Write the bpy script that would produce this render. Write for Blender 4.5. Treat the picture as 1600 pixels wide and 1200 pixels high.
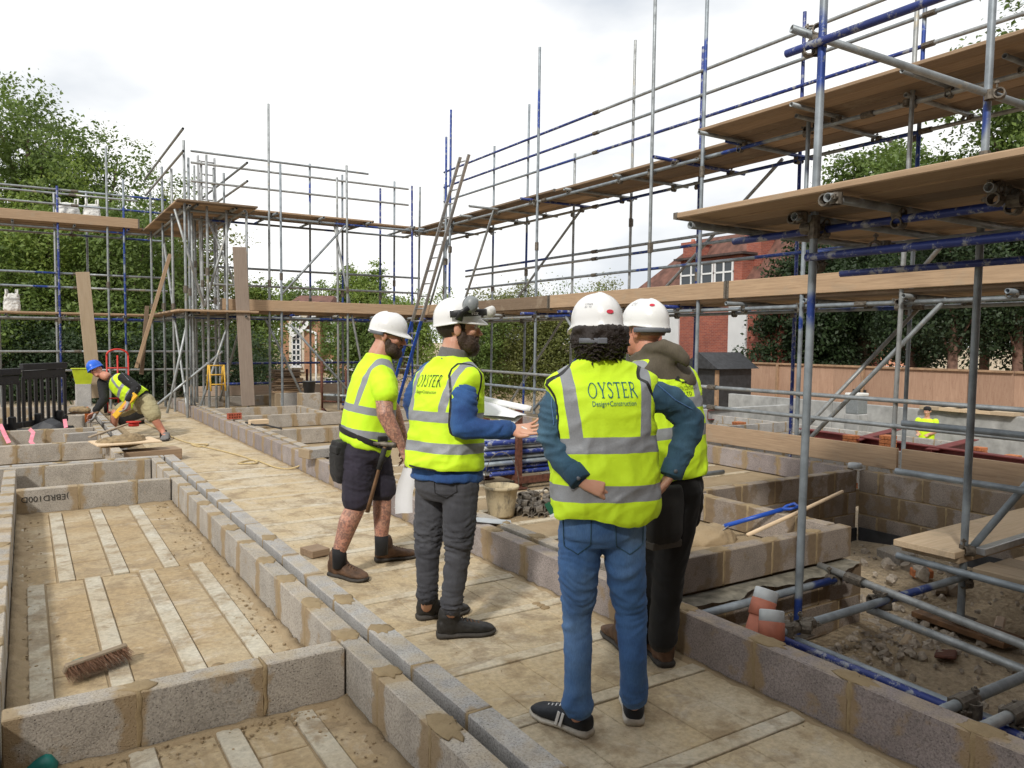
import bpy, bmesh, math, random
import numpy as np
from mathutils import Vector, Matrix, Euler, noise
random.seed(7); rng = np.random.default_rng(7)
scene = bpy.context.scene
for o in list(bpy.data.objects): bpy.data.objects.remove(o)
COL = scene.collection
pi = math.pi

# ------------------------------------------------------------------ camera
FWD = Vector((0.5335, 0.8440, -0.0557)); 
CAM = Vector((0.0, 0.0, 1.49)); FPX = 1200.0
def _cam_axes():
    vu = Vector((40-800, 527-600, FPX)).normalized(); vv = Vector((2690-800, 550-600, FPX))
    vv = (vv - vu*vu.dot(vv)).normalized(); n = vu.cross(vv)
    if n.y > 0: n = -n
    # rows: world Y (=vu), world X (=vv), world Z (=n) expressed in camera (right, down, forward)
    R = Vector((vv[0], vu[0], n[0])); D = Vector((vv[1], vu[1], n[1])); F = Vector((vv[2], vu[2], n[2]))
    return R, D, F
RT, DN, FW = _cam_axes()
cd = bpy.data.cameras.new('camera'); cam = bpy.data.objects.new('camera', cd); COL.objects.link(cam)
cd.sensor_width = 36.0; cd.lens = 27.0; cd.clip_start = 0.05; cd.clip_end = 3000
m = Matrix.Identity(4)
for i in range(3):
    m[i][0] = RT[i]; m[i][1] = -DN[i]; m[i][2] = -FW[i]; m[i][3] = CAM[i]
cam.matrix_world = m; scene.camera = cam

# ------------------------------------------------------------------ world, sun, exposure
SUN_FROM = Vector((-0.60, -0.48, 0.62)).normalized()
wd = bpy.data.worlds.new('World'); scene.world = wd; wd.use_nodes = True
nt = wd.node_tree; N = nt.nodes; L = nt.links; N.clear()
out = N.new('ShaderNodeOutputWorld'); bg = N.new('ShaderNodeBackground'); bg.inputs[1].default_value = 0.10
sky = N.new('ShaderNodeTexSky'); sky.sky_type = 'NISHITA'; sky.sun_disc = False
sky.sun_elevation = math.asin(SUN_FROM.z); sky.sun_rotation = math.atan2(SUN_FROM.x, SUN_FROM.y)
sky.air_density = 1.0; sky.dust_density = 2.0
tc = N.new('ShaderNodeTexCoord'); mp = N.new('ShaderNodeMapping'); mp.inputs['Scale'].default_value = (1, 1, 2.2); mp.inputs['Rotation'].default_value = (0, 0, 3.6)
L.new(tc.outputs['Generated'], mp.inputs[0])
nz = N.new('ShaderNodeTexNoise'); nz.inputs['Scale'].default_value = 2.3; nz.inputs['Detail'].default_value = 6; nz.inputs['Roughness'].default_value = 0.5
L.new(mp.outputs[0], nz.inputs['Vector'])
rp = N.new('ShaderNodeValToRGB'); rp.color_ramp.elements[0].position = 0.34; rp.color_ramp.elements[0].color = (6.8, 7.2, 7.7, 1)
rp.color_ramp.elements[1].position = 0.52; rp.color_ramp.elements[1].color = (10.6, 10.6, 10.5, 1)
L.new(nz.outputs['Fac'], rp.inputs[0])
nz2 = N.new('ShaderNodeTexNoise'); nz2.inputs['Scale'].default_value = 3.1; nz2.inputs['Detail'].default_value = 5
L.new(mp.outputs[0], nz2.inputs['Vector'])
rp2 = N.new('ShaderNodeValToRGB'); rp2.color_ramp.elements[0].position = 0.28; rp2.color_ramp.elements[0].color = (0.72,)*3+(1,)
rp2.color_ramp.elements[1].position = 0.42; rp2.color_ramp.elements[1].color = (1, 1, 1, 1)
L.new(nz2.outputs['Fac'], rp2.inputs[0])
mx = N.new('ShaderNodeMix'); mx.data_type = 'RGBA'
L.new(rp2.outputs[0], mx.inputs[0]); L.new(sky.outputs[0], mx.inputs[6]); L.new(rp.outputs[0], mx.inputs[7])
L.new(mx.outputs[2], bg.inputs[0]); L.new(bg.outputs[0], out.inputs[0])
sd = bpy.data.lights.new('sun', 'SUN'); sun = bpy.data.objects.new('sun', sd); COL.objects.link(sun)
sd.energy = 2.6; sd.angle = math.radians(5); sd.color = (1.0, 0.955, 0.88)
sun.rotation_euler = SUN_FROM.to_track_quat('Z', 'Y').to_euler()
vs = scene.view_settings; vs.view_transform = 'Standard'; vs.look = 'None'; vs.exposure = 0.18; vs.gamma = 1.0; vs.use_curve_mapping = False

# ------------------------------------------------------------------ placing helpers: a picture point met with a known plane of the site
def ray(x, y): return RT*(x-800) + DN*(y-600) + FW*FPX
def on_z(x, y, z): r = ray(x, y); return CAM + r*((z-CAM.z)/r.z)
def on_x(x, y, X): r = ray(x, y); return CAM + r*(X/r.x)
def on_y(x, y, Y): r = ray(x, y); return CAM + r*(Y/r.y)
def dep(x, y, d): return CAM + ray(x, y)*(d/FPX)

# ------------------------------------------------------------------ materials
MAT = {}
class NB:
    def __init__(s, name):
        s.m = bpy.data.materials.new(name); s.m.use_nodes = True; s.t = s.m.node_tree; s.N = s.t.nodes; s.N.clear()
        s.out = s.N.new('ShaderNodeOutputMaterial'); s.p = s.N.new('ShaderNodeBsdfPrincipled'); s.t.links.new(s.p.outputs[0], s.out.inputs[0])
        s.p.inputs['Roughness'].default_value = 0.8; MAT[name] = s.m; s._c = None
    def n(s, ty, **kw):
        o = s.N.new('ShaderNode'+ty)
        for k, v in kw.items(): setattr(o, k, v)
        return o
    def l(s, a, b): s.t.links.new(a, b)
    def coord(s, kind='Object'):
        if kind == 'World': return s.n('NewGeometry').outputs['Position']
        if s._c is None: s._c = s.n('TexCoord')
        return s._c.outputs[kind]
    def map(s, v, scale=(1,1,1), loc=(0,0,0)):
        a = s.n('Mapping'); a.inputs['Scale'].default_value = scale; a.inputs['Location'].default_value = loc; s.l(v, a.inputs[0]); return a.outputs[0]
    def shift(s, v, k=37.0):   # different grain on every object
        oi = s.n('ObjectInfo'); a = s.n('VectorMath', operation='ADD'); mu = s.n('Math', operation='MULTIPLY'); mu.inputs[1].default_value = k
        s.l(oi.outputs['Random'], mu.inputs[0]); s.l(v, a.inputs[0]); s.l(mu.outputs[0], a.inputs[1]); return a.outputs[0]
    def noise(s, v, sc, det=4, ro=0.55, dist=0):
        a = s.n('TexNoise'); a.inputs['Scale'].default_value = sc; a.inputs['Detail'].default_value = det; a.inputs['Roughness'].default_value = ro
        a.inputs['Distortion'].default_value = dist; s.l(v, a.inputs['Vector']); return a.outputs['Fac']
    def voro(s, v, sc, out='Distance', feature='F1'):
        a = s.n('TexVoronoi', feature=feature); a.inputs['Scale'].default_value = sc; s.l(v, a.inputs['Vector']); return a.outputs[out]
    def ramp(s, f, *st):
        a = s.n('ValToRGB'); e = a.color_ramp.elements
        while len(e) < len(st): e.new(0.5)
        for q, (p, c) in zip(e, st):
            q.position = p; q.color = (c,)*3+(1,) if isinstance(c, (int, float)) else tuple(c)+(1,)
        s.l(f, a.inputs[0]); return a.outputs[0]
    def mix(s, f, a, b, mode='MIX'):
        o = s.n('Mix', data_type='RGBA', blend_type=mode)
        for v, k in ((f, 0), (a, 6), (b, 7)):
            if isinstance(v, (int, float)): o.inputs[k].default_value = v if k == 0 else (v,)*3+(1,)
            elif isinstance(v, tuple): o.inputs[k].default_value = v+(1,)
            else: s.l(v, o.inputs[k])
        return o.outputs[2]
    def math(s, op, a, b=None, c=None, clamp=False):
        o = s.n('Math', operation=op, use_clamp=clamp)
        for i, v in enumerate((a, b, c)):
            if v is None: continue
            if isinstance(v, (int, float)): o.inputs[i].default_value = v
            else: s.l(v, o.inputs[i])
        return o.outputs[0]
    def xyz(s, v):
        o = s.n('SeparateXYZ'); s.l(v, o.inputs[0]); return o.outputs
    def rand(s): return s.n('ObjectInfo').outputs['Random']
    def col(s, c):
        if isinstance(c, tuple): s.p.inputs['Base Color'].default_value = c+(1,)
        else: s.l(c, s.p.inputs['Base Color'])
        return s
    def rough(s, r):
        if isinstance(r, (int, float)): s.p.inputs['Roughness'].default_value = r
        else: s.l(r, s.p.inputs['Roughness'])
        return s
    def bump(s, h, st=0.4, d=0.01):
        b = s.n('Bump'); b.inputs['Strength'].default_value = st; b.inputs['Distance'].default_value = d; s.l(h, b.inputs['Height']); s.l(b.outputs[0], s.p.inputs['Normal']); return s

def simple(name, c, r=0.7, metal=0.0, var=0.12, sc=14, bump=0.15, coord='Object'):
    b = NB(name); v = b.shift(b.coord(coord)) if coord == 'Object' else b.coord('World')
    f = b.noise(v, sc, 5); k = b.ramp(f, (0.3, 1-var*1.6), (0.7, 1+var))
    b.col(b.mix(1.0, c, k, 'MULTIPLY')).rough(r); b.p.inputs['Metallic'].default_value = metal
    if bump: b.bump(b.noise(v, sc*4, 4), bump, 0.004)
    return b.m

def block_mat(name, base, warm, stain=0.5, och0=(0.23, 0.150, 0.068), och1=(0.34, 0.25, 0.135)):
    b = NB(name); o = b.coord(); v = b.shift(o); x = b.xyz(o); r = b.rand()
    c = b.mix(r, base, warm)
    c = b.mix(1.0, c, b.ramp(b.noise(v, 6, 4), (0.3, 0.8), (0.72, 1.14)), 'MULTIPLY')
    pit = b.voro(v, 74); sp = b.noise(v, 130, 3, 0.7)
    c = b.mix(1.0, c, b.ramp(sp, (0.32, 0.58), (0.5, 1.0), (0.70, 1.25)), 'MULTIPLY')
    c = b.mix(b.ramp(pit, (0.08, 0.8), (0.2, 0.0)), c, (0.07, 0.062, 0.052))
    # mortar daubed round the ends and splashed over the faces
    ax = b.math('ABSOLUTE', x[0]); nn = b.noise(v, 11, 4, 0.6)
    e = b.math('ADD', b.math('MULTIPLY', nn, 0.16), ax)
    lim = b.math('MULTIPLY_ADD', b.math('FRACT', b.math('MULTIPLY', r, 7.3)), 0.06, 0.238-0.05*stain)
    st = b.math('MULTIPLY', b.math('SUBTRACT', e, lim), 38.0, clamp=True)
    spl = b.ramp(b.noise(b.shift(o, 91), 5.5, 5, 0.62), (0.62-0.06*stain, 0.0), (0.70-0.05*stain, 0.8))
    st = b.math('MAXIMUM', st, spl)
    och = b.mix(b.noise(v, 30, 3), och0, och1)
    c = b.mix(b.math('MULTIPLY', st, 0.8), c, och)
    up = b.xyz(b.n('NewGeometry').outputs['Normal'])[2]
    dust = b.math('MULTIPLY', b.math('MULTIPLY', up, b.ramp(b.noise(b.coord('World'), 9, 5), (0.4, 0.0), (0.65, 1.0))), 0.45, clamp=True)
    c = b.mix(dust, c, (0.44, 0.35, 0.22))
    b.col(c).rough(0.93)
    h = b.math('SUBTRACT', b.math('MULTIPLY', sp, 0.8), b.ramp(pit, (0.0, 1.0), (0.22, 0.0)))
    b.bump(h, 0.75, 0.006)
block_mat('block', (0.335, 0.31, 0.275), (0.41, 0.37, 0.32), 0.5)
block_mat('block_pink', (0.24, 0.205, 0.20), (0.32, 0.28, 0.265), 0.45)
block_mat('block_dirty', (0.21, 0.17, 0.135), (0.33, 0.285, 0.25), 1.3, (0.12, 0.078, 0.038), (0.24, 0.165, 0.085))
block_mat('block_clean', (0.35, 0.34, 0.33), (0.41, 0.40, 0.385), -0.2)
b = NB('mortar'); v = b.coord('World')
b.col(b.mix(b.noise(v, 16, 5), (0.20, 0.14, 0.072), (0.37, 0.285, 0.165))).rough(0.95).bump(b.noise(v, 60, 5, 0.7), 0.7, 0.008)

def floor_mat(name, base, white, dusty):
    b = NB(name); w = b.coord('World'); o = b.coord(); r = b.rand()
    c = b.mix(b.math('MULTIPLY', r, 0.6), base, white)
    c = b.mix(b.ramp(b.noise(w, 1.7, 6, 0.62, 0.4), (0.36, 0.0), (0.58, 0.85)), c, dusty)
    c = b.mix(b.ramp(b.noise(w, 5.2, 6, 0.65), (0.50, 0.0), (0.66, 0.8)), c, (0.27, 0.195, 0.11)); c = b.mix(b.ramp(b.noise(b.map(w, (1, 1, 1), (5, 3, 0)), 2.6, 7, 0.7, 1.0), (0.54, 0.0), (0.62, 0.55)), c, (0.235, 0.175, 0.11)); c = b.mix(b.ramp(b.noise(b.map(w, (1, 1, 1), (9, 1, 0)), 3.4, 6, 0.7, .6), (0.56, 0.0), (0.66, 0.6)), c, (0.52, 0.46, 0.37))
    c = b.mix(1.0, c, b.ramp(b.noise(w, 38, 4, 0.7), (0.25, 0.72), (0.7, 1.16)), 'MULTIPLY')
    c = b.mix(b.ramp(b.voro(b.map(w, (1, 1.6, 1)), 26), (0.05, 0.55), (0.13, 0.0)), c, (0.19, 0.135, 0.07))
    b.col(c).rough(0.94)
    b.bump(b.math('ADD', b.noise(w, 42, 5, 0.7), b.math('MULTIPLY', b.noise(w, 6, 4), 1.4)), 0.6, 0.010)
floor_mat('floor_block', (0.49, 0.415, 0.295), (0.57, 0.505, 0.39), (0.475, 0.37, 0.22))
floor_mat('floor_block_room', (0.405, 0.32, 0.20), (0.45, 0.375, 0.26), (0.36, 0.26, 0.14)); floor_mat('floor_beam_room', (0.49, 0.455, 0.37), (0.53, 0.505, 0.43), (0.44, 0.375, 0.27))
floor_mat('floor_beam', (0.54, 0.49, 0.39), (0.58, 0.545, 0.455), (0.50, 0.42, 0.29))
b = NB('sand'); w = b.coord('World')
c = b.mix(b.noise(w, 7, 6, 0.6), (0.25, 0.18, 0.10), (0.40, 0.31, 0.195))
b.col(b.mix(b.ramp(b.voro(w, 60), (0.05, 0.5), (0.14, 0.0)), c, (0.2, 0.14, 0.07))).rough(0.96).bump(b.noise(w, 50, 5, 0.75), 0.8, 0.012)
b = NB('earth'); w = b.coord('World')
c = b.mix(b.ramp(b.noise(w, 1.1, 6, 0.6), (0.35, 0.0), (0.65, 1.0)), (0.36, 0.28, 0.18), (0.52, 0.42, 0.29))
c = b.mix(b.ramp(b.voro(w, 22), (0.1, 0.6), (0.25, 0.0)), c, (0.42, 0.36, 0.28))
b.col(b.mix(1.0, c, b.ramp(b.noise(w, 30, 5, 0.7), (0.3, 0.7), (0.7, 1.15)), 'MULTIPLY')).rough(0.97).bump(b.math('ADD', b.noise(w, 25, 6, 0.75), b.voro(w, 22)), 0.9, 0.03)

b = NB('galvanised'); w = b.coord('World'); r = b.rand()
c = b.mix(r, (0.25, 0.28, 0.30), (0.36, 0.375, 0.375)); nn = b.noise(w, 9, 6, 0.65)
c = b.mix(1.0, c, b.ramp(nn, (0.3, 0.62), (0.7, 1.22)), 'MULTIPLY')
c = b.mix(b.ramp(b.noise(w, 3.3, 5, 0.7), (0.60, 0.0), (0.66, 0.55)), c, (0.42, 0.36, 0.25))
b.col(c).rough(b.ramp(nn, (0.3, 0.62), (0.7, 0.42))); b.p.inputs['Metallic'].default_value = 0.45; b.bump(b.noise(w, 60, 3), 0.12, 0.002)
b = NB('blue_tube'); w = b.coord('World')
wear = b.ramp(b.noise(b.map(w, (1, 1, 1)), 13, 7, 0.72), (0.53, 0.0), (0.60, 0.9))
c = b.mix(wear, (0.016, 0.036, 0.20), (0.32, 0.34, 0.37)); c = b.mix(1.0, c, b.ramp(b.noise(w, 4, 4), (0.3, 0.7), (0.7, 1.2)), 'MULTIPLY')
b.col(c).rough(0.45); b.p.inputs['Metallic'].default_value = 0.15
b = NB('part_blue_tube'); w = b.coord('World')
band = b.ramp(b.noise(w, 0.75, 2, 0.5), (0.55, 0.0), (0.565, 1.0)); wear = b.ramp(b.noise(w, 15, 7, 0.72), (0.55, 1.0), (0.62, 0.0))
c = b.mix(b.math('MULTIPLY', band, wear), (0.26, 0.30, 0.335), (0.020, 0.055, 0.26)); c = b.mix(1.0, c, b.ramp(b.noise(w, 9, 5), (0.3, 0.65), (0.7, 1.2)), 'MULTIPLY')
b.col(c).rough(0.5); b.p.inputs['Metallic'].default_value = 0.3
simple('coupler', (0.16, 0.14, 0.115), 0.6, 0.5, 0.35, 40)
simple('rust', (0.13, 0.05, 0.032), 0.8, 0.2, 0.35, 30)
simple('red_steel', (0.17, 0.030, 0.028), 0.6, 0.1, 0.2, 8)
def wood_mat(name, a, c2, dark=0.5, sc=1.0):
    b = NB(name); o = b.shift(b.coord(), 53.0); r = b.rand()
    g = b.noise(b.map(o, (1.2*sc, 26*sc, 26*sc)), 2.4, 6, 0.62, 0.6); c = b.mix(b.ramp(g, (0.3, 0.0), (0.68, 1.0)), a, c2)
    c = b.mix(1.0, c, b.mix(r, (0.48, 0.465, 0.46), (1.30, 1.22, 1.13)), 'MULTIPLY')
    k = b.voro(b.map(o, (0.7, 4.5, 4.5)), 1.5); c = b.mix(b.ramp(k, (0.035, dark), (0.09, 0.0)), c, (0.10, 0.05, 0.025))
    c = b.mix(b.ramp(b.noise(o, 4.5, 5, 0.65), (0.55, 0.0), (0.74, 0.55)), c, (0.34, 0.28, 0.205))
    b.col(c).rough(0.85).bump(g, 0.35, 0.004)
wood_mat('board', (0.27, 0.195, 0.13), (0.40, 0.30, 0.205))
wood_mat('board_weathered', (0.42, 0.335, 0.27), (0.54, 0.455, 0.38))
wood_mat('timber_pale', (0.46, 0.365, 0.25), (0.57, 0.475, 0.35), 0.3)
b = NB('plywood'); o = b.shift(b.coord(), 17.0)
g = b.noise(b.map(o, (9, 9, 1.1)), 1.6, 6, 0.6, 1.2); c = b.mix(b.ramp(g, (0.3, 0), (0.7, 1)), (0.31, 0.185, 0.125), (0.41, 0.265, 0.185))
c = b.mix(b.ramp(b.noise(o, 14, 4, 0.8), (0.60, 0), (0.68, 0.6)), c, (0.22, 0.11, 0.07)); b.col(b.mix(1.0, c, b.mix(b.rand(), 0.85, 1.1), 'MULTIPLY')).rough(0.85)
simple('hoarding_timber', (0.34, 0.215, 0.13), 0.85, 0, 0.2, 6)
simple('concrete', (0.33, 0.335, 0.33), 0.9, 0, 0.22, 3, 0.3, 'World')
simple('lintel_grey', (0.36, 0.36, 0.36), 0.85, 0, 0.12, 9)
simple('black_plastic', (0.018, 0.019, 0.022), 0.42, 0, 0.2, 10)
simple('black_rubber', (0.022, 0.022, 0.022), 0.8, 0, 0.3, 20)
simple('dark_sheet', (0.035, 0.037, 0.042), 0.55, 0, 0.3, 8)
simple('white_bag', (0.70, 0.70, 0.68), 0.75, 0, 0.10, 9, 0.4)
simple('white_plastic', (0.66, 0.66, 0.64), 0.5, 0, 0.08, 9)
simple('paper', (0.80, 0.81, 0.84), 0.7, 0, 0.04, 5, 0.0)
simple('terracotta', (0.40, 0.135, 0.085), 0.65, 0, 0.15, 12)
simple('grey_cap', (0.42, 0.45, 0.47), 0.55, 0, 0.12, 12)
simple('red_brick', (0.36, 0.085, 0.045), 0.9, 0, 0.25, 25)
simple('orange_brick', (0.46, 0.16, 0.06), 0.9, 0, 0.25, 25)
simple('yellow_plastic', (0.75, 0.42, 0.015), 0.5, 0, 0.12, 10)
simple('yellow_paint', (0.62, 0.36, 0.04), 0.6, 0, 0.2, 10)
simple('orange_plastic', (0.85, 0.20, 0.02), 0.5, 0, 0.1, 10)
simple('red_plastic', (0.55, 0.03, 0.02), 0.5, 0, 0.1, 10)
simple('lime_plastic', (0.42, 0.50, 0.02), 0.5, 0, 0.1, 10)
simple('teal_plastic', (0.01, 0.17, 0.15), 0.4, 0, 0.2, 12)
simple('blue_plastic', (0.012, 0.075, 0.42), 0.42, 0, 0.15, 12)
simple('pink_tape', (0.78, 0.25, 0.32), 0.5, 0, 0.2, 8)
simple('rope', (0.50, 0.39, 0.20), 0.9, 0, 0.2, 60)
simple('stone', (0.38, 0.33, 0.27), 0.95, 0, 0.3, 20, 0.5)
simple('aluminium', (0.45, 0.46, 0.47), 0.4, 0.7, 0.12, 20)
simple('wet_mortar', (0.27, 0.195, 0.105), 0.75, 0, 0.25, 14, 0.8)
simple('damp_membrane', (0.24, 0.225, 0.18), 0.55, 0, 0.35, 12, 0.5)
b = NB('bucket'); o = b.coord(); w = b.coord('World')
b.col(b.mix(b.ramp(b.noise(b.map(o, (1, 1, 0.35)), 16, 6, 0.7), (0.30, 0.0), (0.50, 1.0)), (0.10, 0.09, 0.07), (0.46, 0.385, 0.25))).rough(0.85).bump(b.noise(o, 30, 5), 0.6, 0.006)

# ------------------------------------------------------------------ mesh helpers
class MB:
    def __init__(s): s.v = []; s.f = []
    def add(s, vs, fs):
        k = len(s.v); s.v += [Vector(p) for p in vs]; s.f += [tuple(i+k for i in f) for f in fs]; return s
    def box(s, c, d, rot=None):
        hx, hy, hz = d[0]/2, d[1]/2, d[2]/2; R = rot.to_matrix() if isinstance(rot, Euler) else rot
        vs = [Vector((x, y, z)) for x in (-hx, hx) for y in (-hy, hy) for z in (-hz, hz)]
        if R is not None: vs = [R @ q for q in vs]
        c = Vector(c)
        return s.add([q+c for q in vs], [(0,1,3,2),(4,6,7,5),(0,4,5,1),(2,3,7,6),(0,2,6,4),(1,5,7,3)])
    def bbox(s, c, d, bev=0.004, rot=None):     # box with chamfered edges
        bm = bmesh.new(); bmesh.ops.create_cube(bm, size=1.0)
        for q in bm.verts: q.co = Vector((q.co.x*d[0], q.co.y*d[1], q.co.z*d[2]))
        bmesh.ops.bevel(bm, geom=list(bm.edges), offset=bev, segments=1, affect='EDGES')
        R = rot.to_matrix() if isinstance(rot, Euler) else rot; c = Vector(c); bm.verts.index_update()
        vs = [(R @ q.co if R is not None else q.co.copy())+c for q in bm.verts]; fs = [tuple(q.index for q in f.verts) for f in bm.faces]; bm.free()
        return s.add(vs, fs)
    def tube(s, pts, rad, seg=10, caps=True, ref=None):   # rad: number, list, or list of (a,b) with a along ref
        pts = [Vector(p) for p in pts]; n = len(pts); k = len(s.v)
        if not isinstance(rad, (list, tuple)): rad = [rad]*n
        prev = None
        for i, p in enumerate(pts):
            t = (pts[min(i+1, n-1)]-pts[max(i-1, 0)]).normalized()
            if ref is not None:
                a = Vector(ref); a = (a-t*a.dot(t)); a = a.normalized() if a.length > 1e-5 else t.orthogonal().normalized()
            else:
                a = prev if prev is not None else t.orthogonal().normalized(); a = (a-t*a.dot(t)).normalized()
            prev = a; bb = t.cross(a); r = rad[i]; ra, rb = (r if isinstance(r, (list, tuple)) else (r, r))
            for j in range(seg):
                th = 2*pi*j/seg; s.v.append(p+a*(ra*math.cos(th))+bb*(rb*math.sin(th)))
        for i in range(n-1):
            for j in range(seg):
                j2 = (j+1) % seg; s.f.append((k+i*seg+j, k+i*seg+j2, k+(i+1)*seg+j2, k+(i+1)*seg+j))
        if caps:
            s.f.append(tuple(k+j for j in reversed(range(seg)))); s.f.append(tuple(k+(n-1)*seg+j for j in range(seg)))
        return s
    def rings(s, rings, caps=True, close=True):   # loft through rings of equal length
        k = len(s.v); n = len(rings[0])
        for r in rings: s.v += [Vector(p) for p in r]
        for i in range(len(rings)-1):
            for j in range(n if close else n-1):
                j2 = (j+1) % n; s.f.append((k+i*n+j, k+i*n+j2, k+(i+1)*n+j2, k+(i+1)*n+j))
        if caps:
            s.f.append(tuple(k+j for j in reversed(range(n)))); s.f.append(tuple(k+(len(rings)-1)*n+j for j in range(n)))
        return s
    def ell(s, c, r, R=None, seg=16, st=10):
        c = Vector(c); rg = []
        for i in range(1, st):
            a = pi*i/st; rr = []
            for j in range(seg):
                t = 2*pi*j/seg; q = Vector((r[0]*math.sin(a)*math.cos(t), r[1]*math.sin(a)*math.sin(t), -r[2]*math.cos(a)))
                rr.append((R @ q if R is not None else q)+c)
            rg.append(rr)
        return s.rings(rg)
    def mesh(s, name='mesh', smooth=False):
        me = bpy.data.meshes.new(name); me.from_pydata([tuple(q) for q in s.v], [], s.f); me.update()
        bm = bmesh.new(); bm.from_mesh(me); bmesh.ops.recalc_face_normals(bm, faces=bm.faces); bm.to_mesh(me); bm.free()
        if smooth: me.polygons.foreach_set('use_smooth', [True]*len(me.polygons))
        return me
def setmat(me, mat):
    if isinstance(mat, str): mat = MAT[mat]
    me.materials.clear(); me.materials.append(mat); return me
def tag(o, label=None, cat=None, group=None, kind=None):
    if label: o['label'] = label
    if cat: o['category'] = cat
    if group: o['group'] = group
    if kind: o['kind'] = kind
    return o
def thing(name, label, cat, loc=(0,0,0), group=None):
    o = bpy.data.objects.new(name, None); COL.objects.link(o); o.location = loc; o.empty_display_size = 0.1
    return tag(o, label, cat, group)
def origin(o):
    p = Vector((0, 0, 0))
    while o is not None: p += o.location; o = o.parent
    return p
def part(name, me, parent, loc=None, rot=None, scale=None, mat=None):
    """child object; loc is a world point (parents are never rotated). loc None: mesh already in world coordinates"""
    if mat is not None: setmat(me, mat)
    o = bpy.data.objects.new(name, me); COL.objects.link(o); o.parent = parent
    base = origin(parent) if parent is not None else Vector((0,0,0))
    o.location = (Vector(loc) if loc is not None else Vector((0,0,0)))-base
    if rot is not None: o.rotation_euler = rot if isinstance(rot, Euler) else (rot.to_euler() if isinstance(rot, Matrix) else Euler(rot))
    if scale is not None: o.scale = scale
    return o
def recenter(me):
    vs = np.empty(len(me.vertices)*3); me.vertices.foreach_get('co', vs); vs = vs.reshape(-1, 3)
    c = (vs.min(0)+vs.max(0))/2; c[2] = vs[:, 2].min(); vs -= c; me.vertices.foreach_set('co', vs.ravel()); me.update(); return Vector(c)
def solo(name, mb, mat, label, cat, group=None, smooth=False, kind=None):
    me = mb.mesh(name, smooth) if isinstance(mb, MB) else mb
    setmat(me, mat); c = recenter(me); o = bpy.data.objects.new(name, me); COL.objects.link(o); o.location = c
    return tag(o, label, cat, group, kind)
def structure(name, mb, mat, smooth=False):
    me = mb.mesh(name, smooth); setmat(me, mat); o = bpy.data.objects.new(name, me); COL.objects.link(o); o['kind'] = 'structure'; return o
def rot_to(d):   # matrix turning +Z onto d
    return Vector(d).to_track_quat('Z', 'Y').to_matrix()
def rot_x_to(d, up=(0,0,1)):
    x = Vector(d).normalized(); y = Vector(up).cross(x).normalized(); z = x.cross(y); return Matrix((x, y, z)).transposed()
# ================================================================== ground and floors
g = MB()
xs = [-900, -7.5, 9.6, 25.15, 900]; ys = [-900, -9.0, 24.0, 75.0, 900]
def gzone(i, j):
    if i == 2 and j in (1, 2): return -2.1
    if i == 3: return -0.9
    return -0.5
for i in range(4):
    for j in range(4):
        z = gzone(i, j); nx = 1 if i in (0, 3) else 12; ny = 1 if j in (0, 3) else 14
        if i == 1 and j == 1: nx, ny = 60, 110
        k = len(g.v)
        for a in range(nx+1):
            for c in range(ny+1):
                X = xs[i]+(xs[i+1]-xs[i])*a/nx; Y = ys[j]+(ys[j+1]-ys[j])*c/ny
                e = 0.0 if a in (0, nx) or c in (0, ny) else 0.09*noise.noise(Vector((X*1.1, Y*1.1, 3)))+0.03*noise.noise(Vector((X*4, Y*4, 1)))
                g.v.append(Vector((X, Y, z+e)))
        for a in range(nx):
            for c in range(ny):
                q = k+a*(ny+1)+c; g.f.append((q, q+ny+1, q+ny+2, q+1))
# the steps between the levels
for x0, y0, x1, y1, za, zb in ((9.6,-9,9.6,75,-.5,-2.1),(25.15,-9,25.15,75,-2.1,-.9),(9.6,-9,25.15,-9,-.5,-2.1),(9.6,75,25.15,75,-.5,-2.1),(25.15,-900,25.15,-9,-.5,-.9),(25.15,75,25.15,900,-.5,-.9)):
    g.add([(x0,y0,za),(x1,y1,za),(x1,y1,zb),(x0,y0,zb)], [(0,1,2,3)])
structure('ground', g, 'earth')
fl = MB()
for x0, x1, y0, y1 in ((-7.0, 2.62, -4.0, 18.3), (2.60, 4.9, 3.3, 18.3), (4.9, 7.3, 4.75, 18.3)):
    fl.box(((x0+x1)/2, (y0+y1)/2, -0.10), (x1-x0-.004, y1-y0-.004, 0.18))
FLOOR = structure('floor', fl, 'sand')
_bx = {}
def box_mesh(d, bev=0.004, key=''):
    k = (round(d[0],3), round(d[1],3), round(d[2],3), bev, key)
    if k not in _bx: _bx[k] = MB().bbox((0,0,0), d, bev).mesh('piece')
    return _bx[k]
def fpiece(name, x0, x1, y0, y1, z, mat):
    if x1-x0 < 0.03 or y1-y0 < 0.03: return
    d = (round(x1-x0, 2)-.003, round(y1-y0, 2)-.003, 0.06); me = box_mesh(d, 0.003, mat); setmat(me, mat)
    return part(name, me, FLOOR, ((x0+x1)/2, (y0+y1)/2, z-0.03+random.uniform(-.0015, .0015)), rot=(random.uniform(-.003,.003), random.uniform(-.003,.003), random.uniform(-.004,.004)))
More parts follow.
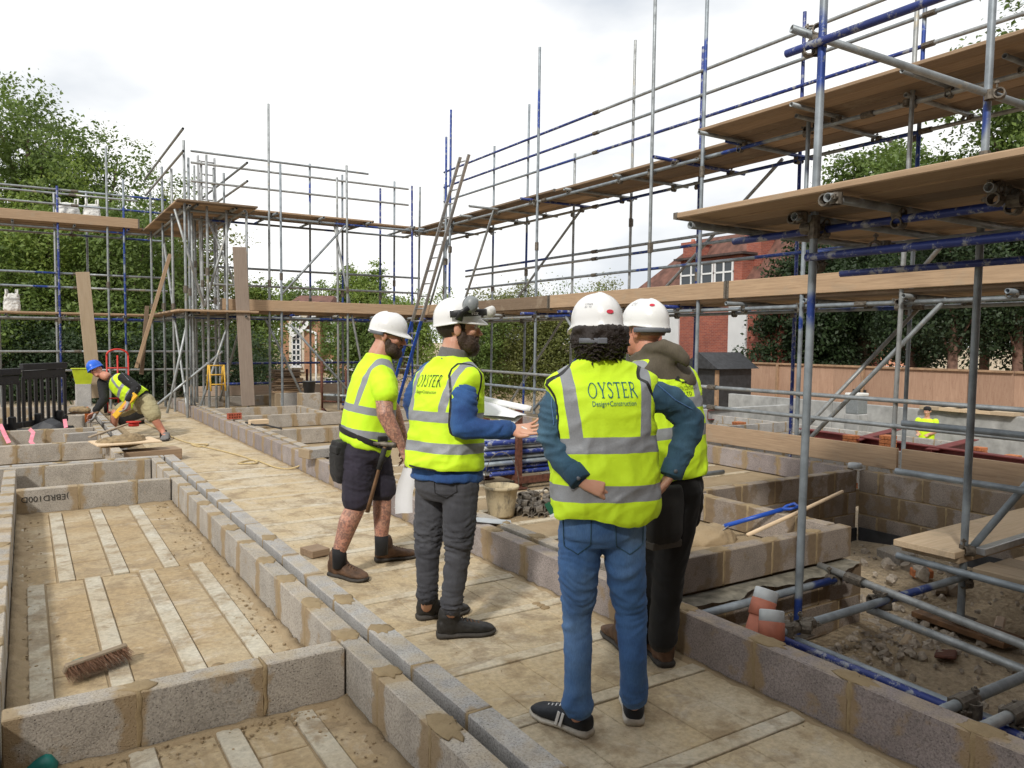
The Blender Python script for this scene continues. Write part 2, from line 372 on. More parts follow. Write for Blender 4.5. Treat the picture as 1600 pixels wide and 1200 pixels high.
# corridor: beams across, infill blocks between
by = [0.85, 1.38, 1.92, 2.46, 2.99, 3.53, 4.07, 4.6, 5.13, 5.66, 6.2, 6.75, 7.3, 7.92, 8.45, 9.0]
for i, y in enumerate(by):
    fpiece('floor_beam', 1.36, 2.60, y-.04, y+.04, 0.003, 'floor_beam')
    if i+1 < len(by):
        yy0, yy1 = y+.045, by[i+1]-.045; x = 1.36-random.uniform(0, .12)
        while x < 2.60:
            x1 = min(x+0.22, 2.60); fpiece('floor_block', max(x, 1.36), x1, yy0, yy1, 0.0, 'floor_block'); x = x1
y = 9.1
while y < 17.4:      # farther off: plain blocks in courses
    for x0, x1 in ((1.36, 1.98), (1.98, 2.60)): fpiece('floor_block', x0, x1, y, y+.53, 0.0, 'floor_block')
    y += .535
# rooms on the left: beams along, in two staggered rows
def room(y0, y1, bx, x0, x1):
    ed = [x0]+[c for q in bx for c in (q-.048, q+.048)]+[x1]
    for i in range(0, len(ed), 2):
        a, c = ed[i]+.003, ed[i+1]-.003; y = y0-random.uniform(0, .2)
        while y < y1:
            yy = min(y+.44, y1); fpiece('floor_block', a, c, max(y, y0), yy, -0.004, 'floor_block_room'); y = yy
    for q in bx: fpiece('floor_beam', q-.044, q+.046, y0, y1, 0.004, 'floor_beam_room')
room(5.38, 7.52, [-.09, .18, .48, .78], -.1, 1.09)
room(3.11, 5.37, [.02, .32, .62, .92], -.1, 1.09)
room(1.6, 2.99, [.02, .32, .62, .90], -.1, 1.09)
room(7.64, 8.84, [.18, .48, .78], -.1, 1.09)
for i in range(10):
    fpiece('floor_beam', 2.9, 4.7, 3.6+i*.53, 3.68+i*.53, 0.004, 'floor_beam')
    fpiece('floor_beam', 4.9, 7.1, 4.95+i*.53, 5.03+i*.53, 0.004, 'floor_beam')

# ================================================================== block walls
def block_mesh(lx, key, hz=.215, th=.1):
    k = ('blk', round(lx, 2), key, hz, th)
    if k not in _bx:
        mb = MB().bbox((0,0,0), (lx, th, hz), 0.005)
        sd = hash(k) % 1000
        for q in mb.v: q += Vector((noise.noise(q*23+Vector((sd,0,0))), noise.noise(q*23+Vector((0,sd,0))), noise.noise(q*23+Vector((0,0,sd)))))*0.003
        _bx[k] = setmat(mb.mesh('block'), key)
    return _bx[k]
PADS = []
for s in range(6):
    mb = MB(); n = 18; ra = [random.uniform(.6, 1.15) for _ in range(n)]
    rg = []
    for kz, kr in ((-0.002, 1.0), (0.0015, .93), (0.003, .62), (0.0035, .25)):
        rg.append([(.075*kr*ra[j]*math.cos(2*pi*j/n)+.004*random.uniform(-1,1), min(.049, max(-.049, .06*kr*ra[j]*math.sin(2*pi*j/n))), kz+random.uniform(-.0015,.0015)) for j in range(n)])
    mb.rings(rg); PADS.append(setmat(mb.mesh('pad', True), 'mortar'))
SMEARS = []
for s in range(5):
    mb = MB(); n = 9; rg = []
    for i in range(n):
        z = -.107+.214*i/(n-1); w = random.uniform(.005, .009)+(.012*random.random()**3 if 0 < i < n-1 else 0); o = random.uniform(-.004, .004)
        rg.append([(-w+o, -.0490, z), (-w*.5+o, -.0505-random.random()*.001, z), (w*.5+o, -.0505, z), (w+o, -.0490, z), (w*.4, .0490, z), (0, .0502, z), (-w*.4, .0490, z)])
    mb.rings(rg); SMEARS.append(setmat(mb.mesh('joint', True), 'mortar'))
def wall(label, axis, fixed, a0, a1, mat='block', z0=0.0, courses=1, phase=0.0, pads=0.6, th=.1, off=None, name='block_wall', sub='block'):
    """blocks laid along axis ('x' or 'y') between a0 and a1; fixed is the lower coordinate of the other axis"""
    mid = fixed+th/2
    loc = ((a0+a1)/2, mid, z0) if axis == 'x' else (mid, (a0+a1)/2, z0)
    root = thing(name, label, 'wall', loc); rz = 0 if axis == 'x' else -pi/2
    P = lambda a, z: (a, mid, z) if axis == 'x' else (mid, a, z)
    for c in range(courses):
        ph = phase+(.225 if c % 2 else 0); zc = z0+.1075+c*.225
        js = [a0]; k = math.ceil((a0-ph)/.45+1e-6)
        while ph+k*.45 < a1-.03:
            if ph+k*.45 > a0+.03: js.append(ph+k*.45)
            k += 1
        js.append(a1)
        for i in range(len(js)-1):
            lo, hi = js[i]+.005, js[i+1]-.005; me = block_mesh(hi-lo, mat, .215, th)
            part(sub, me, root, P((lo+hi)/2+random.uniform(-.001,.001), zc+random.uniform(-.002,.002)), rot=(random.uniform(-.006,.006), random.uniform(-.003,.003), rz+random.uniform(-.004,.004)+(pi if random.random()<.5 else 0)))
            if i > 0:
                part('mortar_joint', random.choice(SMEARS), root, P(js[i], zc), rot=(0, 0, rz), scale=(1, th/.1, 1))
                if c == courses-1 and random.random() < pads:
                    part('mortar_pad', random.choice(PADS), root, P(js[i]+random.uniform(-.03,.03), zc+.1085), rot=(0, 0, rz), scale=(random.uniform(.7,1.5), 1, 1))
        if c > 0:
            mb = MB().box(P((a0+a1)/2, zc-.1125), (a1-a0-.01, th-.006, .012) if axis == 'x' else (th-.006, a1-a0-.01, .012)); part('bed_joint', mb.mesh('bed'), root, mat='mortar')
    return root
W1 = wall('inner leaf of the long grey block wall left of the corridor', 'y', 1.10, 0.55, 8.95, 'block', phase=3.13, pads=.9)
W2 = wall('outer leaf of the long block wall, bordering the corridor floor on its left', 'y', 1.252, 0.55, 9.1, 'block_clean', phase=4.95, pads=.45)
wall('low block wall crossing the nearest room beside the broom head', 'x', 3.0, -.1, 1.095, 'block', phase=.315, pads=.9)
C2 = wall('low block cross wall with stencilled lettering at the far end of the room', 'x', 7.53, -.1, 1.095, 'block', phase=.36, pads=.3)
wall('low block cross wall just behind the lettered wall', 'x', 8.85, -3.2, 1.095, 'block', phase=.12, pads=.3)
wall('outer leaf returning left behind the two cross walls', 'x', 9.0, -3.2, 1.247, 'block_clean', phase=.3, pads=.2)
wall('block wall at the left edge of the picture along the room', 'y', -.205, 1.2, 8.8, 'block', phase=.2, pads=.8)
wall('low block wall in front of the black barrier, darker block at its end', 'x', 10.7, -4.0, .78, 'block', phase=-.12, pads=.3)
wall('short block wall running back beneath the mortar board', 'y', .80, 9.5, 10.65, 'block', phase=.1)
wall('inner leaf of the block wall running back from the bricklayer', 'y', .80, 11.0, 18.0, 'block', phase=.1)
wall('outer leaf of the block wall running back from the bricklayer', 'y', .96, 10.75, 18.0, 'block_clean', phase=.3)
wall('block cross wall between barrier and bricklayer, first behind the barrier', 'x', 12.4, -4.0, .795, 'block', phase=.2)
wall('block cross wall, second behind the black barrier', 'x', 14.4, -4.0, .795, 'block', phase=.05)
wall('farthest block cross wall behind the black barrier', 'x', 16.6, -4.0, .795, 'block', phase=.15)
R1 = wall('long block wall along the right side of the corridor, ending in the near right corner', 'y', 2.61, 0.3, 17.6, 'block_pink', phase=2.165, pads=.75)
wall('second leaf behind the long right corridor wall', 'y', 2.765, 3.42, 17.6, 'block', phase=2.3, pads=.5)
wall('lower course under the right corridor wall, on the scaffold side', 'y', 2.62, 0.3, 3.22, 'block_dirty', z0=-.445, courses=2, phase=2.3, pads=0)
wall('stained block wall below the shovel, upper course above the membrane', 'x', 3.23, 2.88, 4.89, 'block_dirty', phase=3.15, pads=.9)
wall('stained lower block courses below the membrane under the shovel', 'x', 3.165, 2.72, 4.92, 'block_dirty', z0=-.475, courses=2, phase=3.32, pads=0, th=.165)
wall('short stained block wall running back behind the blue shovel', 'y', 4.76, 3.34, 4.69, 'block_dirty', phase=3.6, pads=.9)
wall('deep stained block wall at the back of the right hand pit', 'x', 4.70, 4.765, 7.17, 'block_dirty', z0=-.46, courses=3, phase=5.0, pads=.9)
wall('tall dirty block wall of the pit beneath the long plank', 'y', 7.18, -1.5, 4.69, 'block_dirty', z0=-.685, courses=4, phase=.2, pads=.4)
wall('low block wall under the long scaffold, beyond the pit', 'y', 7.18, 4.81, 17.6, 'block_pink', phase=.3, pads=.6)
wall('block cross wall in the far room beside the loose block', 'x', 10.85, 2.87, 5.9, 'block', phase=3.25, pads=.5)
wall('block cross wall behind the first one in the far room', 'x', 13.1, 2.87, 6.1, 'block', phase=3.4, pads=.5)
wall('short block cross wall nearest the tall standing plank', 'x', 14.7, 2.87, 4.40, 'block', phase=3.2, pads=.3)
wall('short block wall joining two far cross walls', 'y', 4.40, 13.21, 14.8, 'block', phase=.1)
wall('back wall of blocks behind the tall standing plank', 'x', 17.75, 2.6, 7.5, 'block', phase=.1, pads=.6)
wall('block wall running back behind the papers in the far room', 'y', 6.15, 8.6, 13.0, 'block', phase=.2)
wall('block cross wall behind the outstretched hand', 'x', 8.5, 5.0, 7.15, 'block', phase=.2)
# stencil on the far cross wall, upside down as in the photo
def text_mesh(txt, size, ext=0.0):
    cu = bpy.data.curves.new('t', 'FONT'); cu.body = txt; cu.size = size; cu.extrude = ext; cu.align_x = 'CENTER'; cu.resolution_u = 3
    o = bpy.data.objects.new('t', cu); COL.objects.link(o); dg = bpy.context.evaluated_depsgraph_get()
    me = bpy.data.meshes.new_from_object(o.evaluated_get(dg)); bpy.data.objects.remove(o); bpy.data.curves.remove(cu); return me
simple('stencil', (0.035, 0.033, 0.03), 0.8, 0, 0.1, 5, 0)
part('lettering', text_mesh(')EBRD100D', .070), C2, (.11, 7.5265, .158), rot=(pi/2, pi, 0), mat='stencil')
# damp proof membrane hanging out between the courses
mb = MB(); n = 40; top = []; bot = []
rg = []
for i in range(n+1):
    X = 2.74+(4.86-2.74)*i/n; w = .06*noise.noise(Vector((X*3, 0, 0)))+.03*noise.noise(Vector((X*9, 2, 0)))
    rg.append([(X, 3.26, -.022), (X, 3.17, -.018), (X, 3.135+w*.5, -.022+w*.3), (X, 3.115+w*.9, -.035+w*.5)])
k = len(mb.v)
mb.rings(rg, caps=False, close=False)
solo('damp_proof_membrane', mb, 'damp_membrane', 'ragged grey plastic membrane sticking out between the block courses', 'membrane', smooth=True)
mb = MB().box((7.155, 3.3, -.52), (.012, 2.7, .30)).box((6.0, 4.675, -.50), (2.3, .012, .24))
solo('waterproof_sheet', mb, 'dark_sheet', 'dark green-black waterproof sheet along the foot of the pit walls', 'sheet')
# sand and crumbs along wall feet
def fillet(pts, w, h, name_root):
    mb = MB(); rg = []
    for (x, y, nx, ny) in pts:
        a = w*random.uniform(.4, 1.3); c = h*random.uniform(.3, 1.2)
        rg.append([(x, y, -.01), (x, y, c), (x+nx*a*.5, y+ny*a*.5, c*.4), (x+nx*a, y+ny*a, -.01)])
    return mb.rings(rg, caps=False, close=False)
def fil(x0, y0, x1, y1, nx, ny, w=.035, h=.018):
    n = max(4, int(math.hypot(x1-x0, y1-y0)/.05)); return fillet([(x0+(x1-x0)*i/n, y0+(y1-y0)*i/n, nx, ny) for i in range(n+1)], w, h, None)
FM = MB()
for a in ((2.607,.4,2.607,17.5,-1,0,.05,.014),(1.097,.6,1.097,3.0,-1,0,.09,.02),(1.097,3.1,1.097,7.5,-1,0,.08,.02),(-.1,7.527,1.1,7.527,0,-1,.05,.02),(-.1,2.997,1.1,2.997,0,-1,.04,.02),(-.098,3.1,-.098,7.5,1,0,.10,.04),(1.355,.6,1.355,9.0,1,0,.05,.02)):
    m2 = fil(*a); FM.add(m2.v, m2.f)
o = solo('sand_drift', FM, 'sand', 'sand and mortar droppings lying along the feet of the walls', 'sand', smooth=True, kind='stuff')

# ================================================================== scaffolding
def tube_unit(seg=12):
    mb = MB(); ro, ri = .0242, .0205; rg = []
    for z, r in ((0.5, ri), (0.5, ro), (-0.5, ro), (-0.5, ri), (0.5, ri)): rg.append([(r*math.cos(2*pi*j/seg), r*math.sin(2*pi*j/seg), z) for j in range(seg)])
    me = mb.rings(rg, caps=False).mesh('tube'); me.polygons.foreach_set('use_smooth', [abs(p.normal.z) < .5 for p in me.polygons]); return me
TUBES = {k: setmat(tube_unit(), k) for k in ('galvanised', 'blue_tube', 'part_blue_tube')}
MIXT = ['galvanised']*6+['part_blue_tube', 'blue_tube']
def coupler_mesh():
    mb = MB(); n = 10
    for ax in (0, 1):
        c = Vector((0, 0, 0)) if ax == 0 else Vector((.052, 0, 0)); rg = []
        for z, r in ((-.03, .026), (-.03, .035), (.03, .035), (.03, .026), (-.03, .026)):
            rg.append([(c.x+r*math.cos(2*pi*j/n), (r*math.sin(2*pi*j/n) if ax == 0 else z), (z if ax == 0 else r*math.sin(2*pi*j/n))) for j in range(n)])
        mb.rings(rg, caps=False)
    mb.tube([(-.03, .028, 0), (-.03, .075, 0)], .007, 6).box((-.03, .06, 0), (.024, .012, .024)).tube([(.04, -.03, .03), (.04, -.03, .08)], .007, 6).box((.04, -.03, .065), (.024, .024, .012))
    return setmat(mb.mesh('coupler'), 'coupler')
COUP = coupler_mesh()
def sleeve_mesh():
    mb = MB(); n = 10; rg = []
    for z, r in ((-.07, .026), (-.07, .034), (.07, .034), (.07, .026), (-.07, .026)): rg.append([(r*math.cos(2*pi*j/n), r*math.sin(2*pi*j/n), z) for j in range(n)])
    mb.rings(rg, caps=False).box((.034, 0, 0), (.02, .03, .12)); return setmat(mb.mesh('sleeve'), 'coupler')
SLEEVE = sleeve_mesh()
_bd = {}
def board_mesh(Lb, mat='board', w=.225, t=.038):
    k = (round(Lb, 1), mat, w)
    if k not in _bd:
        Lr = round(Lb, 1); mb = MB().bbox((0,0,0), (Lr, w-.008, t), .006)
        if Lr > 2: mb.box((Lr/2-.016, 0, 0), (.034, w-.004, t+.004)).box((-Lr/2+.016, 0, 0), (.034, w-.004, t+.004))
        me = setmat(mb.mesh('board'), mat); me.materials.append(MAT['coupler'])
        if Lr > 2: n_ = len(me.polygons); me.polygons.foreach_set('material_index', [0]*(n_-12)+[1]*12)
        _bd[k] = me
    return _bd[k]
class Scaf:
    def __init__(s, label, loc, name='scaffold'): s.r = thing(name, label, 'scaffold', loc)
    def tube(s, p, q, mat=None, name='tube', couple=()):
        p = Vector(p); q = Vector(q); d = q-p; o = part(name, TUBES[mat or random.choice(MIXT)], s.r, (p+q)/2, rot=rot_to(d), scale=(1, 1, d.length))
        for t in couple: s.coup(p.lerp(q, t))
        return o
    def coup(s, p, rz=None): part('coupler', COUP, s.r, p, rot=(0, random.choice((0, pi/2)), random.uniform(0, 6.28) if rz is None else rz))
    def sleeve(s, p, d): part('sleeve', SLEEVE, s.r, p, rot=rot_to(d))
    def std(s, X, Y, z0, z1, mat=None, base=False, lean=(0, 0)):
        if mat == 'blue_tube' and random.random() < .45: mat = 'part_blue_tube'
        p = Vector((X, Y, z0)); q = Vector((X+lean[0], Y+lean[1], z1)); s.tube(p, q, mat, 'standard')
        if z1-z0 > 4.6: s.sleeve(p.lerp(q, random.uniform(.42, .6)), q-p)
        if base: part('base_plate', setmat(box_mesh((.15, .15, .008), .002, 'coupler'), 'coupler'), s.r, (X, Y, z0+.004))
    def board(s, a, b, mat='board', flat=True, name='board', drop=0.0):
        a = Vector(a); b = Vector(b); d = b-a; R = rot_x_to(d) @ Matrix.Rotation(random.uniform(-.035, .035), 3, 'X') if flat else rot_x_to(d) @ Matrix.Rotation(pi/2+random.uniform(-.03, .03), 3, 'X')
        part(name, board_mesh(d.length, mat), s.r, (a+b)/2, rot=R, scale=((d.length)/round(d.length, 1), 1, 1))
    def deck(s, axis, a0, a1, f0, n, z, mat='board', Lb=3.9, step=.229, lap=True):
        """n boards side by side from f0 upward, laid along axis between a0 and a1"""
        for i in range(n):
            f = f0+step*(i+.5); a = a0-random.uniform(0, .05)
            while a < a1-.3:
                e = min(a+Lb, a1+random.uniform(0, .06)); zz = z+random.uniform(.002, .020)
                s.board(*(((a, f, zz), (e-.01, f, zz)) if axis == 'x' else ((f, a, zz), (f, e-.01, zz))), mat=mat); a = e
    def run_rail(s, axis, a0, a1, f, z, mats, seg=6.0, nm='ledger'):
        a = a0; i = 0
        while a < a1-.1:
            e = min(a+seg, a1)
            s.tube(*(((a, f, z), (e, f, z)) if axis == 'x' else ((f, a, z), (f, e, z))), mat=mats[i % len(mats)], name=nm)
            if e < a1-.1: s.sleeve((e, f, z) if axis == 'x' else (f, e, z), (1,0,0) if axis == 'x' else (0,1,0))
            a = e; i += 1
G, B, PB = 'galvanised', 'blue_tube', 'part_blue_tube'
# ---- long run on the right
E_ = Scaf('long two-lift scaffold run down the right side with timber decks', (8.15, 8.0, .21), 'scaffold_run')
XI, XO = 7.55, 8.75
ein = [(16.02, 4.95, G), (14.40, 6.25, B), (14.62, 5.75, B), (11.22, 6.55, PB), (8.3, 6.45, G), (7.33, 6.15, PB), (5.72, 4.05, PB), (4.55, 5.9, G), (2.9, 5.9, G), (1.0, 5.9, G)]
eout = [(17.0, 5.3, G), (14.7, 5.75, B), (13.35, 6.3, PB), (11.74, 5.0, G), (10.15, 6.55, G), (8.57, 5.95, B), (6.75, 5.85, B), (5.15, 6.3, PB), (3.4, 6.2, G), (1.6, 6.2, G), (-.3, 6.2, G)]
for Y, zt, mt in ein: E_.std(XI+random.uniform(-.03,.03), Y, .212, zt, mt, True, (random.uniform(-.03,.03), random.uniform(-.10,-.03)))
for Y, zt, mt in eout: E_.std(XO+random.uniform(-.03,.03), Y, -.5, zt, mt, True, (random.uniform(-.03,.03), random.uniform(-.10,-.03)))
for z in (2.0, 4.0):
    for X in (XI+.05, XO-.05): E_.run_rail('y', -1.0, 16.9, X, z-.075, [G, PB, G])
    for Y, zt, mt in ein:
        if zt > z: E_.coup((XI, Y, z-.075), 0)
    for Y, zt, mt in eout: E_.coup((XO, Y, z-.075), 0)
    y = -.8; k = 0
    while y < 16.8:
        ext = random.choice((0, .12, .3, .5)) if z > 3 else random.choice((.05, .2))
        E_.tube((XI-.08-ext, y, z-.02), (XO+.25, y+random.uniform(-.05,.05), z-.02), random.choice((G, G, B, PB)), 'transom'); E_.coup((XI+.05, y, z-.045), 1.57); E_.coup((XO-.05, y, z-.045), 1.57)
        y += random.uniform(.95, 1.25)
E_.deck('y', -1.0, 6.75, XI+.02-3*.229, 3, 4.035);
for y_ in (6.65, 5.35, 4.15, 2.95, 1.7, .4): E_.tube((6.80, y_, 3.985), (7.75, y_, 3.985), random.choice((G, B, G)), 'transom'); E_.coup((XI+.05, y_, 3.96), 1.57)
E_.deck('y', -1.0, 16.7, XI-.02, 5, 2.03); E_.deck('y', -1.0, 16.9, XI+.02, 5, 4.03)
a = -1.0
while a < 16.4:
    e = min(a+3.9, 16.6); E_.board((XI-.05, a, 2.165), (XI-.05, e-.02, 2.165), flat=False, name='toe_board'); E_.board((XO+.0, a, 4.165), (XO+.0, e-.02, 4.165), flat=False, name='toe_board'); a = e
for z, ms in ((4.88, [G, B, PB]), (5.22, [PB, G, B]), (5.58, [G, G, B])): E_.run_rail('y', -1.0, 16.9, XO-.06, z, ms, nm='guard_rail')
for z, ms in ((3.12, [G, G, PB]), (2.99, [G, PB, G]), (2.70, [B, PB, G])): E_.run_rail('y', -1.0, 15.8, XO-.05, z, ms, nm='guard_rail')
for z, ms in ((.92, [G, G, G]), (.66, [G, PB, G])): E_.run_rail('y', 1.0, 16.5, XI-.05, z, ms, nm='guard_rail')
for (a, c) in (((XO, 11.4, 4.0), (XO-.1, 13.9, 2.1)), ((XI, 12.6, 4.0), (XI, 13.9, 2.1)), ((XO, 7.0, 4.0), (XO, 9.6, 2.1)), ((XI+.1, 14.4, 4.0), (XI+.1, 15.6, 2.2)),
               ((XI+.06, 4.1, 1.95), (XI+.06, 5.75, .25)), ((XO, 5.0, 1.95), (XI+.1, 5.9, .3)), ((XO-.08, 3.5, 4.0), (XO-.08, 5.2, 2.1)), ((XI-.06, 10.2, 1.9), (XI-.06, 8.6, .3)), ((XI, 9.0, 1.95), (XI, 11.2, .3)), ((XO, 12.0, 1.95), (XO, 14.4, -.3))): E_.tube(a, c, random.choice((G, G, PB)), 'brace')
# ---- run along the back
Nn = Scaf('two-lift scaffold run across the back with long bare upright poles', (5.0, 16.2, .0), 'scaffold_run'); YI, YO = 15.7, 16.85
for X, zt, mt, Y in ((4.15, 6.15, G, YI), (4.40, 5.0, PB, YI), (5.80, 5.15, G, YI), (5.62, 4.9, G, YI+.1), (7.0, 5.0, B, YO), (5.35, 5.35, PB, YO), (6.1, 5.2, PB, YO), (3.1, 5.1, G, YO), (7.35, 5.2, PB, YO), (2.66, 4.9, G, YI), (3.35, 5.0, G, YO), (7.3, 4.9, B, YI)):
    Nn.std(X, Y, .0, zt, mt, False, (random.uniform(-.03,.03), 0))
for z in (2.0, 4.0):
    for Y in (YI+.05, YO-.05): Nn.run_rail('x', 2.5, 7.7, Y, z-.075, [PB, G])
    x = 2.6
    while x < 7.4:
        Nn.tube((x, YI-.15-random.uniform(0,.15), z-.02), (x+random.uniform(-.04,.04), YO+.2, z-.02), None, 'transom'); Nn.coup((x, YI+.05, z-.045)); x += random.uniform(.8, 1.1)
Nn.deck('x', 3.85, 6.35, YI-.02, 5, 4.03); Nn.deck('x', 3.85, 7.5, YI-.02, 5, 2.03); Nn.board((6.2, YI+.6, 4.075), (7.9, YI+.6, 4.075)); Nn.board((6.2, YI+.83, 4.075), (7.9, YI+.83, 4.075))
Nn.board((3.2, YI-.05, 2.165), (7.5, YI-.05, 2.165), flat=False, name='toe_board')
for z, ms in ((4.68, [G]), (5.05, [G, B]), (5.28, [G])): Nn.run_rail('x', 2.9, 7.7 if z < 5.2 else 6.7, YO-.05, z, ms, nm='guard_rail')
for z in (2.62, 2.98): Nn.run_rail('x', 3.3, 8.0, YO-.05, z, [G, G], nm='guard_rail')
for z in (.55, .98): Nn.run_rail('x', 3.4, 7.4, YO-.05, z, [B, G], nm='guard_rail')
for a, c in (((5.75, YI, 3.9), (4.4, YI, 2.4)), ((4.1, YI+.1, 1.9), (4.9, YI+.1, .2)), ((4.6, YI+.1, 1.8), (5.9, YI, .3)), ((5.55, YI+.12, 3.9), (6.15, YI, .7))): Nn.tube(a, c, G, 'brace')
# ---- return and run on the left
Rt = Scaf('scaffold bay with a board deck where the left and back runs meet', (3.1, 18.0, 0), 'scaffold_bay')
for X, Y, zt, mt in ((2.55, 15.45, 5.15, G), (2.55, 16.9, 4.9, G), (2.57, 18.3, 5.2, G), (3.65, 15.4, 3.95, G), (3.62, 17.2, 5.0, G), (3.60, 18.9, 5.1, G), (2.95, 15.5, 4.95, G), (3.3, 15.5, 3.95, G), (3.05, 17.3, 5.1, G), (2.55, 20.0, 5.0, G), (2.75, 15.9, 3.9, G)): Rt.std(X, Y, 0, zt, mt)
for z in (2.0, 4.0):
    for X in (2.60, 3.58): Rt.run_rail('y', 15.2, 20.9, X, z-.075, [G])
    for X in (2.75, 3.45): Rt.run_rail('y', 15.3, 20.8, X, z-.028, [G])
    y = 15.30
    while y < 20.8:
        Rt.board((2.38, y, z+.018), (3.82, y, z+.018)); y += .236+random.choice((0, 0, .0, .03))
for X, z in ((3.7, 4.55), (3.7, 4.9), (2.5, 4.9), (2.5, 5.3)): Rt.run_rail('y', 15.5 if X > 3 else 15.2, 20.4, X, z, [G], nm='guard_rail')
for a, c in (((2.55, 15.5, .2), (2.6, 18.6, 3.9)), ((3.6, 15.6, 1.9), (3.6, 17.8, .1)), ((3.7, 15.5, 1.9), (3.0, 15.7, 3.8)), ((3.35, 15.5, 1.9), (2.75, 15.5, .1)), ((1.9, 15.5, .15), (3.2, 15.5, 1.25)), ((2.9, 15.6, 2.1), (2.4, 15.6, 3.9)), ((3.4, 15.6, 3.8), (2.9, 15.6, 2.1)), ((2.2, 15.5, .1), (2.6, 15.5, 1.9))): Rt.tube(a, c, G, 'brace')
Lf = Scaf('two-lift scaffold run on the left in front of the tall trees', (-1.0, 20.6, -.5), 'scaffold_run')
for X, zt, mt, Y in ((.66, 4.85, B, 20.0), (.60, 4.7, G, 20.1), (1.64, 5.85, G, 20.0), (1.98, 5.15, B, 20.0), (2.83, 5.0, G, 20.1), (-1.2, 5.0, G, 20.0), (-3.0, 5.1, G, 20.0), (-.5, 5.0, G, 21.2), (1.3, 5.0, G, 21.2), (-2.3, 5.0, G, 21.2)): Lf.std(X, Y, -.5, zt, mt)
for z in (2.0, 4.0):
    for Y in (20.05, 21.15): Lf.run_rail('x', -5.0, 3.0, Y, z-.075, [G, PB])
    x = -4.6
    while x < 2.6: Lf.tube((x, 19.75, z-.02), (x, 21.4, z-.02), None, 'transom'); x += random.uniform(.9, 1.2)
    Lf.deck('x', -5.0, 2.4, 19.98, 5, z+.03)
Lf.board((-4.6, 19.95, 4.15), (-.8, 19.95, 4.15), flat=False, name='toe_board'); Lf.board((-.78, 19.95, 4.15), (2.3, 19.95, 4.15), flat=False, name='toe_board')
for z in (4.46, 4.78): Lf.run_rail('x', -5, 2.9, 20.06, z, [G, PB], nm='guard_rail')
Lf.run_rail('x', -5, 2.4, 21.1, 4.86, [G], nm='guard_rail')
for z in (2.62, 2.93): Lf.run_rail('x', -5, 2.9, 20.06, z, [PB, G], nm='guard_rail')
for z in (.75, 1.18): Lf.run_rail('x', -5, 3.6, 20.06, z, [G], nm='guard_rail')
# ---- near scaffold on the right, boards overhead
T = Scaf('near scaffold at the right with boarded deck overhead and low tubes behind the wall', (4.6, 2.4, -.4), 'scaffold_tower')
p1 = on_z(1237, 985, -.40); p1 = Vector((4.12, 3.10, -.38)); p2 = Vector((5.32, 2.69, -.40))
T.std(4.05, 3.03, -.33, 5.2, PB, True, (.07, -.03)); T.std(5.32, 2.69, -.36, 5.6, PB, True, (.02, -.05)); T.std(4.12, .35, -.4, 5.4, G, True); T.std(5.32, .2, -.4, 5.4, G, True)
LZ = 2.20
T.tube((4.2, 3.75, LZ), (4.2, -2.5, LZ), B, 'ledger'); T.tube((5.24, 3.9, LZ), (5.24, -2.5, LZ), PB, 'ledger'); T.tube((3.64, 3.62, LZ+.05), (5.6, 3.60, LZ+.05), G, 'transom')
for y, x0 in ((3.04, 3.92), (2.55, 3.55), (1.95, 3.95), (1.45, 3.55), (.4, 3.5), (-.6, 3.5)): T.tube((x0, y, LZ+.055), (5.75, y+random.uniform(-.05,.05), LZ+.055), random.choice((G, G, PB)), 'transom'); T.coup((4.2, y, LZ+.03), 1.57); T.coup((x0+.07, y, LZ+.055), 1.57)
T.deck('y', -2.5, 3.74, 3.60, 9, LZ+.10)
T.board((3.57, .3, LZ+.21), (3.57, 4.15, LZ+.21), flat=False, name='toe_board') if False else None
T.tube((4.06, 3.24, 3.30), (4.06, -2.0, 3.28), B, 'guard_rail'); T.tube((4.06, 3.05, 2.02), (4.06, -1.5, 2.02), B, 'ledger'); T.tube((5.2, 3.6, 2.02), (5.2, -1.5, 2.02), B, 'ledger')
T.coup((4.12, 3.06, 3.28)); T.coup((4.12, 3.06, 3.40)); T.coup((4.12, 3.08, LZ)); T.coup((4.16, 3.04, 2.02)); T.coup((5.32, 2.69, LZ)); T.coup((4.15, 1.9, LZ)); T.coup((4.15, 2.6, 2.05))
T.tube((4.05, 3.2, 3.44), (5.9, 2.35, 2.95), G, 'brace'); T.coup((5.28, 2.62, 3.1))
# low tubes
zt = -.06
T.tube((3.40, 2.65, zt), (5.60, 2.66, zt), PB, 'ledger'); T.tube((3.22, 3.06, zt), (4.62, 3.07, zt), PB, 'ledger')
T.tube((4.52, 3.22, zt+.05), (4.10, 1.35, zt+.05), G, 'ledger'); T.tube((4.28, 2.70, zt-.05), (4.05, 1.1, zt-.06), G, 'ledger')
T.tube((3.36, 2.70, zt-.02), (3.36, 1.30, zt-.03), B, 'ledger'); T.tube((3.50, 2.62, zt-.06), (3.46, 1.25, zt-.06), PB, 'ledger'); T.tube((3.28, 1.55, zt-.02), (3.20, .2, zt-.05), B, 'ledger')
T.tube((3.10, 1.66, zt+.04), (5.0, 1.62, zt+.04), G, 'ledger'); T.tube((3.12, 1.50, zt+.04), (5.0, 1.44, zt+.04), G, 'ledger')
for p in ((3.46, 2.65, zt), (3.62, 2.65, zt), (4.38, 2.66, zt+.02), (4.36, 2.68, zt-.02), (4.50, 3.07, zt), (5.32, 2.66, zt), (3.34, 1.62, zt+.02), (3.44, 1.48, zt+.02)): T.coup(p)
for p in ((3.50, 2.65, zt), (3.60, 2.65, zt), (3.34, 1.655, zt+.04), (3.42, 1.49, zt+.04)): T.sleeve(p, (1, 0, 0))
T.sleeve((4.44, 2.9, zt+.05), (.42, 1.87, 0))
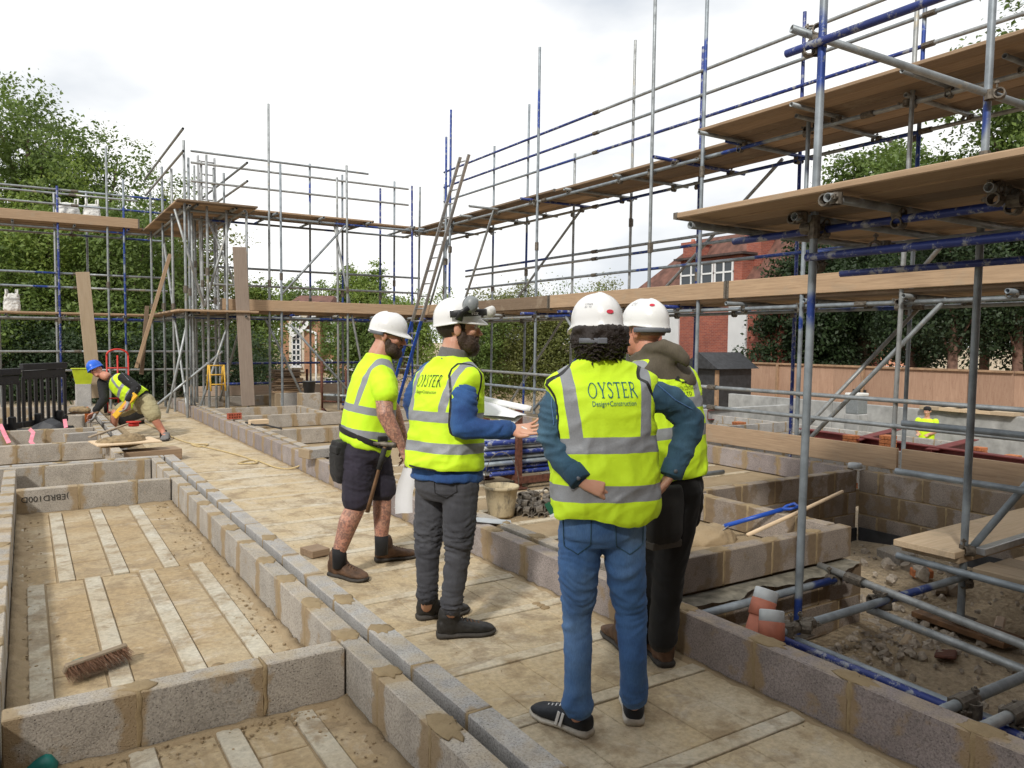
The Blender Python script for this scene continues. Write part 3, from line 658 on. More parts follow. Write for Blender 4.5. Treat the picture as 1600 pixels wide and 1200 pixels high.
# two rails by the right edge and their low deck
T.tube(on_x(1410, 661, 5.6), on_x(1410, 661, 5.6)+Vector((.1, -2.6, -.02)), PB, 'guard_rail'); T.tube(on_x(1400, 736, 5.5), on_x(1400, 736, 5.5)+Vector((.1, -2.6, -.02)), PB, 'guard_rail')
T.tube((5.36, 2.66, .12), (6.0, 2.2, 1.15), PB, 'brace'); T.coup((5.32, 2.68, .12))
T.tube(on_z(1402, 868, .0), on_z(1402, 868, .0)+Vector((-.10, -1.9, 0)), PB, 'ledger')
for i in range(4): T.board((5.33+i*.23, 2.58-.02*i, .02), (5.33+i*.23, .9, .02), mat='timber_pale')

# ================================================================== people
def cloth_mat(name, c, c2=None, r=0.85, weave=260, fade=0.0, fadec=(0.3,0.42,0.6)):
    b = NB(name); w = b.coord('World'); c2 = c2 or tuple(x*.72 for x in c)
    k = b.mix(b.ramp(b.noise(w, 7, 5, 0.6), (0.32, 0.0), (0.7, 1.0)), c2, c)
    if fade: k = b.mix(b.ramp(b.noise(w, 3.6, 4, 0.55), (0.45, 0.0), (0.68, fade)), k, fadec)
    k = b.mix(1.0, k, b.ramp(b.noise(b.map(w, (1, 1, .25)), weave, 2, 0.6), (0.3, 0.86), (0.7, 1.12)), 'MULTIPLY')
    b.col(k).rough(r).bump(b.math('ADD', b.noise(w, 34, 5, 0.6), b.math('MULTIPLY', b.noise(w, weave, 2), .3)), 0.3, 0.006)
    b.p.inputs['Sheen Weight'].default_value = 0.03
cloth_mat('denim_light', (0.055, 0.145, 0.33), (0.032, 0.092, 0.24), fade=.65, fadec=(0.16, 0.28, 0.46))
cloth_mat('denim_jacket', (0.022, 0.078, 0.135), (0.010, 0.038, 0.07), fade=.6, fadec=(0.085, 0.18, 0.26))
cloth_mat('denim_grey', (0.052, 0.053, 0.062), (0.030, 0.031, 0.038), fade=.4, fadec=(0.085, 0.088, 0.10))
cloth_mat('blue_shirt', (0.018, 0.075, 0.24), (0.008, 0.036, 0.14), fade=.5, fadec=(0.05, 0.16, 0.38))
cloth_mat('navy_shorts', (0.026, 0.021, 0.038), (0.014, 0.012, 0.022))
cloth_mat('black_trousers', (0.0035, 0.0035, 0.004), (0.002, 0.002, 0.0022))
cloth_mat('olive_hoodie', (0.105, 0.088, 0.062), (0.065, 0.054, 0.038))
cloth_mat('grey_collar', (0.14, 0.14, 0.135)); cloth_mat('khaki', (0.40, 0.36, 0.21), (0.30, 0.26, 0.145)); cloth_mat('black_jersey', (0.009, 0.009, 0.010))
cloth_mat('pouch', (0.014, 0.013, 0.013), (0.006, 0.006, 0.006)); cloth_mat('pouch_brown', (0.055, 0.046, 0.038)); cloth_mat('glove', (0.36, 0.36, 0.36))
cloth_mat('sock', (0.012, 0.012, 0.014))
def skin_mat(name, c, red, tattoo=False):
    b = NB(name); w = b.coord('World'); k = b.mix(b.ramp(b.noise(w, 16, 4), (0.35, 0), (0.7, 1)), c, red)
    if tattoo:
        z = b.xyz(w)[2]; t = b.ramp(b.noise(w, 42, 5, 0.65, 1.2), (0.40, 0.0), (0.58, 0.62)); low = b.math('LESS_THAN', z, 1.17)
        k = b.mix(b.math('MULTIPLY', t, low), k, (0.055, 0.045, 0.048))
    b.col(k).rough(0.5); b.p.inputs['Subsurface Weight'].default_value = 0.08; b.p.inputs['Subsurface Radius'].default_value = (0.012, 0.004, 0.002); b.bump(b.noise(w, 120, 3), 0.12, 0.002)
skin_mat('skin', (0.56, 0.32, 0.22), (0.52, 0.25, 0.165)); skin_mat('skin_red', (0.54, 0.26, 0.175), (0.48, 0.195, 0.13)); skin_mat('skin_tattoo', (0.54, 0.29, 0.20), (0.48, 0.215, 0.15), True)
def hair_mat(name, c):
    b = NB(name); w = b.coord('World'); b.col(b.mix(b.noise(w, 90, 4, .7), tuple(x*.45 for x in c), tuple(x*1.5 for x in c))).rough(0.6).bump(b.noise(w, 110, 4, .7), 0.9, 0.006)
hair_mat('hair_dark', (0.016, 0.009, 0.006)); hair_mat('beard_brown', (0.050, 0.028, 0.017)); hair_mat('stubble', (0.20, 0.115, 0.08))
b = NB('helmet_white'); w = b.coord('World'); b.col(b.mix(b.ramp(b.noise(w, 22, 5, .7), (0.58, 0), (0.75, .35)), (0.72, 0.73, 0.73), (0.42, 0.40, 0.36))).rough(0.28)
b.p.inputs['Coat Weight'].default_value = 0.25
simple('helmet_blue', (0.010, 0.11, 0.62), 0.35, 0, 0.08, 12, 0.05); simple('strap_grey', (0.12, 0.13, 0.15), 0.6, 0, .1, 12); simple('grey_plastic', (0.20, 0.22, 0.23), 0.4, 0, .1, 20)
simple('boot_black', (0.016, 0.015, 0.014), 0.6, 0, .4, 18, .5); simple('boot_brown', (0.11, 0.060, 0.034), 0.75, 0, .35, 18, .5); simple('shoe_navy', (0.014, 0.018, 0.026), 0.75, 0, .3, 22, .4)
simple('sole_white', (0.50, 0.47, 0.41), 0.7, 0, .2, 20); simple('sole_dark', (0.05, 0.045, 0.04), 0.8, 0, .3, 20); simple('lace_white', (0.7, 0.7, 0.7), 0.8, 0, .05, 10); simple('shoe_grey', (0.17, 0.165, 0.16), .8, 0, .25, 20)
simple('print_teal', (0.012, 0.13, 0.15), 0.7, 0, .1, 10, 0); simple('print_black', (0.015, 0.02, 0.015), 0.7, 0, .1, 10, 0); simple('print_white', (0.75, 0.75, 0.75), 0.6, 0, .02, 10, 0)
simple('tag_green', (0.01, 0.11, 0.06), 0.7, 0, .1, 10, 0); simple('tag_red', (0.55, 0.02, 0.05), 0.6, 0, .1, 10, 0); simple('lens_dark', (0.02, 0.02, 0.025), 0.15, 0, 0, 10, 0); simple('eye_white', (0.6, 0.57, 0.53), .3, 0, 0, 10, 0); simple('handle_wood', (0.16, 0.085, 0.04), .6, 0, .3, 16, .2)
def vest_mat(name, bands, vert, vz, yellow=(0.64, 0.93, 0.02), half=None):
    """hi-vis cloth; bands = reflective bands (z0,z1) round the body, vert = (x0,x1) braces above vz, in the garment's own coordinates"""
    b = NB(name); o = b.coord(); x, y, z = b.xyz(o)
    o2 = o
    wob = b.math('MULTIPLY', b.math('SUBTRACT', b.noise(o, 5, 2), .5), .016); zz = b.math('ADD', z, wob)
    m_ = None
    def between(v, a, c): return b.math('MULTIPLY', b.math('GREATER_THAN', v, a), b.math('LESS_THAN', v, c))
    for a, c in bands:
        t = between(zz, a, c); m_ = t if m_ is None else b.math('MAXIMUM', m_, t)
    if vert:
        ax = b.math('ABSOLUTE', b.math('ADD', x, b.math('MULTIPLY', wob, .6))); ax = b.math('SUBTRACT', ax, b.math('MULTIPLY', b.math('MAXIMUM', b.math('SUBTRACT', z, vz), 0.0), vert[2] if len(vert) > 2 else 0.0))
        m_ = b.math('MAXIMUM', m_, b.math('MULTIPLY', between(ax, vert[0], vert[1]), b.math('GREATER_THAN', z, vz)))
    c = b.mix(b.ramp(b.noise(o, 9, 4), (0.3, 0), (0.7, 1)), tuple(q*.9 for q in yellow), yellow)
    c = b.mix(b.ramp(b.noise(o, 6, 5, .65), (0.66, 0), (0.78, .25)), c, (0.42, 0.42, 0.10))
    silver = b.mix(b.noise(o, 200, 2), (0.20, 0.215, 0.235), (0.29, 0.305, 0.325))
    at = b.n('Attribute', attribute_name='arm'); edge = b.math('MULTIPLY', b.math('LESS_THAN', at.outputs['Fac'], .0055), b.math('GREATER_THAN', at.outputs['Fac'], 1e-6))
    b.col(b.mix(edge, b.mix(m_, c, silver), (0.012, 0.013, 0.012))).rough(b.math('MULTIPLY_ADD', m_, -.28, .75)).bump(b.math('ADD', b.math('ADD', b.noise(o, 17, 4, .55), b.math('MULTIPLY', m_, .12)), b.math('MULTIPLY', b.noise(o, 330, 2), .05)), 0.4, 0.010)
    return b.m

def fuse(mb, voxel=.008, smooth=4, disp=None, mat=None, name='mesh'):
    me = mb.mesh('tmp'); o = bpy.data.objects.new('tmp', me); COL.objects.link(o)
    r = o.modifiers.new('r', 'REMESH'); r.mode = 'VOXEL'; r.voxel_size = voxel
    if smooth: s = o.modifiers.new('s', 'SMOOTH'); s.factor = 0.5; s.iterations = smooth
    dg = bpy.context.evaluated_depsgraph_get(); out = bpy.data.meshes.new_from_object(o.evaluated_get(dg)); bpy.data.objects.remove(o); bpy.data.meshes.remove(me)
    out.name = name
    if disp:
        n = len(out.vertices); co = np.empty(n*3); no = np.empty(n*3); out.vertices.foreach_get('co', co); out.vertices.foreach_get('normal', no); co = co.reshape(-1, 3); no = no.reshape(-1, 3)
        d = np.array([disp(Vector(p), Vector(q)) for p, q in zip(co, no)]); co += no*d[:, None]; out.vertices.foreach_set('co', co.ravel()); out.update()
    out.polygons.foreach_set('use_smooth', [True]*len(out.polygons))
    if mat: setmat(out, mat)
    return out
def folds(amp, kx=7.0, kz=16.0, sd=0.0, lo=None):
    """creases: warped ridges running slantwise, sharper on their crests, with broad slack between"""
    def f(p, n):
        w = Vector((noise.noise(Vector((p.x*5+sd, p.y*5, p.z*5))), noise.noise(Vector((p.x*5, p.y*5+7+sd, p.z*5))), noise.noise(Vector((p.x*5, p.y*5, p.z*5+13+sd)))))*.055
        q = p+w; sl = q.z+.5*(q.x-q.y)*math.sin(q.z*9+sd)
        r1 = 1-abs(noise.noise(Vector((q.x*kx*.7+sd, q.y*kx*.7, sl*kz*.62))))*2.6; r2 = 1-abs(noise.noise(Vector((q.x*kx*1.5+31+sd, q.y*kx*1.5, (q.z-.6*(q.x+q.y))*kz*1.1))))*3.0
        k = 1.0 if lo is None else lo(p)
        return amp*k*(.55*max(r1, -.35)+.30*max(r2, -.3)+.35*noise.noise(q*6.0))
    return f
def frame(f, up=(0,0,1)):
    z = Vector(up).normalized(); f = Vector(f); y = (f-z*f.dot(z)).normalized(); x = y.cross(z); return Matrix((x, y, z)).transposed()
def limb(mb, pts, rad, seg=14, k=5):
    """smooth tapered limb through joints with rounded ends"""
    pts = [Vector(p) for p in pts]; P = []; R = []
    for i in range(len(pts)-1):
        for j in range(k):
            t = j/k; P.append(pts[i].lerp(pts[i+1], t)); R.append(rad[i]+(rad[i+1]-rad[i])*t)
    P.append(pts[-1]); R.append(rad[-1])
    d0 = (P[0]-P[1]).normalized(); d1 = (P[-1]-P[-2]).normalized(); h = []
    P = [P[0]+d0*R[0]*.8, P[0]+d0*R[0]*.5]+P+[P[-1]+d1*R[-1]*.5, P[-1]+d1*R[-1]*.8]; R = [R[0]*.45, R[0]*.83]+R+[R[-1]*.83, R[-1]*.45]
    return mb.tube(P, R, seg)
def loft(mb, O, F, st, n=28, ex=2.5, zf=None):
    """sections (z, half width, half depth, forward shift, side shift) in the frame F at O"""
    rg = []
    for s in st:
        z, a, c = s[:3]; fy = s[3] if len(s) > 3 else 0; fx = s[4] if len(s) > 4 else 0; r = []
        for j in range(n):
            t = 2*pi*j/n; cs, sn = math.cos(t), math.sin(t); q = Vector((a*abs(cs)**(2/ex)*(1 if cs >= 0 else -1)+fx, c*abs(sn)**(2/ex)*(1 if sn >= 0 else -1)+fy, z))
            if zf: q.z += zf(q, s)
            r.append(O+F @ q)
        rg.append(r)
    return mb.rings(rg)
def hand(mb, wr, d, pn, side=1, curl=(.25,.3,.35,.45), spread=.06, thumb=.7, s=1.0):
    """palm, four fingers and a thumb; d points from the wrist to the knuckles, pn out of the palm, side=+1 thumb towards d x pn"""
    d = Vector(d).normalized(); pn = Vector(pn); pn = (pn-d*pn.dot(d)).normalized(); w = d.cross(pn)*side
    wr = Vector(wr); mb.tube([wr-d*.03*s, wr, wr+d*.03*s, wr+d*.07*s, wr+d*.095*s], [(.026*s, .021*s), (.027*s, .021*s), (.037*s, .019*s), (.042*s, .016*s), (.036*s, .013*s)], 14, ref=w)
    for i, (L_, off) in enumerate(((.074, .0345), (.084, .0118), (.078, -.0118), (.060, -.0340))):
        p = wr+d*(.088-.004*abs(i-1))*s+w*off*s; a = 0.0; pts = [p-d*.015*s, p]; dd = (d+w*((1.5-i)*spread)).normalized()
        for k in range(3):
            a += curl[i]*(.8 if k == 0 else 1.1); q = (dd*math.cos(a)+pn*math.sin(a)); p = p+q*L_*s*(.45, .32, .23)[k]; pts.append(p)
        mb.tube(pts+[pts[-1]+q*.004*s], [.0085*s, .0085*s, .0078*s, .0074*s, .0066*s, .0035*s], 9)
    p = wr+d*.022*s+w*.026*s; t1 = (d*.62+w*thumb+pn*.25).normalized(); t2 = (d*.85+w*thumb*.45+pn*.3).normalized()
    mb.tube([p-t1*.012*s, p+t1*.022*s, p+t1*.046*s, p+t1*.046*s+t2*.03*s, p+t1*.046*s+t2*.048*s], [.013*s, .0145*s, .0115*s, .0098*s, .005*s], 9)
def head_shape(mb, C, F, s=1.0):
    P = lambda x, y, z: C+F @ (Vector((x, y, z))*s)
    E = lambda c, r: mb.ell(P(*c), tuple(q*s for q in r), F)
    E((0, -.012, .03), (.074, .096, .092)); E((0, .022, -.035), (.062, .070, .080)); E((0, .048, -.085), (.040, .042, .036)); E((0, .068, .022), (.054, .026, .026))
    mb.tube([P(0, .083, .012), P(0, .103, -.012), P(0, .114, -.030), P(0, .095, -.040)], [.009*s, .010*s, .0155*s, .011*s], 10)
    for q in (-1, 1):
        E((q*.077, -.012, -.012), (.010, .020, .032)); E((q*.038, .066, -.02), (.026, .022, .022)); E((q*.012, .103, -.034), (.010, .011, .009))
    E((0, .086, -.062), (.024, .013, .007)); E((0, .084, -.072), (.021, .013, .008)); E((0, .088, -.098), (.018, .014, .014))
def helmet(root, C, F, mat, s=1.0, peak=.05, label=None, ridge=True, sc=(.112, .142, .125)):
    mb = MB(); n = 40; rg = []
    def prof(ph, t):
        sa = math.sin(t)**.86; z = math.cos(t)*sc[2]; c, q = math.cos(ph), math.sin(ph)
        rx = sc[0]; ry = sc[1]; rr = 1.0+ridge*.02*max(0, math.cos(2*ph))*math.sin(t)
        return Vector((rx*sa*q*rr, ry*sa*c*rr, z+ridge*.006*math.exp(-(q*sa*9)**2)))
    for i in range(1, 13):
        t = .08+(pi/2-.08)*i/12; rg.append([prof(2*pi*j/n, t) for j in range(n)])
    base = rg[-1]
    def brim(k, z): 
        r = []
        for j, p in enumerate(base):
            ph = 2*pi*j/n; c = math.cos(ph); e = (.005+peak*max(0, c)**2.2)*k; d = Vector((p.x, p.y, 0)).normalized(); r.append(p+d*e+Vector((0, 0, z-.016*max(0, c)*k-.018*max(0, -c))))
        return r
    rg += [brim(0.0, -.012), brim(.6, -.020), brim(1.0, -.026), brim(1.0, -.030), brim(.5, -.027), brim(-.25, -.018)]
    inn = [[q*.93+Vector((0, 0, -.01)) for q in r] for r in (rg[11], rg[7], rg[3], rg[0])]
    mb.rings(rg+inn)
    mb.v = [C+F @ (q*s) for q in mb.v]
    h = part('helmet', mb.mesh('helmet', True), root, mat=mat)
    return h
def shoe(root, heel, toe, mat, sole, w=.052, Ln=.29, top=.095, z=0.0, laces=None, boot=False, name='shoe'):
    d = Vector(toe)-Vector(heel); d.z = 0; d.normalize(); h = Vector(heel); h.z = z; F = frame(d)
    def sec(y, hw, z0, z1, n=14, ex=3.0):
        r = []
        for j in range(n):
            t = 2*pi*j/n; c, q = math.cos(t), math.sin(t); r.append(h+F @ Vector((hw*abs(c)**(2/ex)*(1 if c >= 0 else -1), y*Ln, (z0+z1)/2+(z1-z0)/2*abs(q)**(2/ex)*(1 if q >= 0 else -1))))
        return r
    sm = MB().rings([sec(-.01, w*.5, .0, .028), sec(.03, w*.75, 0, .032), sec(.15, w*.82, 0, .032), sec(.42, w*.78, .003, .028), sec(.7, w*1.0, 0, .026), sec(.88, w*.85, .002, .028), sec(.97, w*.55, .008, .030), sec(1.0, w*.3, .012, .028)])
    tp = top
    um = MB().rings([sec(0, w*.4, .022, .075), sec(.035, w*.66, .02, tp*.93), sec(.14, w*.76, .02, tp), sec(.30, w*.76, .02, tp*.98), sec(.42, w*.78, .02, max(.085, tp*.72)), sec(.58, w*.88, .02, .074), sec(.74, w*.93, .02, .060), sec(.88, w*.78, .02, .050), sec(.955, w*.5, .022, .041), sec(.985, w*.25, .025, .034)])
    if boot: limb(um, [h+F @ Vector((0, .22*Ln, .05)), h+F @ Vector((0, .20*Ln, tp+.012))], [.052, .056])
    u = part(name, fuse(um, .006, 3, folds(.0025, 30, 30)), root, mat=mat); part('sole', sm.mesh('sole', True), u, mat=sole)
    if laces:
        lm = MB()
        for k in range(5):
            y = (.40+.07*k)*Ln; zz = .092-.007*k if not boot else .098-.008*k; lm.tube([h+F @ Vector((-.022, y, zz-.010)), h+F @ Vector((0, y+.006, zz+.001)), h+F @ Vector((.022, y+.012, zz-.010))], .0028, 6)
        part('laces', lm.mesh('laces', True), u, mat=laces)
    return u
GL = {  # letters as strokes: (points, half width), unit box 0..1 high
 'O': (.95, [('ring', .46, .5, .46, .5, .11, .05)]),
 'Y': (.80, [([(.08,1),(.40,.46)], .065), ([(.74,1),(.42,.46)], .035), ([(.41,.5),(.41,0)], .065), ([(-.03,.985),(.22,.985)], .018), ([(.58,.985),(.86,.985)], .018), ([(.26,.015),(.56,.015)], .018)]),
 'S': (.58, [([(.52,.80),(.46,.93),(.30,.985),(.13,.90),(.10,.74),(.22,.60),(.40,.47),(.50,.30),(.42,.09),(.25,.015),(.09,.07),(.03,.22)], .048)]),
 'T': (.76, [([(.38,1),(.38,0)], .062), ([(.02,.97),(.74,.97)], .032), ([(.035,.98),(.03,.80)], .02), ([(.73,.98),(.735,.80)], .02), ([(.24,.015),(.52,.015)], .018)]),
 'E': (.66, [([(.13,1),(.13,0)], .062), ([(.02,.97),(.56,.97)], .028), ([(.13,.52),(.44,.52)], .026), ([(.02,.03),(.58,.03)], .028), ([(.56,.98),(.56,.82)], .02), ([(.58,.02),(.60,.20)], .02), ([(.44,.62),(.44,.42)], .016)]),
 'R': (.78, [([(.13,1),(.13,0)], .062), ([(.02,.975),(.30,.975),(.48,.90),(.52,.75),(.46,.60),(.28,.52),(.13,.52)], .040), ([(.34,.52),(.72,.02)], .058), ([(.02,.015),(.26,.015)], .018), ([(.64,.015),(.80,.015)], .018)])}
def serif_word(txt, h):
    vs = []; fs = []; x = 0
    for ch in txt:
        wd_, st = GL[ch]
        for q in st:
            if q[0] == 'ring':
                _, cx, cy, rx, ry, tx, ty = q; n = 28; k = len(vs)
                for j in range(n):
                    a = 2*pi*j/n; vs.append((x+cx+rx*math.cos(a), cy+ry*math.sin(a))); vs.append((x+cx+(rx-tx)*math.cos(a), cy+(ry-ty)*math.sin(a)))
                for j in range(n): a = k+2*j; c = k+2*((j+1) % n); fs.append((a, c, c+1, a+1))
            else:
                P, hw = q; k = len(vs)
                for i, p in enumerate(P):
                    a = Vector(P[max(i-1, 0)]); c = Vector(P[min(i+1, len(P)-1)]); t = (c-a).normalized(); nn = Vector((-t.y, t.x))*hw
                    vs.append((x+p[0]+nn.x, p[1]+nn.y)); vs.append((x+p[0]-nn.x, p[1]-nn.y))
                for i in range(len(P)-1): fs.append((k+2*i, k+2*i+1, k+2*i+3, k+2*i+2))
        x += wd_+.10
    W_ = x-.1; me = bpy.data.meshes.new('word'); me.from_pydata([((a-W_/2)*h, c*h, 0) for a, c in vs], [], fs); return me
from mathutils.bvhtree import BVHTree
def print_on(root_obj, vest_me, flat_me, x, z, mat, name, sgn=-1, off=.004, sx=1.0):
    """lay flat lettering (x right, y up) onto the back of a garment: cast along the garment's own y axis"""
    bm = bmesh.new(); bm.from_mesh(vest_me); bv = BVHTree.FromBMesh(bm); bm.free()
    bm = bmesh.new(); bm.from_mesh(flat_me); bmesh.ops.triangulate(bm, faces=bm.faces); bmesh.ops.subdivide_edges(bm, edges=[e for e in bm.edges if e.calc_length() > .02], cuts=1)
    for q in bm.verts:
        X = x+q.co.x*sx; Z = z+q.co.y; hit = bv.ray_cast(Vector((X, sgn*1.0, Z)), Vector((0, -sgn, 0)))
        q.co = (hit[0]+hit[1]*off) if hit[0] is not None else Vector((X, sgn*.16, Z))
    bm.to_mesh(flat_me); bm.free(); setmat(flat_me, mat)
    o = bpy.data.objects.new(name, flat_me); COL.objects.link(o); o.parent = root_obj; return o
def bind(me, arms, O, F, zmin=.16):
    """distance from every point of the garment to the upper arms: the material draws the binding where the sleeve comes out"""
    am = MB()
    for P_, R_ in arms: limb(am, P_, R_, 20, 6)
    t = am.mesh('t'); bm = bmesh.new(); bm.from_mesh(t); bv = BVHTree.FromBMesh(bm); bm.free(); at = me.attributes.new('arm', 'FLOAT', 'POINT'); d = []
    for q in me.vertices: d.append(bv.find_nearest(O+F @ q.co)[3] if q.co.z > zmin else 1.0)
    at.data.foreach_set('value', d); bpy.data.meshes.remove(t)
def open_hem(me):
    bm = bmesh.new(); bm.from_mesh(me); bmesh.ops.delete(bm, geom=[f for f in bm.faces if f.normal.z < -.55 and f.calc_center_median().z < .06], context='FACES')
    bmesh.ops.delete(bm, geom=[q for q in bm.verts if not q.link_faces], context='VERTS')
    for _ in range(14):
        mv = []
        for q in bm.verts:
            if q.is_boundary:
                nb = [e.other_vert(q).co for e in q.link_edges if e.is_boundary]
                if len(nb) == 2: mv.append((q, (nb[0]+nb[1])*.25+q.co*.5))
        for q, c in mv: q.co = c
    bm.to_mesh(me); bm.free(); me.polygons.foreach_set('use_smooth', [True]*len(me.polygons))
def vest(root, O, F, st, mat, wr=.007, vox=.008, sd=0.0, hem=None, ex=2.6, name='hi_vis_vest', caps=()):
    mb = MB(); loft(mb, Vector((0,0,0)), Matrix.Identity(3), st, 32, ex, hem)
    for c, r in caps: mb.ell(c, r, None, 18, 10)
    def dsp(p, n):
        v = Vector((p.x*6+sd, p.y*6, p.z*9)); w = Vector((noise.noise(p*6), noise.noise(p*6+Vector((9, 0, 0))), noise.noise(p*6+Vector((0, 9, 0)))))*.05; q = p+w; low = max(.2, 1-max(0, p.z)*1.6)
        return wr*(noise.noise(v)*.5+.75*max(-.3, 1-abs(noise.noise(Vector((q.x*5+q.z*7+sd, q.y*5, q.z*11-q.x*6))))*2.6)*low+.55*max(-.2, 1-abs(noise.noise(Vector((q.x*13+sd, q.y*13, q.z*2.6))))*3)*low+.4*max(-.2, 1-abs(noise.noise(Vector((q.x*9-q.z*12+sd, q.y*9, q.z*9))))*3.2))
    me = fuse(mb, vox, 4, dsp); open_hem(me)
    o = part(name, me, root, O, rot=F, mat=mat); return o, me
def strap(mb, pts, w, t=.003, ref=(0,0,1)):
    mb.tube(pts, [(w/2, t)]*len(pts), 8, ref=ref)

FWH = Vector((FW.x, FW.y, 0)).normalized(); RTH = Vector((RT.x, RT.y, 0)).normalized(); UP = Vector((0, 0, 1))
def onz(x, y, z=0.0): return on_z(x, y, z)
def eyes(root, C, F, s=1.0):
    for q in (-1, 1):
        e = part('eye', MB().ell(C+F @ (Vector((q*.031, .083, .004))*s), (.0115*s,)*3, None, 10, 8).mesh('eye', True), root, mat='eye_white'); part('iris', MB().ell(C+F @ (Vector((q*.031, .0915, .004))*s), (.006*s, .004*s, .006*s), F, 8, 6).mesh('iris', True), e, mat='lens_dark')

def strands(ob, n, ln, C):
    me = ob.data; cm = MB(); idx = rng.integers(0, len(me.vertices), n)
    for i in idx:
        q = me.vertices[int(i)]; d = (q.normal+Vector((random.gauss(0, .35), random.gauss(0, .35), -.9+random.gauss(0, .3)))).normalized(); t = d.orthogonal().normalized()*.0012; cm.add([q.co-t, q.co+t, q.co+d*ln*random.uniform(.5, 1.2)], [(0, 1, 2)])
    o = part('strands', cm.mesh('strands'), ob, mat='beard_brown'); o.location = (0, 0, 0)
# ---------------------------------------------------------------- nearest person, seen from behind, denim jacket and jeans
def build_near():
    d0 = 2.86; D = lambda x, y, o=0.0: dep(x, y, d0+o); f = (FWH*.98-RTH*.12).normalized(); F = frame(f, (D(936, 560)-D(941, 805)))
    hf = (FWH*.90-RTH*.44).normalized(); HF = frame(hf, Vector((0, 0, 1))+hf*.06)
    root = thing('person', 'person with dark curly hair seen from behind, denim jacket under lettered yellow vest, blue jeans', 'person', (onz(940, 1140)), 'people on the site')
    HC = D(931, 521, .02); s = .90
    shL, shR = D(880, 592), D(1008, 598); elL, wrL = D(862, 684, -.05), D(905, 748, -.15); elR, wrR = D(1079, 656, .02), D(1050, 738, -.02)
    hipL, knL, anL = D(908, 815), D(901, 962, .02), D(903, 1096, .0); hipR, knR, anR = D(974, 815), D(986, 955, .02), D(991, 1080, .03)
    mb = MB(); head_shape(mb, HC, HF, s); limb(mb, [HC-Vector((0,0,.07))-hf*.02, D(935, 575)], [.052, .062])
    loft(mb, D(941, 805), F, [(-.06, .10, .07), (0, .15, .10), (.15, .135, .09), (.30, .14, .09), (.42, .14, .075), (.49, .10, .055), (.56, .055, .05)])
    limb(mb, [shL+F @ Vector((.035, 0, -.055)), D(868, 635, -.02), elL, D(884, 722, -.10), wrL], [.042, .040, .036, .032, .027]); limb(mb, [shR-F @ Vector((.035, 0, .055)), D(1045, 624, .0), elR, D(1066, 700, .0), wrR], [.042, .040, .036, .032, .027])
    for a, c, e in ((hipL, knL, anL), (hipR, knR, anR)): limb(mb, [a, c, e], [.075, .05, .036])
    limb(mb, [anL, Vector((onz(903, 1145).x, onz(903, 1145).y, .05))], [.034, .028]); limb(mb, [anR, Vector((onz(990, 1124).x, onz(990, 1124).y, .05))], [.034, .028])
    hand(mb, wrL, RTH*.93-UP*.28-FWH*.1, FWH*.8-UP*.5, 1, (.45, .5, .55, .6), .05, .5, .98); hand(mb, wrR, -UP*.75-RTH*.35+FWH*.45, FWH*.3-RTH*.9, -1, (.35, .4, .45, .5), .05, .6, .98)
    part('body', fuse(mb, .005, 3), root, mat='skin'); eyes(root, HC, HF, s)
    # jeans
    mb = MB(); loft(mb, D(941, 812), F, [(-.09, .120, .080, -.01), (-.05, .156, .100, -.015), (.02, .164, .106, -.012), (.10, .158, .10), (.15, .150, .095)], 26, 2.3)
    limb(mb, [hipL+Vector((0,0,-.03)), D(904, 890, -.01), knL, D(903, 1030, -.01), anL+Vector((0,0,-.01))], [.086, .075, .054, .051, .049]); limb(mb, [hipR+Vector((0,0,-.03)), D(977, 890, -.01), knR, D(989, 1025, -.01), anR+Vector((0,0,-.01))], [.084, .072, .052, .050, .049])
    lo = lambda p: .45+1.3*math.exp(-((p.z-.52)/.12)**2)+1.6*math.exp(-((p.z-.12)/.09)**2)
    j = part('jeans', fuse(mb, .007, 4, folds(.0085, 6, 26, 3, lo)), root, mat='denim_light')
    for x, sg in ((902, -1), (983, 1)):      # back pockets with stitching
        bm_ = []; pts = [(x-22, 808), (x+22, 806), (x+21, 850), (x+1, 866), (x-20, 853)]
        st = MB(); P = [D(a, c, -.145) for a, c in pts]
        me = j.data; bm = bmesh.new(); bm.from_mesh(me); bv = BVHTree.FromBMesh(bm); bm.free()
        Q = []
        for k in range(5):
            for t in range(8):
                q = P[k].lerp(P[(k+1) % 5], t/8); h = bv.find_nearest(q)
                hit = bv.ray_cast(CAM, (q-CAM).normalized()); Q.append((hit[0]+hit[1]*.002) if hit[0] is not None else q)
        st.tube(Q+[Q[0]], .0022, 6); part('pocket_seam', st.mesh('seam', True), j, mat='denim_jacket')
    for name, pp, mt in (('leather_tag', [(897, 796), (909, 795), (909, 800), (897, 801)], 'tag_red'),):
        mb = MB().bbox(D(903, 798, -.128), (.03, .004, .011), .001, frame(f)); part(name, mb.mesh(name), j, mat=mt)
    # denim jacket
    mb = MB(); loft(mb, D(941, 805), F, [(.02, .165, .115), (.15, .165, .115), (.30, .165, .11), (.42, .16, .09), (.49, .12, .06), (.545, .075, .058)], 26)
    limb(mb, [shL+F @ Vector((.025, 0, -.045)), D(868, 635, -.02), elL, D(884, 722, -.10), wrL-(wrL-elL).normalized()*.01], [.062, .057, .050, .045, .039]); limb(mb, [shR-F @ Vector((.025, 0, .045)), D(1045, 624, .0), elR, D(1066, 700, .0), wrR-(wrR-elR).normalized()*.01], [.062, .057, .051, .046, .040])
    lo = lambda p: .6+1.1*math.exp(-min((p-elL).length, (p-elR).length)**2/.02)
    jk = part('jacket', fuse(mb, .007, 4, folds(.009, 9, 22, 5, lo)), root, mat='denim_jacket')
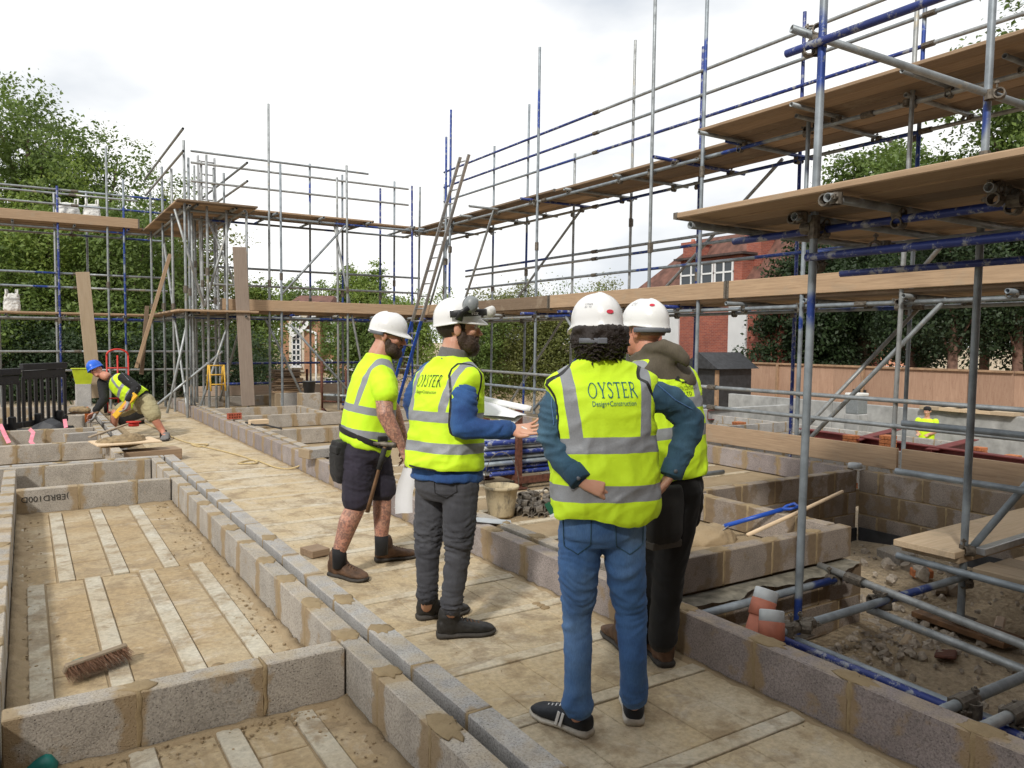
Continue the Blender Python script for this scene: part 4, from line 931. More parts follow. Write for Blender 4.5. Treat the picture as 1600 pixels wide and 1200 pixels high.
    for w_, e_ in ((wrL, elL), (wrR, elR)):
        dr = (w_-e_).normalized(); mb = MB().tube([w_-dr*.045, w_-dr*.04, w_+dr*.012, w_+dr*.016], [.040, .0435, .0435, .039], 18); c = part('cuff', mb.mesh('cuff', True), jk, mat='denim_jacket')
        bt = w_-dr*.012-FWH*.046; part('button', MB().ell(bt, (.008, .005, .008), frame(f), 8, 6).mesh('button', True), c, mat='strap_grey')
    for P in ([D(868, 590, -.072), D(862, 630, -.085), D(866, 670, -.115)], [D(1028, 602, -.07), D(1055, 625, -.062), D(1086, 642, -.045)]):
        st = MB(); bm = bmesh.new(); bm.from_mesh(jk.data); bv = BVHTree.FromBMesh(bm); bm.free(); Q = []
        for k in range(2):
            for t in range(8):
                q = P[k].lerp(P[k+1], t/8); h = bv.ray_cast(CAM, (q-CAM).normalized()); Q.append(h[0]+h[1]*.002 if h[0] is not None else q)
        st.tube(Q, .0022, 6); part('seam', st.mesh('seam', True), jk, mat='denim_light')
    # vest
    vm = vest_mat('vest_near', ((.035, .093), (.205, .262)), (.098, .142, .10), .215)
    O = D(944, 790); hem = lambda q, s_: max(0, (.09-s_[0])/.14)*(-.035*math.exp(-((q.x-.07)/.09)**2)+(.05*math.exp(-((q.x+.08)/.05)**2) if q.y < 0 else 0))
    st = [(-.03, .190, .138, -.015), (.0, .195, .142, -.015), (.05, .197, .143, -.015), (.10, .198, .143, -.015), (.24, .190, .138, -.01), (.34, .186, .134, -.008), (.40, .194, .126, -.006), (.445, .212, .108, -.002), (.472, .212, .082, 0), (.495, .185, .066, 0), (.522, .125, .062, .0), (.545, .080, .06, .0)]
    v, vme = vest(root, O, F, st, vm, .009, .0075, 2, hem)
    print_on(v, vme, serif_word('OYSTER', .054), .010, .402, 'print_teal', 'lettering', sx=.66); print_on(v, vme, text_mesh('Design+Construction', .0255), .012, .374, 'print_teal', 'lettering', sx=.72)
    bind(vme, (([shL, D(868, 635, -.02), elL], [.073, .066, .058]), ([shR, D(1045, 622, .0), elR], [.073, .066, .058])), O, F)
    mb = MB().bbox(D(879, 802, -.13), (.022, .004, .05), .001, frame(f) @ Matrix.Rotation(-.5, 3, 'Y')); t = part('care_tag', mb.mesh('tag'), v, mat='tag_green'); part('tag_end', MB().bbox(D(884, 812, -.134), (.022, .004, .010), .001, frame(f) @ Matrix.Rotation(-.5, 3, 'Y')).mesh('tag'), t, mat='print_white')
    # curly hair
    mb = MB(); P = lambda x, y, z: HC+HF @ (Vector((x, y, z))*s)
    mb.ell(P(0, -.035, -.012), (.100, .100, .072), HF); mb.ell(P(0, -.06, -.055), (.072, .050, .048), HF); mb.ell(P(-.06, .0, -.02), (.035, .05, .06), HF); mb.ell(P(.06, .0, -.02), (.035, .05, .06), HF)
    for i in range(150):
        u, v_ = random.uniform(-1.0, 1.0), random.uniform(-1, 1); a = u*2.0-pi/2; z = -.040+v_*.055; rz_ = .106*(1-.32*max(0, (-z-.035)/.06)); q = P(rz_*math.cos(a), -.03+rz_*math.sin(a), z); mb.ell(q, (random.uniform(.010, .018),)*3, None, 8, 6)
    hr = part('hair', fuse(mb, .0055, 1, folds(.0045, 45, 45, 1)), root, mat='hair_dark'); cm = MB()
    for i in range(420):
        a = random.uniform(-2.1, 2.1)-pi/2; z = random.uniform(-.092, .0); rz_ = .104*(1-.32*max(0, (-z-.035)/.06)); k0 = P(rz_*math.cos(a), -.03+rz_*math.sin(a), z); nrm = (HF @ Vector((math.cos(a), math.sin(a), random.uniform(-.5, .3)))).normalized(); tg = nrm.cross(UP).normalized(); rr = random.uniform(.005, .011); ph = random.uniform(0, 6); ln = random.uniform(.012, .035); sg = random.choice((-1, 1))
        cm.tube([k0-nrm*.006+nrm*(.010*t/9)-UP*ln*(t/9)+tg*rr*math.cos(ph+sg*t*.9)+nrm*rr*(math.sin(ph+sg*t*.9)+.4) for t in range(10)], [.0036]*9+[.001], 5)
    part('curls', cm.mesh('curls', True), hr, mat='hair_dark')
    hl = helmet(root, HC+HF @ Vector((0, -.008, .048)), HF @ Matrix.Rotation(-.06, 3, 'X'), 'helmet_white', .80, .040)
    HB = HC+HF @ Vector((0, -.008, .048)); 
    st_ = MB(); strap(st_, [HC+frame(FWH) @ Vector((x, -math.sqrt(max(0, 1-(x/.105)**2))*.125-.006, -.028)) for x in (-.07, -.045, -.02, 0, .02, .045, .07)], .020); stp = part('headband', st_.mesh('strap', True), hl, mat='strap_grey'); part('buckle', MB().bbox(HC+frame(FWH) @ Vector((.01, -.134, -.028)), (.035, .012, .022), .003, frame(FWH)).mesh('buckle'), stp, mat='strap_grey')
    FF = frame(FWH*.92-RTH*.2); bm = bmesh.new(); bm.from_mesh(hl.data); bv = BVHTree.FromBMesh(bm); bm.free()
    def stick(px, py, me, mat, nm):
        dr = (D(px, py)-CAM).normalized(); h = bv.ray_cast(CAM, dr)
        if h[0] is None: return
        Rm = h[1].to_track_quat('Z', 'Y').to_matrix(); part(nm, me, hl, h[0]+h[1]*.0012, rot=Rm, mat=mat)
    stick(953, 487, MB().tube([(0,0,0), (0,0,.002)], [(.013, .0075)]*2, 18, ref=(1,0,0)).mesh('badge'), 'tag_red', 'badge'); stick(920, 477, text_mesh('I STAM\nIH  TV', .011), 'strap_grey', 'stamp')
    # trainers
    for hl_, tl_, nm in ((onz(922, 1152), onz(842, 1118), 0), (onz(991, 1135), onz(985, 1082), 1)):
        u = shoe(root, hl_, tl_, 'shoe_navy', 'sole_white', .054, .285, .085, 0, 'lace_white')
        d = (tl_-hl_); d.z = 0; d.normalize(); Fs = frame(d)
        if nm == 0:
            for k in (.36, .43):
                c = Vector((hl_.x, hl_.y, 0))+Fs @ Vector((-.0455, .285*k, .05)); part('stripe', MB().bbox(c, (.004, .012, .058), .001, Fs @ Matrix.Rotation(.3, 3, 'X')).mesh('stripe'), u, mat='lace_white')
    return root
build_near()

# ---------------------------------------------------------------- bearded person gesturing
def build_gesture():
    d0 = 3.87; D = lambda x, y, o=0.0: dep(x, y, d0+o); f = (RTH*.66+FWH*.75).normalized(); F = frame(f, D(705, 555)-D(698, 745)); hf = (RTH*.97+FWH*.18).normalized(); HF = frame(hf)
    root = thing('person', 'bearded person in white helmet with ear defenders, blue sleeves, holding out an open hand', 'person', onz(700, 985), 'people on the site'); rt = f.cross(UP)
    HC = D(716, 512); shR, shL = D(727, 588, -.13), D(672, 588, .13); elR, wrR = D(722, 668, -.20), D(797, 672, -.16); elL, wrL = D(645, 640, .10), D(738, 650, .30)
    hipR, knR, anR = D(720, 757, -.07), D(716, 862, -.06), D(705, 945, -.05); hipL, knL, anL = D(676, 757, .07), D(668, 862, .07), D(668, 930, .08)
    mb = MB(); head_shape(mb, HC, HF); limb(mb, [HC-UP*.07-hf*.02, D(706, 562)], [.056, .066])
    loft(mb, D(698, 745), F, [(-.06, .10, .08), (0, .15, .11), (.2, .14, .10), (.38, .14, .08), (.48, .10, .06), (.57, .055, .05)])
    limb(mb, [shR-rt*.05-UP*.06, D(727, 630, -.17), elR, wrR], [.042, .042, .040, .028]); limb(mb, [shL+rt*.05-UP*.06, elL, wrL], [.045, .042, .028])
    for a, c, e in ((hipR, knR, anR), (hipL, knL, anL)): limb(mb, [a, c, e], [.08, .052, .038])
    for a, q in ((anR, onz(703, 994)), (anL, onz(666, 966))): limb(mb, [a, Vector((q.x, q.y, .05))], [.034, .028])
    hand(mb, wrR, RTH*.98+UP*.06-FWH*.05, UP*.75-FWH*.45, 1, (.16, .14, .2, .28), .10, .85, 1.05); hand(mb, wrL, RTH*.9+FWH*.3, UP, -1, (.4, .4, .4, .4), .04, .5)
    part('body', fuse(mb, .005, 3), root, mat='skin'); eyes(root, HC, HF)
    P = lambda x, y, z: HC+HF @ Vector((x, y, z))
    mb = MB(); E = lambda c, r: mb.ell(P(*c), r, HF)
    E((0, .062, -.100), (.044, .046, .046)); E((0, .095, -.054), (.030, .013, .010))
    for q in (-1, 1): E((q*.046, .040, -.078), (.026, .046, .046)); E((q*.062, .012, -.050), (.014, .024, .042)); E((q*.022, .088, -.064), (.012, .014, .022))
    bd = part('beard', fuse(mb, .0055, 1, folds(.004, 50, 50, 2)), root, mat='beard_brown'); strands(bd, 900, .012, HC)
    mb = MB(); mb.ell(P(0, -.020, .028), (.0775, .0985, .094), HF, 24, 16); me = mb.mesh('hair', True); bm = bmesh.new(); bm.from_mesh(me); HI = HF.transposed()
    bmesh.ops.delete(bm, geom=[q for q in bm.verts if (HI @ (q.co-HC)).z < -.035-.02*((HI @ (q.co-HC)).y < -.03) or (HI @ (q.co-HC)).y > .045], context='VERTS'); bm.to_mesh(me); bm.free(); part('hair', me, root, mat='hair_dark')
    for q in (-1, 1): part('eyebrow', MB().tube([P(q*.014, .094, .022), P(q*.032, .090, .028), P(q*.05, .076, .022)], .0045, 6).mesh('brow', True), root, mat='hair_dark')
    # grey jeans
    mb = MB(); loft(mb, D(698, 752), F, [(-.09, .12, .10), (-.04, .165, .125, -.01), (.03, .168, .125, -.01), (.10, .16, .11)], 26, 2.3)
    limb(mb, [hipR, D(718, 815, -.07), knR, D(709, 915, -.05), anR], [.090, .080, .062, .055, .052]); limb(mb, [hipL, D(672, 815, .07), knL, D(668, 910, .07), anL], [.088, .077, .060, .053, .050])
    lo = lambda p: .5+1.2*math.exp(-((p.z-.48)/.12)**2)+1.6*math.exp(-((p.z-.14)/.09)**2)
    j = part('jeans', fuse(mb, .008, 4, folds(.010, 6, 24, 8, lo)), root, mat='denim_grey')
    bm = bmesh.new(); bm.from_mesh(j.data); bv = BVHTree.FromBMesh(bm); bm.free(); pts = [(678, 742), (712, 738), (714, 768), (698, 778), (680, 770)]; Q = []
    for k in range(5):
        for t in range(8):
            q = D(*pts[k]).lerp(D(*pts[(k+1) % 5]), t/8); h = bv.ray_cast(CAM, (q-CAM).normalized()); Q.append(h[0]+h[1]*.002 if h[0] is not None else q)
    part('pocket_seam', MB().tube(Q+[Q[0]], .0024, 6).mesh('seam', True), j, mat='black_jersey')
    # shirt
    mb = MB(); loft(mb, D(698, 745), F, [(-.010, .186, .150), (.05, .180, .140), (.2, .170, .125), (.4, .165, .10), (.49, .12, .07), (.56, .075, .062)], 26)
    limb(mb, [shR-rt*.03-UP*.045, D(727, 630, -.17), elR, D(760, 672, -.19), wrR-(wrR-elR).normalized()*.005], [.064, .061, .056, .046, .040]); limb(mb, [shL+rt*.02, D(655, 615, .12), elL, wrL], [.08, .072, .062, .045])
    sh = part('shirt', fuse(mb, .008, 4, folds(.010, 9, 18, 4)), root, mat='blue_shirt'); dr = (wrR-elR).normalized()
    part('cuff', MB().tube([wrR-dr*.055, wrR-dr*.05, wrR+dr*.0, wrR+dr*.004], [.044, .048, .047, .040], 18).mesh('cuff', True), sh, mat='blue_shirt')
    mb = MB(); mb.tube([D(706, 566, 0), D(708, 556, 0), D(710, 545, .0)], [(.085, .080), (.078, .074), (.074, .070)], 20, ref=rt); part('collar', fuse(mb, .007, 2), sh, mat='grey_collar')
    vm = vest_mat('vest_gesture', ((.078, .128), (.225, .275)), (.080, .122, .16), .235, (0.62, 0.91, 0.02))
    O = D(697, 728); st = [(-.005, .194, .160, -.01), (.02, .196, .162, -.01), (.15, .192, .155, -.01), (.30, .188, .148, -.01), (.38, .194, .136, -.008), (.43, .206, .118, -.004), (.465, .206, .092, 0), (.492, .180, .074, 0), (.525, .125, .068, .0), (.55, .085, .065, .0)]
    v, vme = vest(root, O, F, st, vm, .009, .008, 6, None)
    print_on(v, vme, serif_word('OYSTER', .058), -.012, .395, 'print_black', 'lettering', sx=.62); print_on(v, vme, text_mesh('Design+Construction', .024), -.012, .362, 'print_black', 'lettering', sx=.72)
    bind(vme, (([shR, D(728, 630, -.18), elR], [.080, .074, .064]), ([shL, D(655, 615, .12), elL], [.078, .07, .06])), O, F)
    part('hem_binding', MB().tube([O+F @ Vector((.184*math.cos(a)*abs(math.cos(a))**(-.23), .152*math.sin(a)*abs(math.sin(a)+1e-4)**(-.23)-.01, -.004)) for a in [2*pi*i/40+.01 for i in range(41)]], .005, 6).mesh('binding', True), v, mat='black_jersey')
    hl = helmet(root, HC+HF @ Vector((0, -.005, .045)), HF @ Matrix.Rotation(.04, 3, 'X'), 'helmet_white', .84, .036, ridge=True)
    # ear defenders pushed up, goggles with strap
    E1 = HC+HF @ Vector((.100, .050, .112)); mb = MB(); mb.tube([E1-HF @ Vector((.02, 0, 0)), E1, E1+HF @ Vector((.03, 0, 0)), E1+HF @ Vector((.045, 0, 0))], [(.042, .036), (.044, .037), (.041, .034), (.026, .021)], 20, ref=HF @ Vector((0, .3, 1)))
    ed = thing('ear_defenders', 'pair of grey ear defenders folded up on the bearded person\'s white helmet', 'ear defenders', E1); part('ear_cup', mb.mesh('cup', True), ed, mat='grey_plastic')
    E2 = HC+HF @ Vector((-.118, .055, .115)); part('ear_cup', MB().tube([E2+HF @ Vector((.02, 0, 0)), E2, E2-HF @ Vector((.035, 0, 0))], [(.048, .040), (.050, .042), (.034, .028)], 20, ref=HF @ Vector((0, .3, 1))).mesh('cup', True), ed, mat='grey_plastic')
    part('arm', MB().tube([HC+HF @ Vector((.121, -.012, .035)), HC+HF @ Vector((.135, .0, .07)), HC+HF @ Vector((.140, .035, .095))], [(.020, .012), (.016, .010), (.012, .008)], 10, ref=HF @ Vector((0, 1, 0))).mesh('arm', True), ed, mat='black_plastic')
    part('cushion', MB().tube([E1-HF @ Vector((.018, 0, 0)), E1-HF @ Vector((.034, 0, 0))], [(.046, .038)]*2, 20, ref=HF @ Vector((0, .3, 1))).mesh('cushion', True), ed, mat='black_plastic')
    gg = thing('goggles', 'clear safety goggles strapped across the front of the bearded person\'s helmet', 'goggles', HC+HF @ Vector((0, .15, .07)))
    bnd = MB(); n = 22
    strap(bnd, [HC+HF @ Vector((.122*math.sin(a), .008+.148*math.cos(a), .068+.012*math.cos(a))) for a in [-2.0+4.0*i/n for i in range(n+1)]], .034, .003); part('strap', bnd.mesh('strap', True), gg, mat='black_plastic')
    part('lens', MB().tube([HC+HF @ Vector((-.07, .142, .078)), HC+HF @ Vector((-.035, .166, .082)), HC+HF @ Vector((.035, .166, .082)), HC+HF @ Vector((.07, .142, .078))], [(.022, .014), (.030, .02), (.030, .02), (.022, .014)], 14, ref=UP).mesh('lens', True), gg, mat='white_plastic')
    tx = text_mesh('vex', .030); part('lettering', tx, gg, HC+HF @ Vector((.1165, .068, .062)), rot=frame(Vector((0,0,1)), HF @ Vector((.90, .42, 0))) @ Matrix.Rotation(0, 3, 'Z'), mat='print_white')
    shoe(root, onz(683, 996), onz(762, 990), 'boot_black', 'sole_dark', .058, .30, .105, 0, 'boot_brown', True, 'boot'); shoe(root, onz(652, 968), onz(705, 960), 'boot_black', 'sole_dark', .058, .30, .11, 0, None, True, 'boot')
    # papers held against the body, pen
    pc = D(775, 645, .22); pm = thing('paper_roll', 'loose white drawings held open in front of the bearded person', 'papers', pc)
    R_ = frame(FWH*.85+RTH*.3, UP+RTH*.10-FWH*.2)
    sm = MB(); n = 14; rg = []
    for i in range(n+1):
        t = i/n; rg.append([pc+R_ @ Vector((x, -.10+.2*t, .018*math.sin(t*3.0+x*9)+.01)) for x in (-.14, -.07, 0, .07, .14)])
    sm.rings(rg, caps=False, close=False); part('sheet', sm.mesh('sheet', True), pm, mat='paper')
    sm = MB(); spn = [pc+R_ @ Vector((-.15+.31*i/8, .10, .030)) for i in range(9)]; sm.tube(spn, [(.018, .014)]*9, 14); part('rolled_edge', sm.mesh('roll', True), pm, mat='paper')
    sm = MB(); sm.bbox(pc+R_ @ Vector((.0, .0, -.006)), (.27, .18, .006), .001, R_ @ Matrix.Rotation(.06, 3, 'Z')); part('pad', sm.mesh('pad'), pm, mat='paper')
    pen = MB().tube([wrR+RTH*.055-FWH*.02+UP*.018, wrR+RTH*.155-FWH*.03-UP*.028], [.0045, .004], 8); solo('pen', pen, 'white_plastic', 'slim white pen lying across the open hand', 'pen', smooth=True)
build_gesture()

# ---------------------------------------------------------------- person in shorts with a tool belt
def build_shorts():
    d0 = 4.89; D = lambda x, y, o=0.0: dep(x, y, d0+o); f = (RTH*.84+FWH*.54).normalized(); F = frame(f, D(592, 552)-D(570, 692)); hf = (RTH*.97-FWH*.0+UP*-.18).normalized(); HF = frame(hf, UP+RTH*.2); rt = f.cross(UP)
    root = thing('person', 'person in shorts and lime high-visibility T-shirt with tattooed leg, walking with a sheaf of papers', 'person', onz(565, 900), 'people on the site')
    HC = D(607, 524); shR, shL = D(597, 588, -.14), D(575, 580, .15); elR, wrR = D(602, 648, -.22), D(627, 696, -.20); elL, wrL = D(615, 640, .2), D(632, 690, .2)
    hipR, knR, anR = D(560, 707, -.07), D(557, 790, -.08), D(530, 862, -.09); hipL, knL, anL = D(583, 703, .08), D(597, 775, .08), D(596, 842, .08)
    mb = MB(); head_shape(mb, HC, HF); limb(mb, [HC-UP*.06-hf*.03, D(592, 556)], [.060, .072])
    loft(mb, D(570, 692), F, [(-.06, .10, .08), (0, .15, .12), (.2, .15, .12), (.4, .17, .12), (.5, .14, .08), (.57, .06, .05)])
    limb(mb, [shR, elR, D(615, 675, -.21), wrR], [.055, .052, .045, .030]); limb(mb, [shL, elL, wrL], [.055, .046, .030])
    limb(mb, [hipR, knR, D(545, 815, -.09), anR], [.085, .062, .064, .042]); limb(mb, [hipL, knL, D(597, 800, .08), anL], [.085, .060, .060, .042])
    for a, q in ((anR, onz(530, 901)), (anL, onz(598, 876))): limb(mb, [a, Vector((q.x, q.y, .05))], [.036, .030])
    hand(mb, wrR, -UP*.85+RTH*.5, -RTH*.55+FWH*.5-UP*.3, 1, (.5, .5, .5, .5), .05, .4, 1.05); hand(mb, wrL, -UP, -RTH, -1)
    part('body', fuse(mb, .0075, 2), root, mat='skin_tattoo'); eyes(root, HC, HF)
    P = lambda x, y, z: HC+HF @ Vector((x, y, z))
    mb = MB(); E = lambda c, r: mb.ell(P(*c), r, HF); E((0, .062, -.100), (.042, .046, .044)); E((0, .095, -.054), (.028, .012, .010))
    for q in (-1, 1): E((q*.046, .040, -.078), (.025, .044, .044)); E((q*.060, .016, -.050), (.013, .020, .034))
    bd = part('beard', fuse(mb, .006, 1, folds(.004, 50, 50, 2)), root, mat='beard_brown'); strands(bd, 600, .010, HC)
    # shorts
    mb = MB(); loft(mb, D(568, 702), F, [(-.10, .12, .11), (-.04, .175, .135), (.05, .175, .135), (.12, .165, .12)], 26, 2.3)
    limb(mb, [hipR, D(560, 740, -.08), D(558, 780, -.08)], [.104, .100, .092]); limb(mb, [hipL, D(588, 735, .08), D(597, 765, .08)], [.108, .102, .092])
    part('shorts', fuse(mb, .009, 3, folds(.009, 6, 15, 3)), root, mat='navy_shorts')
    part('undershirt', fuse(loft(MB(), D(570, 690), F, [(-.01, .178, .138), (.02, .180, .140), (.05, .178, .138)]), .009, 2), root, mat='tag_red') if False else None
    vm = vest_mat('tee', ((.015, .062), (.160, .207)), (.072, .118, .10), .175, (0.62, 0.98, 0.02))
    O = D(571, 684); mb = MB(); I3 = Matrix.Identity(3)
    st = [(-.035, .178, .142), (-.01, .186, .150), (.12, .188, .150), (.28, .182, .142), (.38, .180, .125), (.45, .160, .095), (.50, .115, .075), (.535, .08, .07)]
    hem = lambda q, s_: -.05*max(0, q.y/.15)-.02*(q.x > .1) if s_[0] < .0 else 0
    loft(mb, Vector((0,0,0)), I3, st, 32, 2.6, hem); Fi = F.transposed(); T_ = lambda p: Fi @ (p-O)
    limb(mb, [T_(shR-rt*.04), T_(D(600, 606, -.17)), T_(D(603, 616, -.19))], [.080, .078, .074]); limb(mb, [T_(shL+rt*.03), T_(D(590, 605, .17)), T_(D(600, 625, .18))], [.085, .082, .078])
    tee = part('t_shirt', fuse(mb, .009, 4, folds(.008, 6, 9, 2)), root, O, rot=F, mat=vm)
    # belt, pouch, hammer
    mb = MB(); 
    belt = thing('tool_belt', 'black tool belt with nail pouch worn over the lime T-shirt and shorts', 'tool belt', D(568, 690)); n = 28
    strap(mb, [O+F @ Vector((.201*math.cos(a), .166*math.sin(a), .005-.03*math.sin(a)-.02*math.cos(a))) for a in [2*pi*i/n for i in range(n+1)]], .036, .004); part('belt', mb.mesh('belt', True), belt, mat='pouch')
    pc = D(533, 716, -.06); mb = MB(); loft(mb, pc, frame(f), [(-.15, .06, .040), (-.10, .085, .055), (.02, .09, .058), (.11, .08, .045)], 20, 4); pp = part('pouch', fuse(mb, .008, 2, folds(.005, 10, 10)), belt, mat='pouch'); part('flap', MB().bbox(pc+Vector((0,0,.06))-FWH*.02, (.13, .10, .05), .008, frame(f)).mesh('flap'), pp, mat='pouch')
    pc = D(598, 688, -.17); part('hammer_loop', MB().bbox(pc, (.03, .06, .05), .006, frame(f)).mesh('loop'), belt, mat='pouch')
    hm = thing('hammer', 'claw hammer with long wooden handle hanging head up from the tool belt', 'hammer', D(580, 745, -.22)); a = D(601, 700, -.225); c = D(574, 800, -.20)
    part('handle', MB().tube([a+(a-c)*.02, a.lerp(c, .3), a.lerp(c, .7), c], [(.013, .010), (.013, .010), (.017, .011), (.019, .013)], 12).mesh('handle', True), hm, mat='handle_wood')
    part('grip', MB().tube([a, a.lerp(c, .33)], .0165, 10).mesh('grip', True), hm, mat='black_rubber')
    u = (RTH*.9-UP*.05).normalized(); k = D(600, 694, -.225)
    part('head', MB().tube([k-u*.065, k-u*.03, k, k+u*.045, k+u*.05, k+u*.075], [(.006, .012), (.011, .014), (.017, .017), (.014, .014), (.019, .019), (.019, .019)], 12).mesh('head', True), hm, mat='coupler')
    # papers in hand
    pc = D(633, 762, -.2); pm = thing('paper_sheaf', 'folded white paper sheaf hanging from the hand of the person in shorts', 'papers', pc)
    for i in range(4):
        sm = MB(); a0 = D(638+i*1.5, 722, -.20+.02*i); w = RTH*(.050-.005*i)+FWH*.02; rg = []
        for t in range(9):
            q = a0+(D(630-i*1.2, 802-i*3, -.20+.02*i)-a0)*(t/8)+RTH*.006*math.sin(t*.9+i); ww = w*(.45+.55*min(1, t/3)); rg.append([q-ww, q-ww*.3+FWH*.01, q+ww*.4-FWH*.006, q+ww])
        sm.rings(rg, caps=False, close=False); part('sheet', sm.mesh('sheet', True), pm, mat='paper')
    hl = helmet(root, HC+HF @ Vector((0, -.008, .042)), HF, 'helmet_white', .84, .045)
    mb = MB(); strap(mb, [HC+HF @ Vector((.098*math.sin(a), -.01-.118*math.cos(a), .004)) for a in [-1.5+3.0*i/14 for i in range(15)]], .022); part('headband', mb.mesh('strap', True), hl, mat='strap_grey')
    gl = thing('glasses', 'dark-framed glasses worn by the person in shorts', 'glasses', P(0, .1, 0))
    for q in (-1, 1):
        part('temple', MB().tube([P(q*.066, .088, .006), P(q*.080, .03, .010), P(q*.080, -.015, .004)], .0035, 6).mesh('temple', True), gl, mat='black_plastic'); rim = [P(q*.033+.026*math.cos(a), .100-.012*abs(math.cos(a)), .002+.019*math.sin(a)) for a in [2*pi*i/14 for i in range(15)]]; part('rim', MB().tube(rim, .003, 6).mesh('rim', True), gl, mat='black_plastic')
    part('bridge', MB().tube([P(-.008, .102, .008), P(.008, .102, .008)], .003, 6).mesh('bridge', True), gl, mat='black_plastic')
    for an, he, to in ((anR, onz(517, 898), onz(568, 909)), (anL, onz(587, 878), onz(634, 872))):
        shoe(root, he, to, 'boot_brown', 'sole_dark', .062, .30, .125, 0, 'handle_wood', True, 'boot'); part('sock', MB().tube([an-UP*.10, an-UP*.02, an+UP*.025], [.042, .044, .045], 14).mesh('sock', True), root, mat='sock')
build_shorts()

# ---------------------------------------------------------------- person half hidden behind the near one
def build_hidden():
    d0 = 3.50; D = lambda x, y, o=0.0: dep(x, y, d0+o); f = (FWH*.86-RTH*.5).normalized(); F = frame(f, D(1025, 550)-D(1042, 748)); hf = (FWH*.72-RTH*.69).normalized(); HF = frame(hf); rt = f.cross(UP)
    root = thing('person', 'person in brown hooded top and black work trousers, partly hidden by the denim jacket', 'person', onz(1030, 1040), 'people on the site')
    HC = D(1006, 516); shL, shR = D(1000, 588, .10), D(1072, 594, .0); elR, wrR = D(1070, 660, .20), D(1030, 690, .32); elL, wrL = D(985, 670, .12), D(1010, 700, .26)
    hipL, knL, anL = D(1022, 765, .06), D(1020, 890, .05), D(1000, 990, .15); hipR, knR, anR = D(1062, 765, -.03), D(1045, 890, -.03), D(1035, 1000, -.03)
    mb = MB(); head_shape(mb, HC, HF); limb(mb, [HC-UP*.07-hf*.02, D(1015, 560)], [.058, .068])
    loft(mb, D(1042, 748), F, [(-.06, .10, .08), (0, .15, .11), (.2, .14, .10), (.38, .14, .08), (.48, .10, .06), (.57, .055, .05)])
    limb(mb, [shR-rt*.05-UP*.05, elR, wrR], [.045, .040, .03]); limb(mb, [shL+rt*.05-UP*.05, elL, wrL], [.045, .040, .03]); hand(mb, wrR, FWH-RTH*.5, UP, 1); hand(mb, wrL, FWH, UP, -1)
    for a, c, e, q in ((hipR, knR, anR, onz(1032, 1030)), (hipL, knL, anL, onz(985, 1012))): limb(mb, [a, c, e, Vector((q.x, q.y, .04))], [.08, .055, .04, .035])
    part('body', fuse(mb, .008, 2), root, mat='skin_red'); eyes(root, HC, HF)
    me = MB().ell(HC+HF @ Vector((0, -.02, .028)), (.077, .098, .094), HF, 24, 16).mesh('hair', True); bm = bmesh.new(); bm.from_mesh(me); HI = HF.transposed()
    bmesh.ops.delete(bm, geom=[q for q in bm.verts if (HI @ (q.co-HC)).z < -.03 or (HI @ (q.co-HC)).y > .03], context='VERTS'); bm.to_mesh(me); bm.free(); part('hair', me, root, mat='stubble')
    mb = MB(); loft(mb, D(1042, 758), F, [(-.09, .13, .11), (-.04, .17, .13), (.04, .17, .13), (.12, .165, .12)], 26, 2.3)
    limb(mb, [hipR, D(1055, 825, -.03), knR, D(1040, 950, -.03), anR], [.098, .088, .070, .064, .060]); limb(mb, [hipL, D(1020, 825, .05), knL, anL], [.092, .085, .07, .06])
    limb(mb, [D(1070, 755, .10), D(1078, 800, .12), D(1082, 815, .12)], [.085, .06, .03])
    part('trousers', fuse(mb, .009, 3, folds(.009, 6, 18, 5)), root, mat='black_trousers')
    mb = MB(); loft(mb, D(1042, 748), F, [(-.02, .165, .12), (.2, .17, .12), (.4, .185, .12), (.50, .16, .10), (.56, .09, .08)], 26)
    limb(mb, [shR-rt*.03, elR, wrR], [.066, .058, .05]); limb(mb, [shL+rt*.02, elL, wrL], [.085, .07, .05])
    hd = D(1044, 552, -.10); mb.tube([D(986, 560, .02), D(996, 554, -.02), D(1014, 545, -.07), D(1036, 541, -.09), D(1056, 549, -.105), D(1069, 562, -.11), D(1075, 572, -.105)], [(.010, .008), (.018, .015), (.026, .021), (.033, .026), (.036, .026), (.028, .020), (.010, .010)], 18, ref=UP); limb(mb, [D(992, 562, .03), D(1012, 560, -.05), D(1050, 562, -.07)], [.028, .034, .034])
    part('hooded_top', fuse(mb, .008, 9, folds(.006, 9, 12, 1)), root, mat='olive_hoodie')
    vm = vest_mat('vest_hidden', ((.172, .222), (.298, .348)), (.080, .125, .14), .31, (0.62, 0.90, 0.02))
    O = D(1042, 742); st = [(-.01, .180, .140), (.02, .184, .142), (.2, .194, .145), (.34, .196, .14), (.41, .208, .12), (.45, .206, .095), (.485, .17, .08), (.53, .11, .075)]
    v, vme = vest(root, O, F, st, vm, .007, .008, 9)
    print_on(v, vme, text_mesh('CERTIN CONTRACTS', .026), .045, .380, 'print_black', 'lettering', sx=.50); print_on(v, vme, text_mesh('LTD', .026), .045, .354, 'print_black', 'lettering')
    lg = MB()     # two leaning fir trees on a short bar
    for sg in (-1, 1):
        for i in range(5):
            t0 = i/5; w = .006+.014*t0; c0 = Vector((sg*(.004+.034*t0), .095-.085*t0)); c1 = Vector((sg*(.004+.034*(t0+.22)), .095-.085*(t0+.22))); n_ = Vector((-(c1-c0).y, (c1-c0).x)).normalized()*w
            k = len(lg.v); lg.add([(c0.x, c0.y, 0), (c1.x+n_.x, c1.y+n_.y, 0), (c1.x-n_.x, c1.y-n_.y, 0)], [(0, 1, 2)])
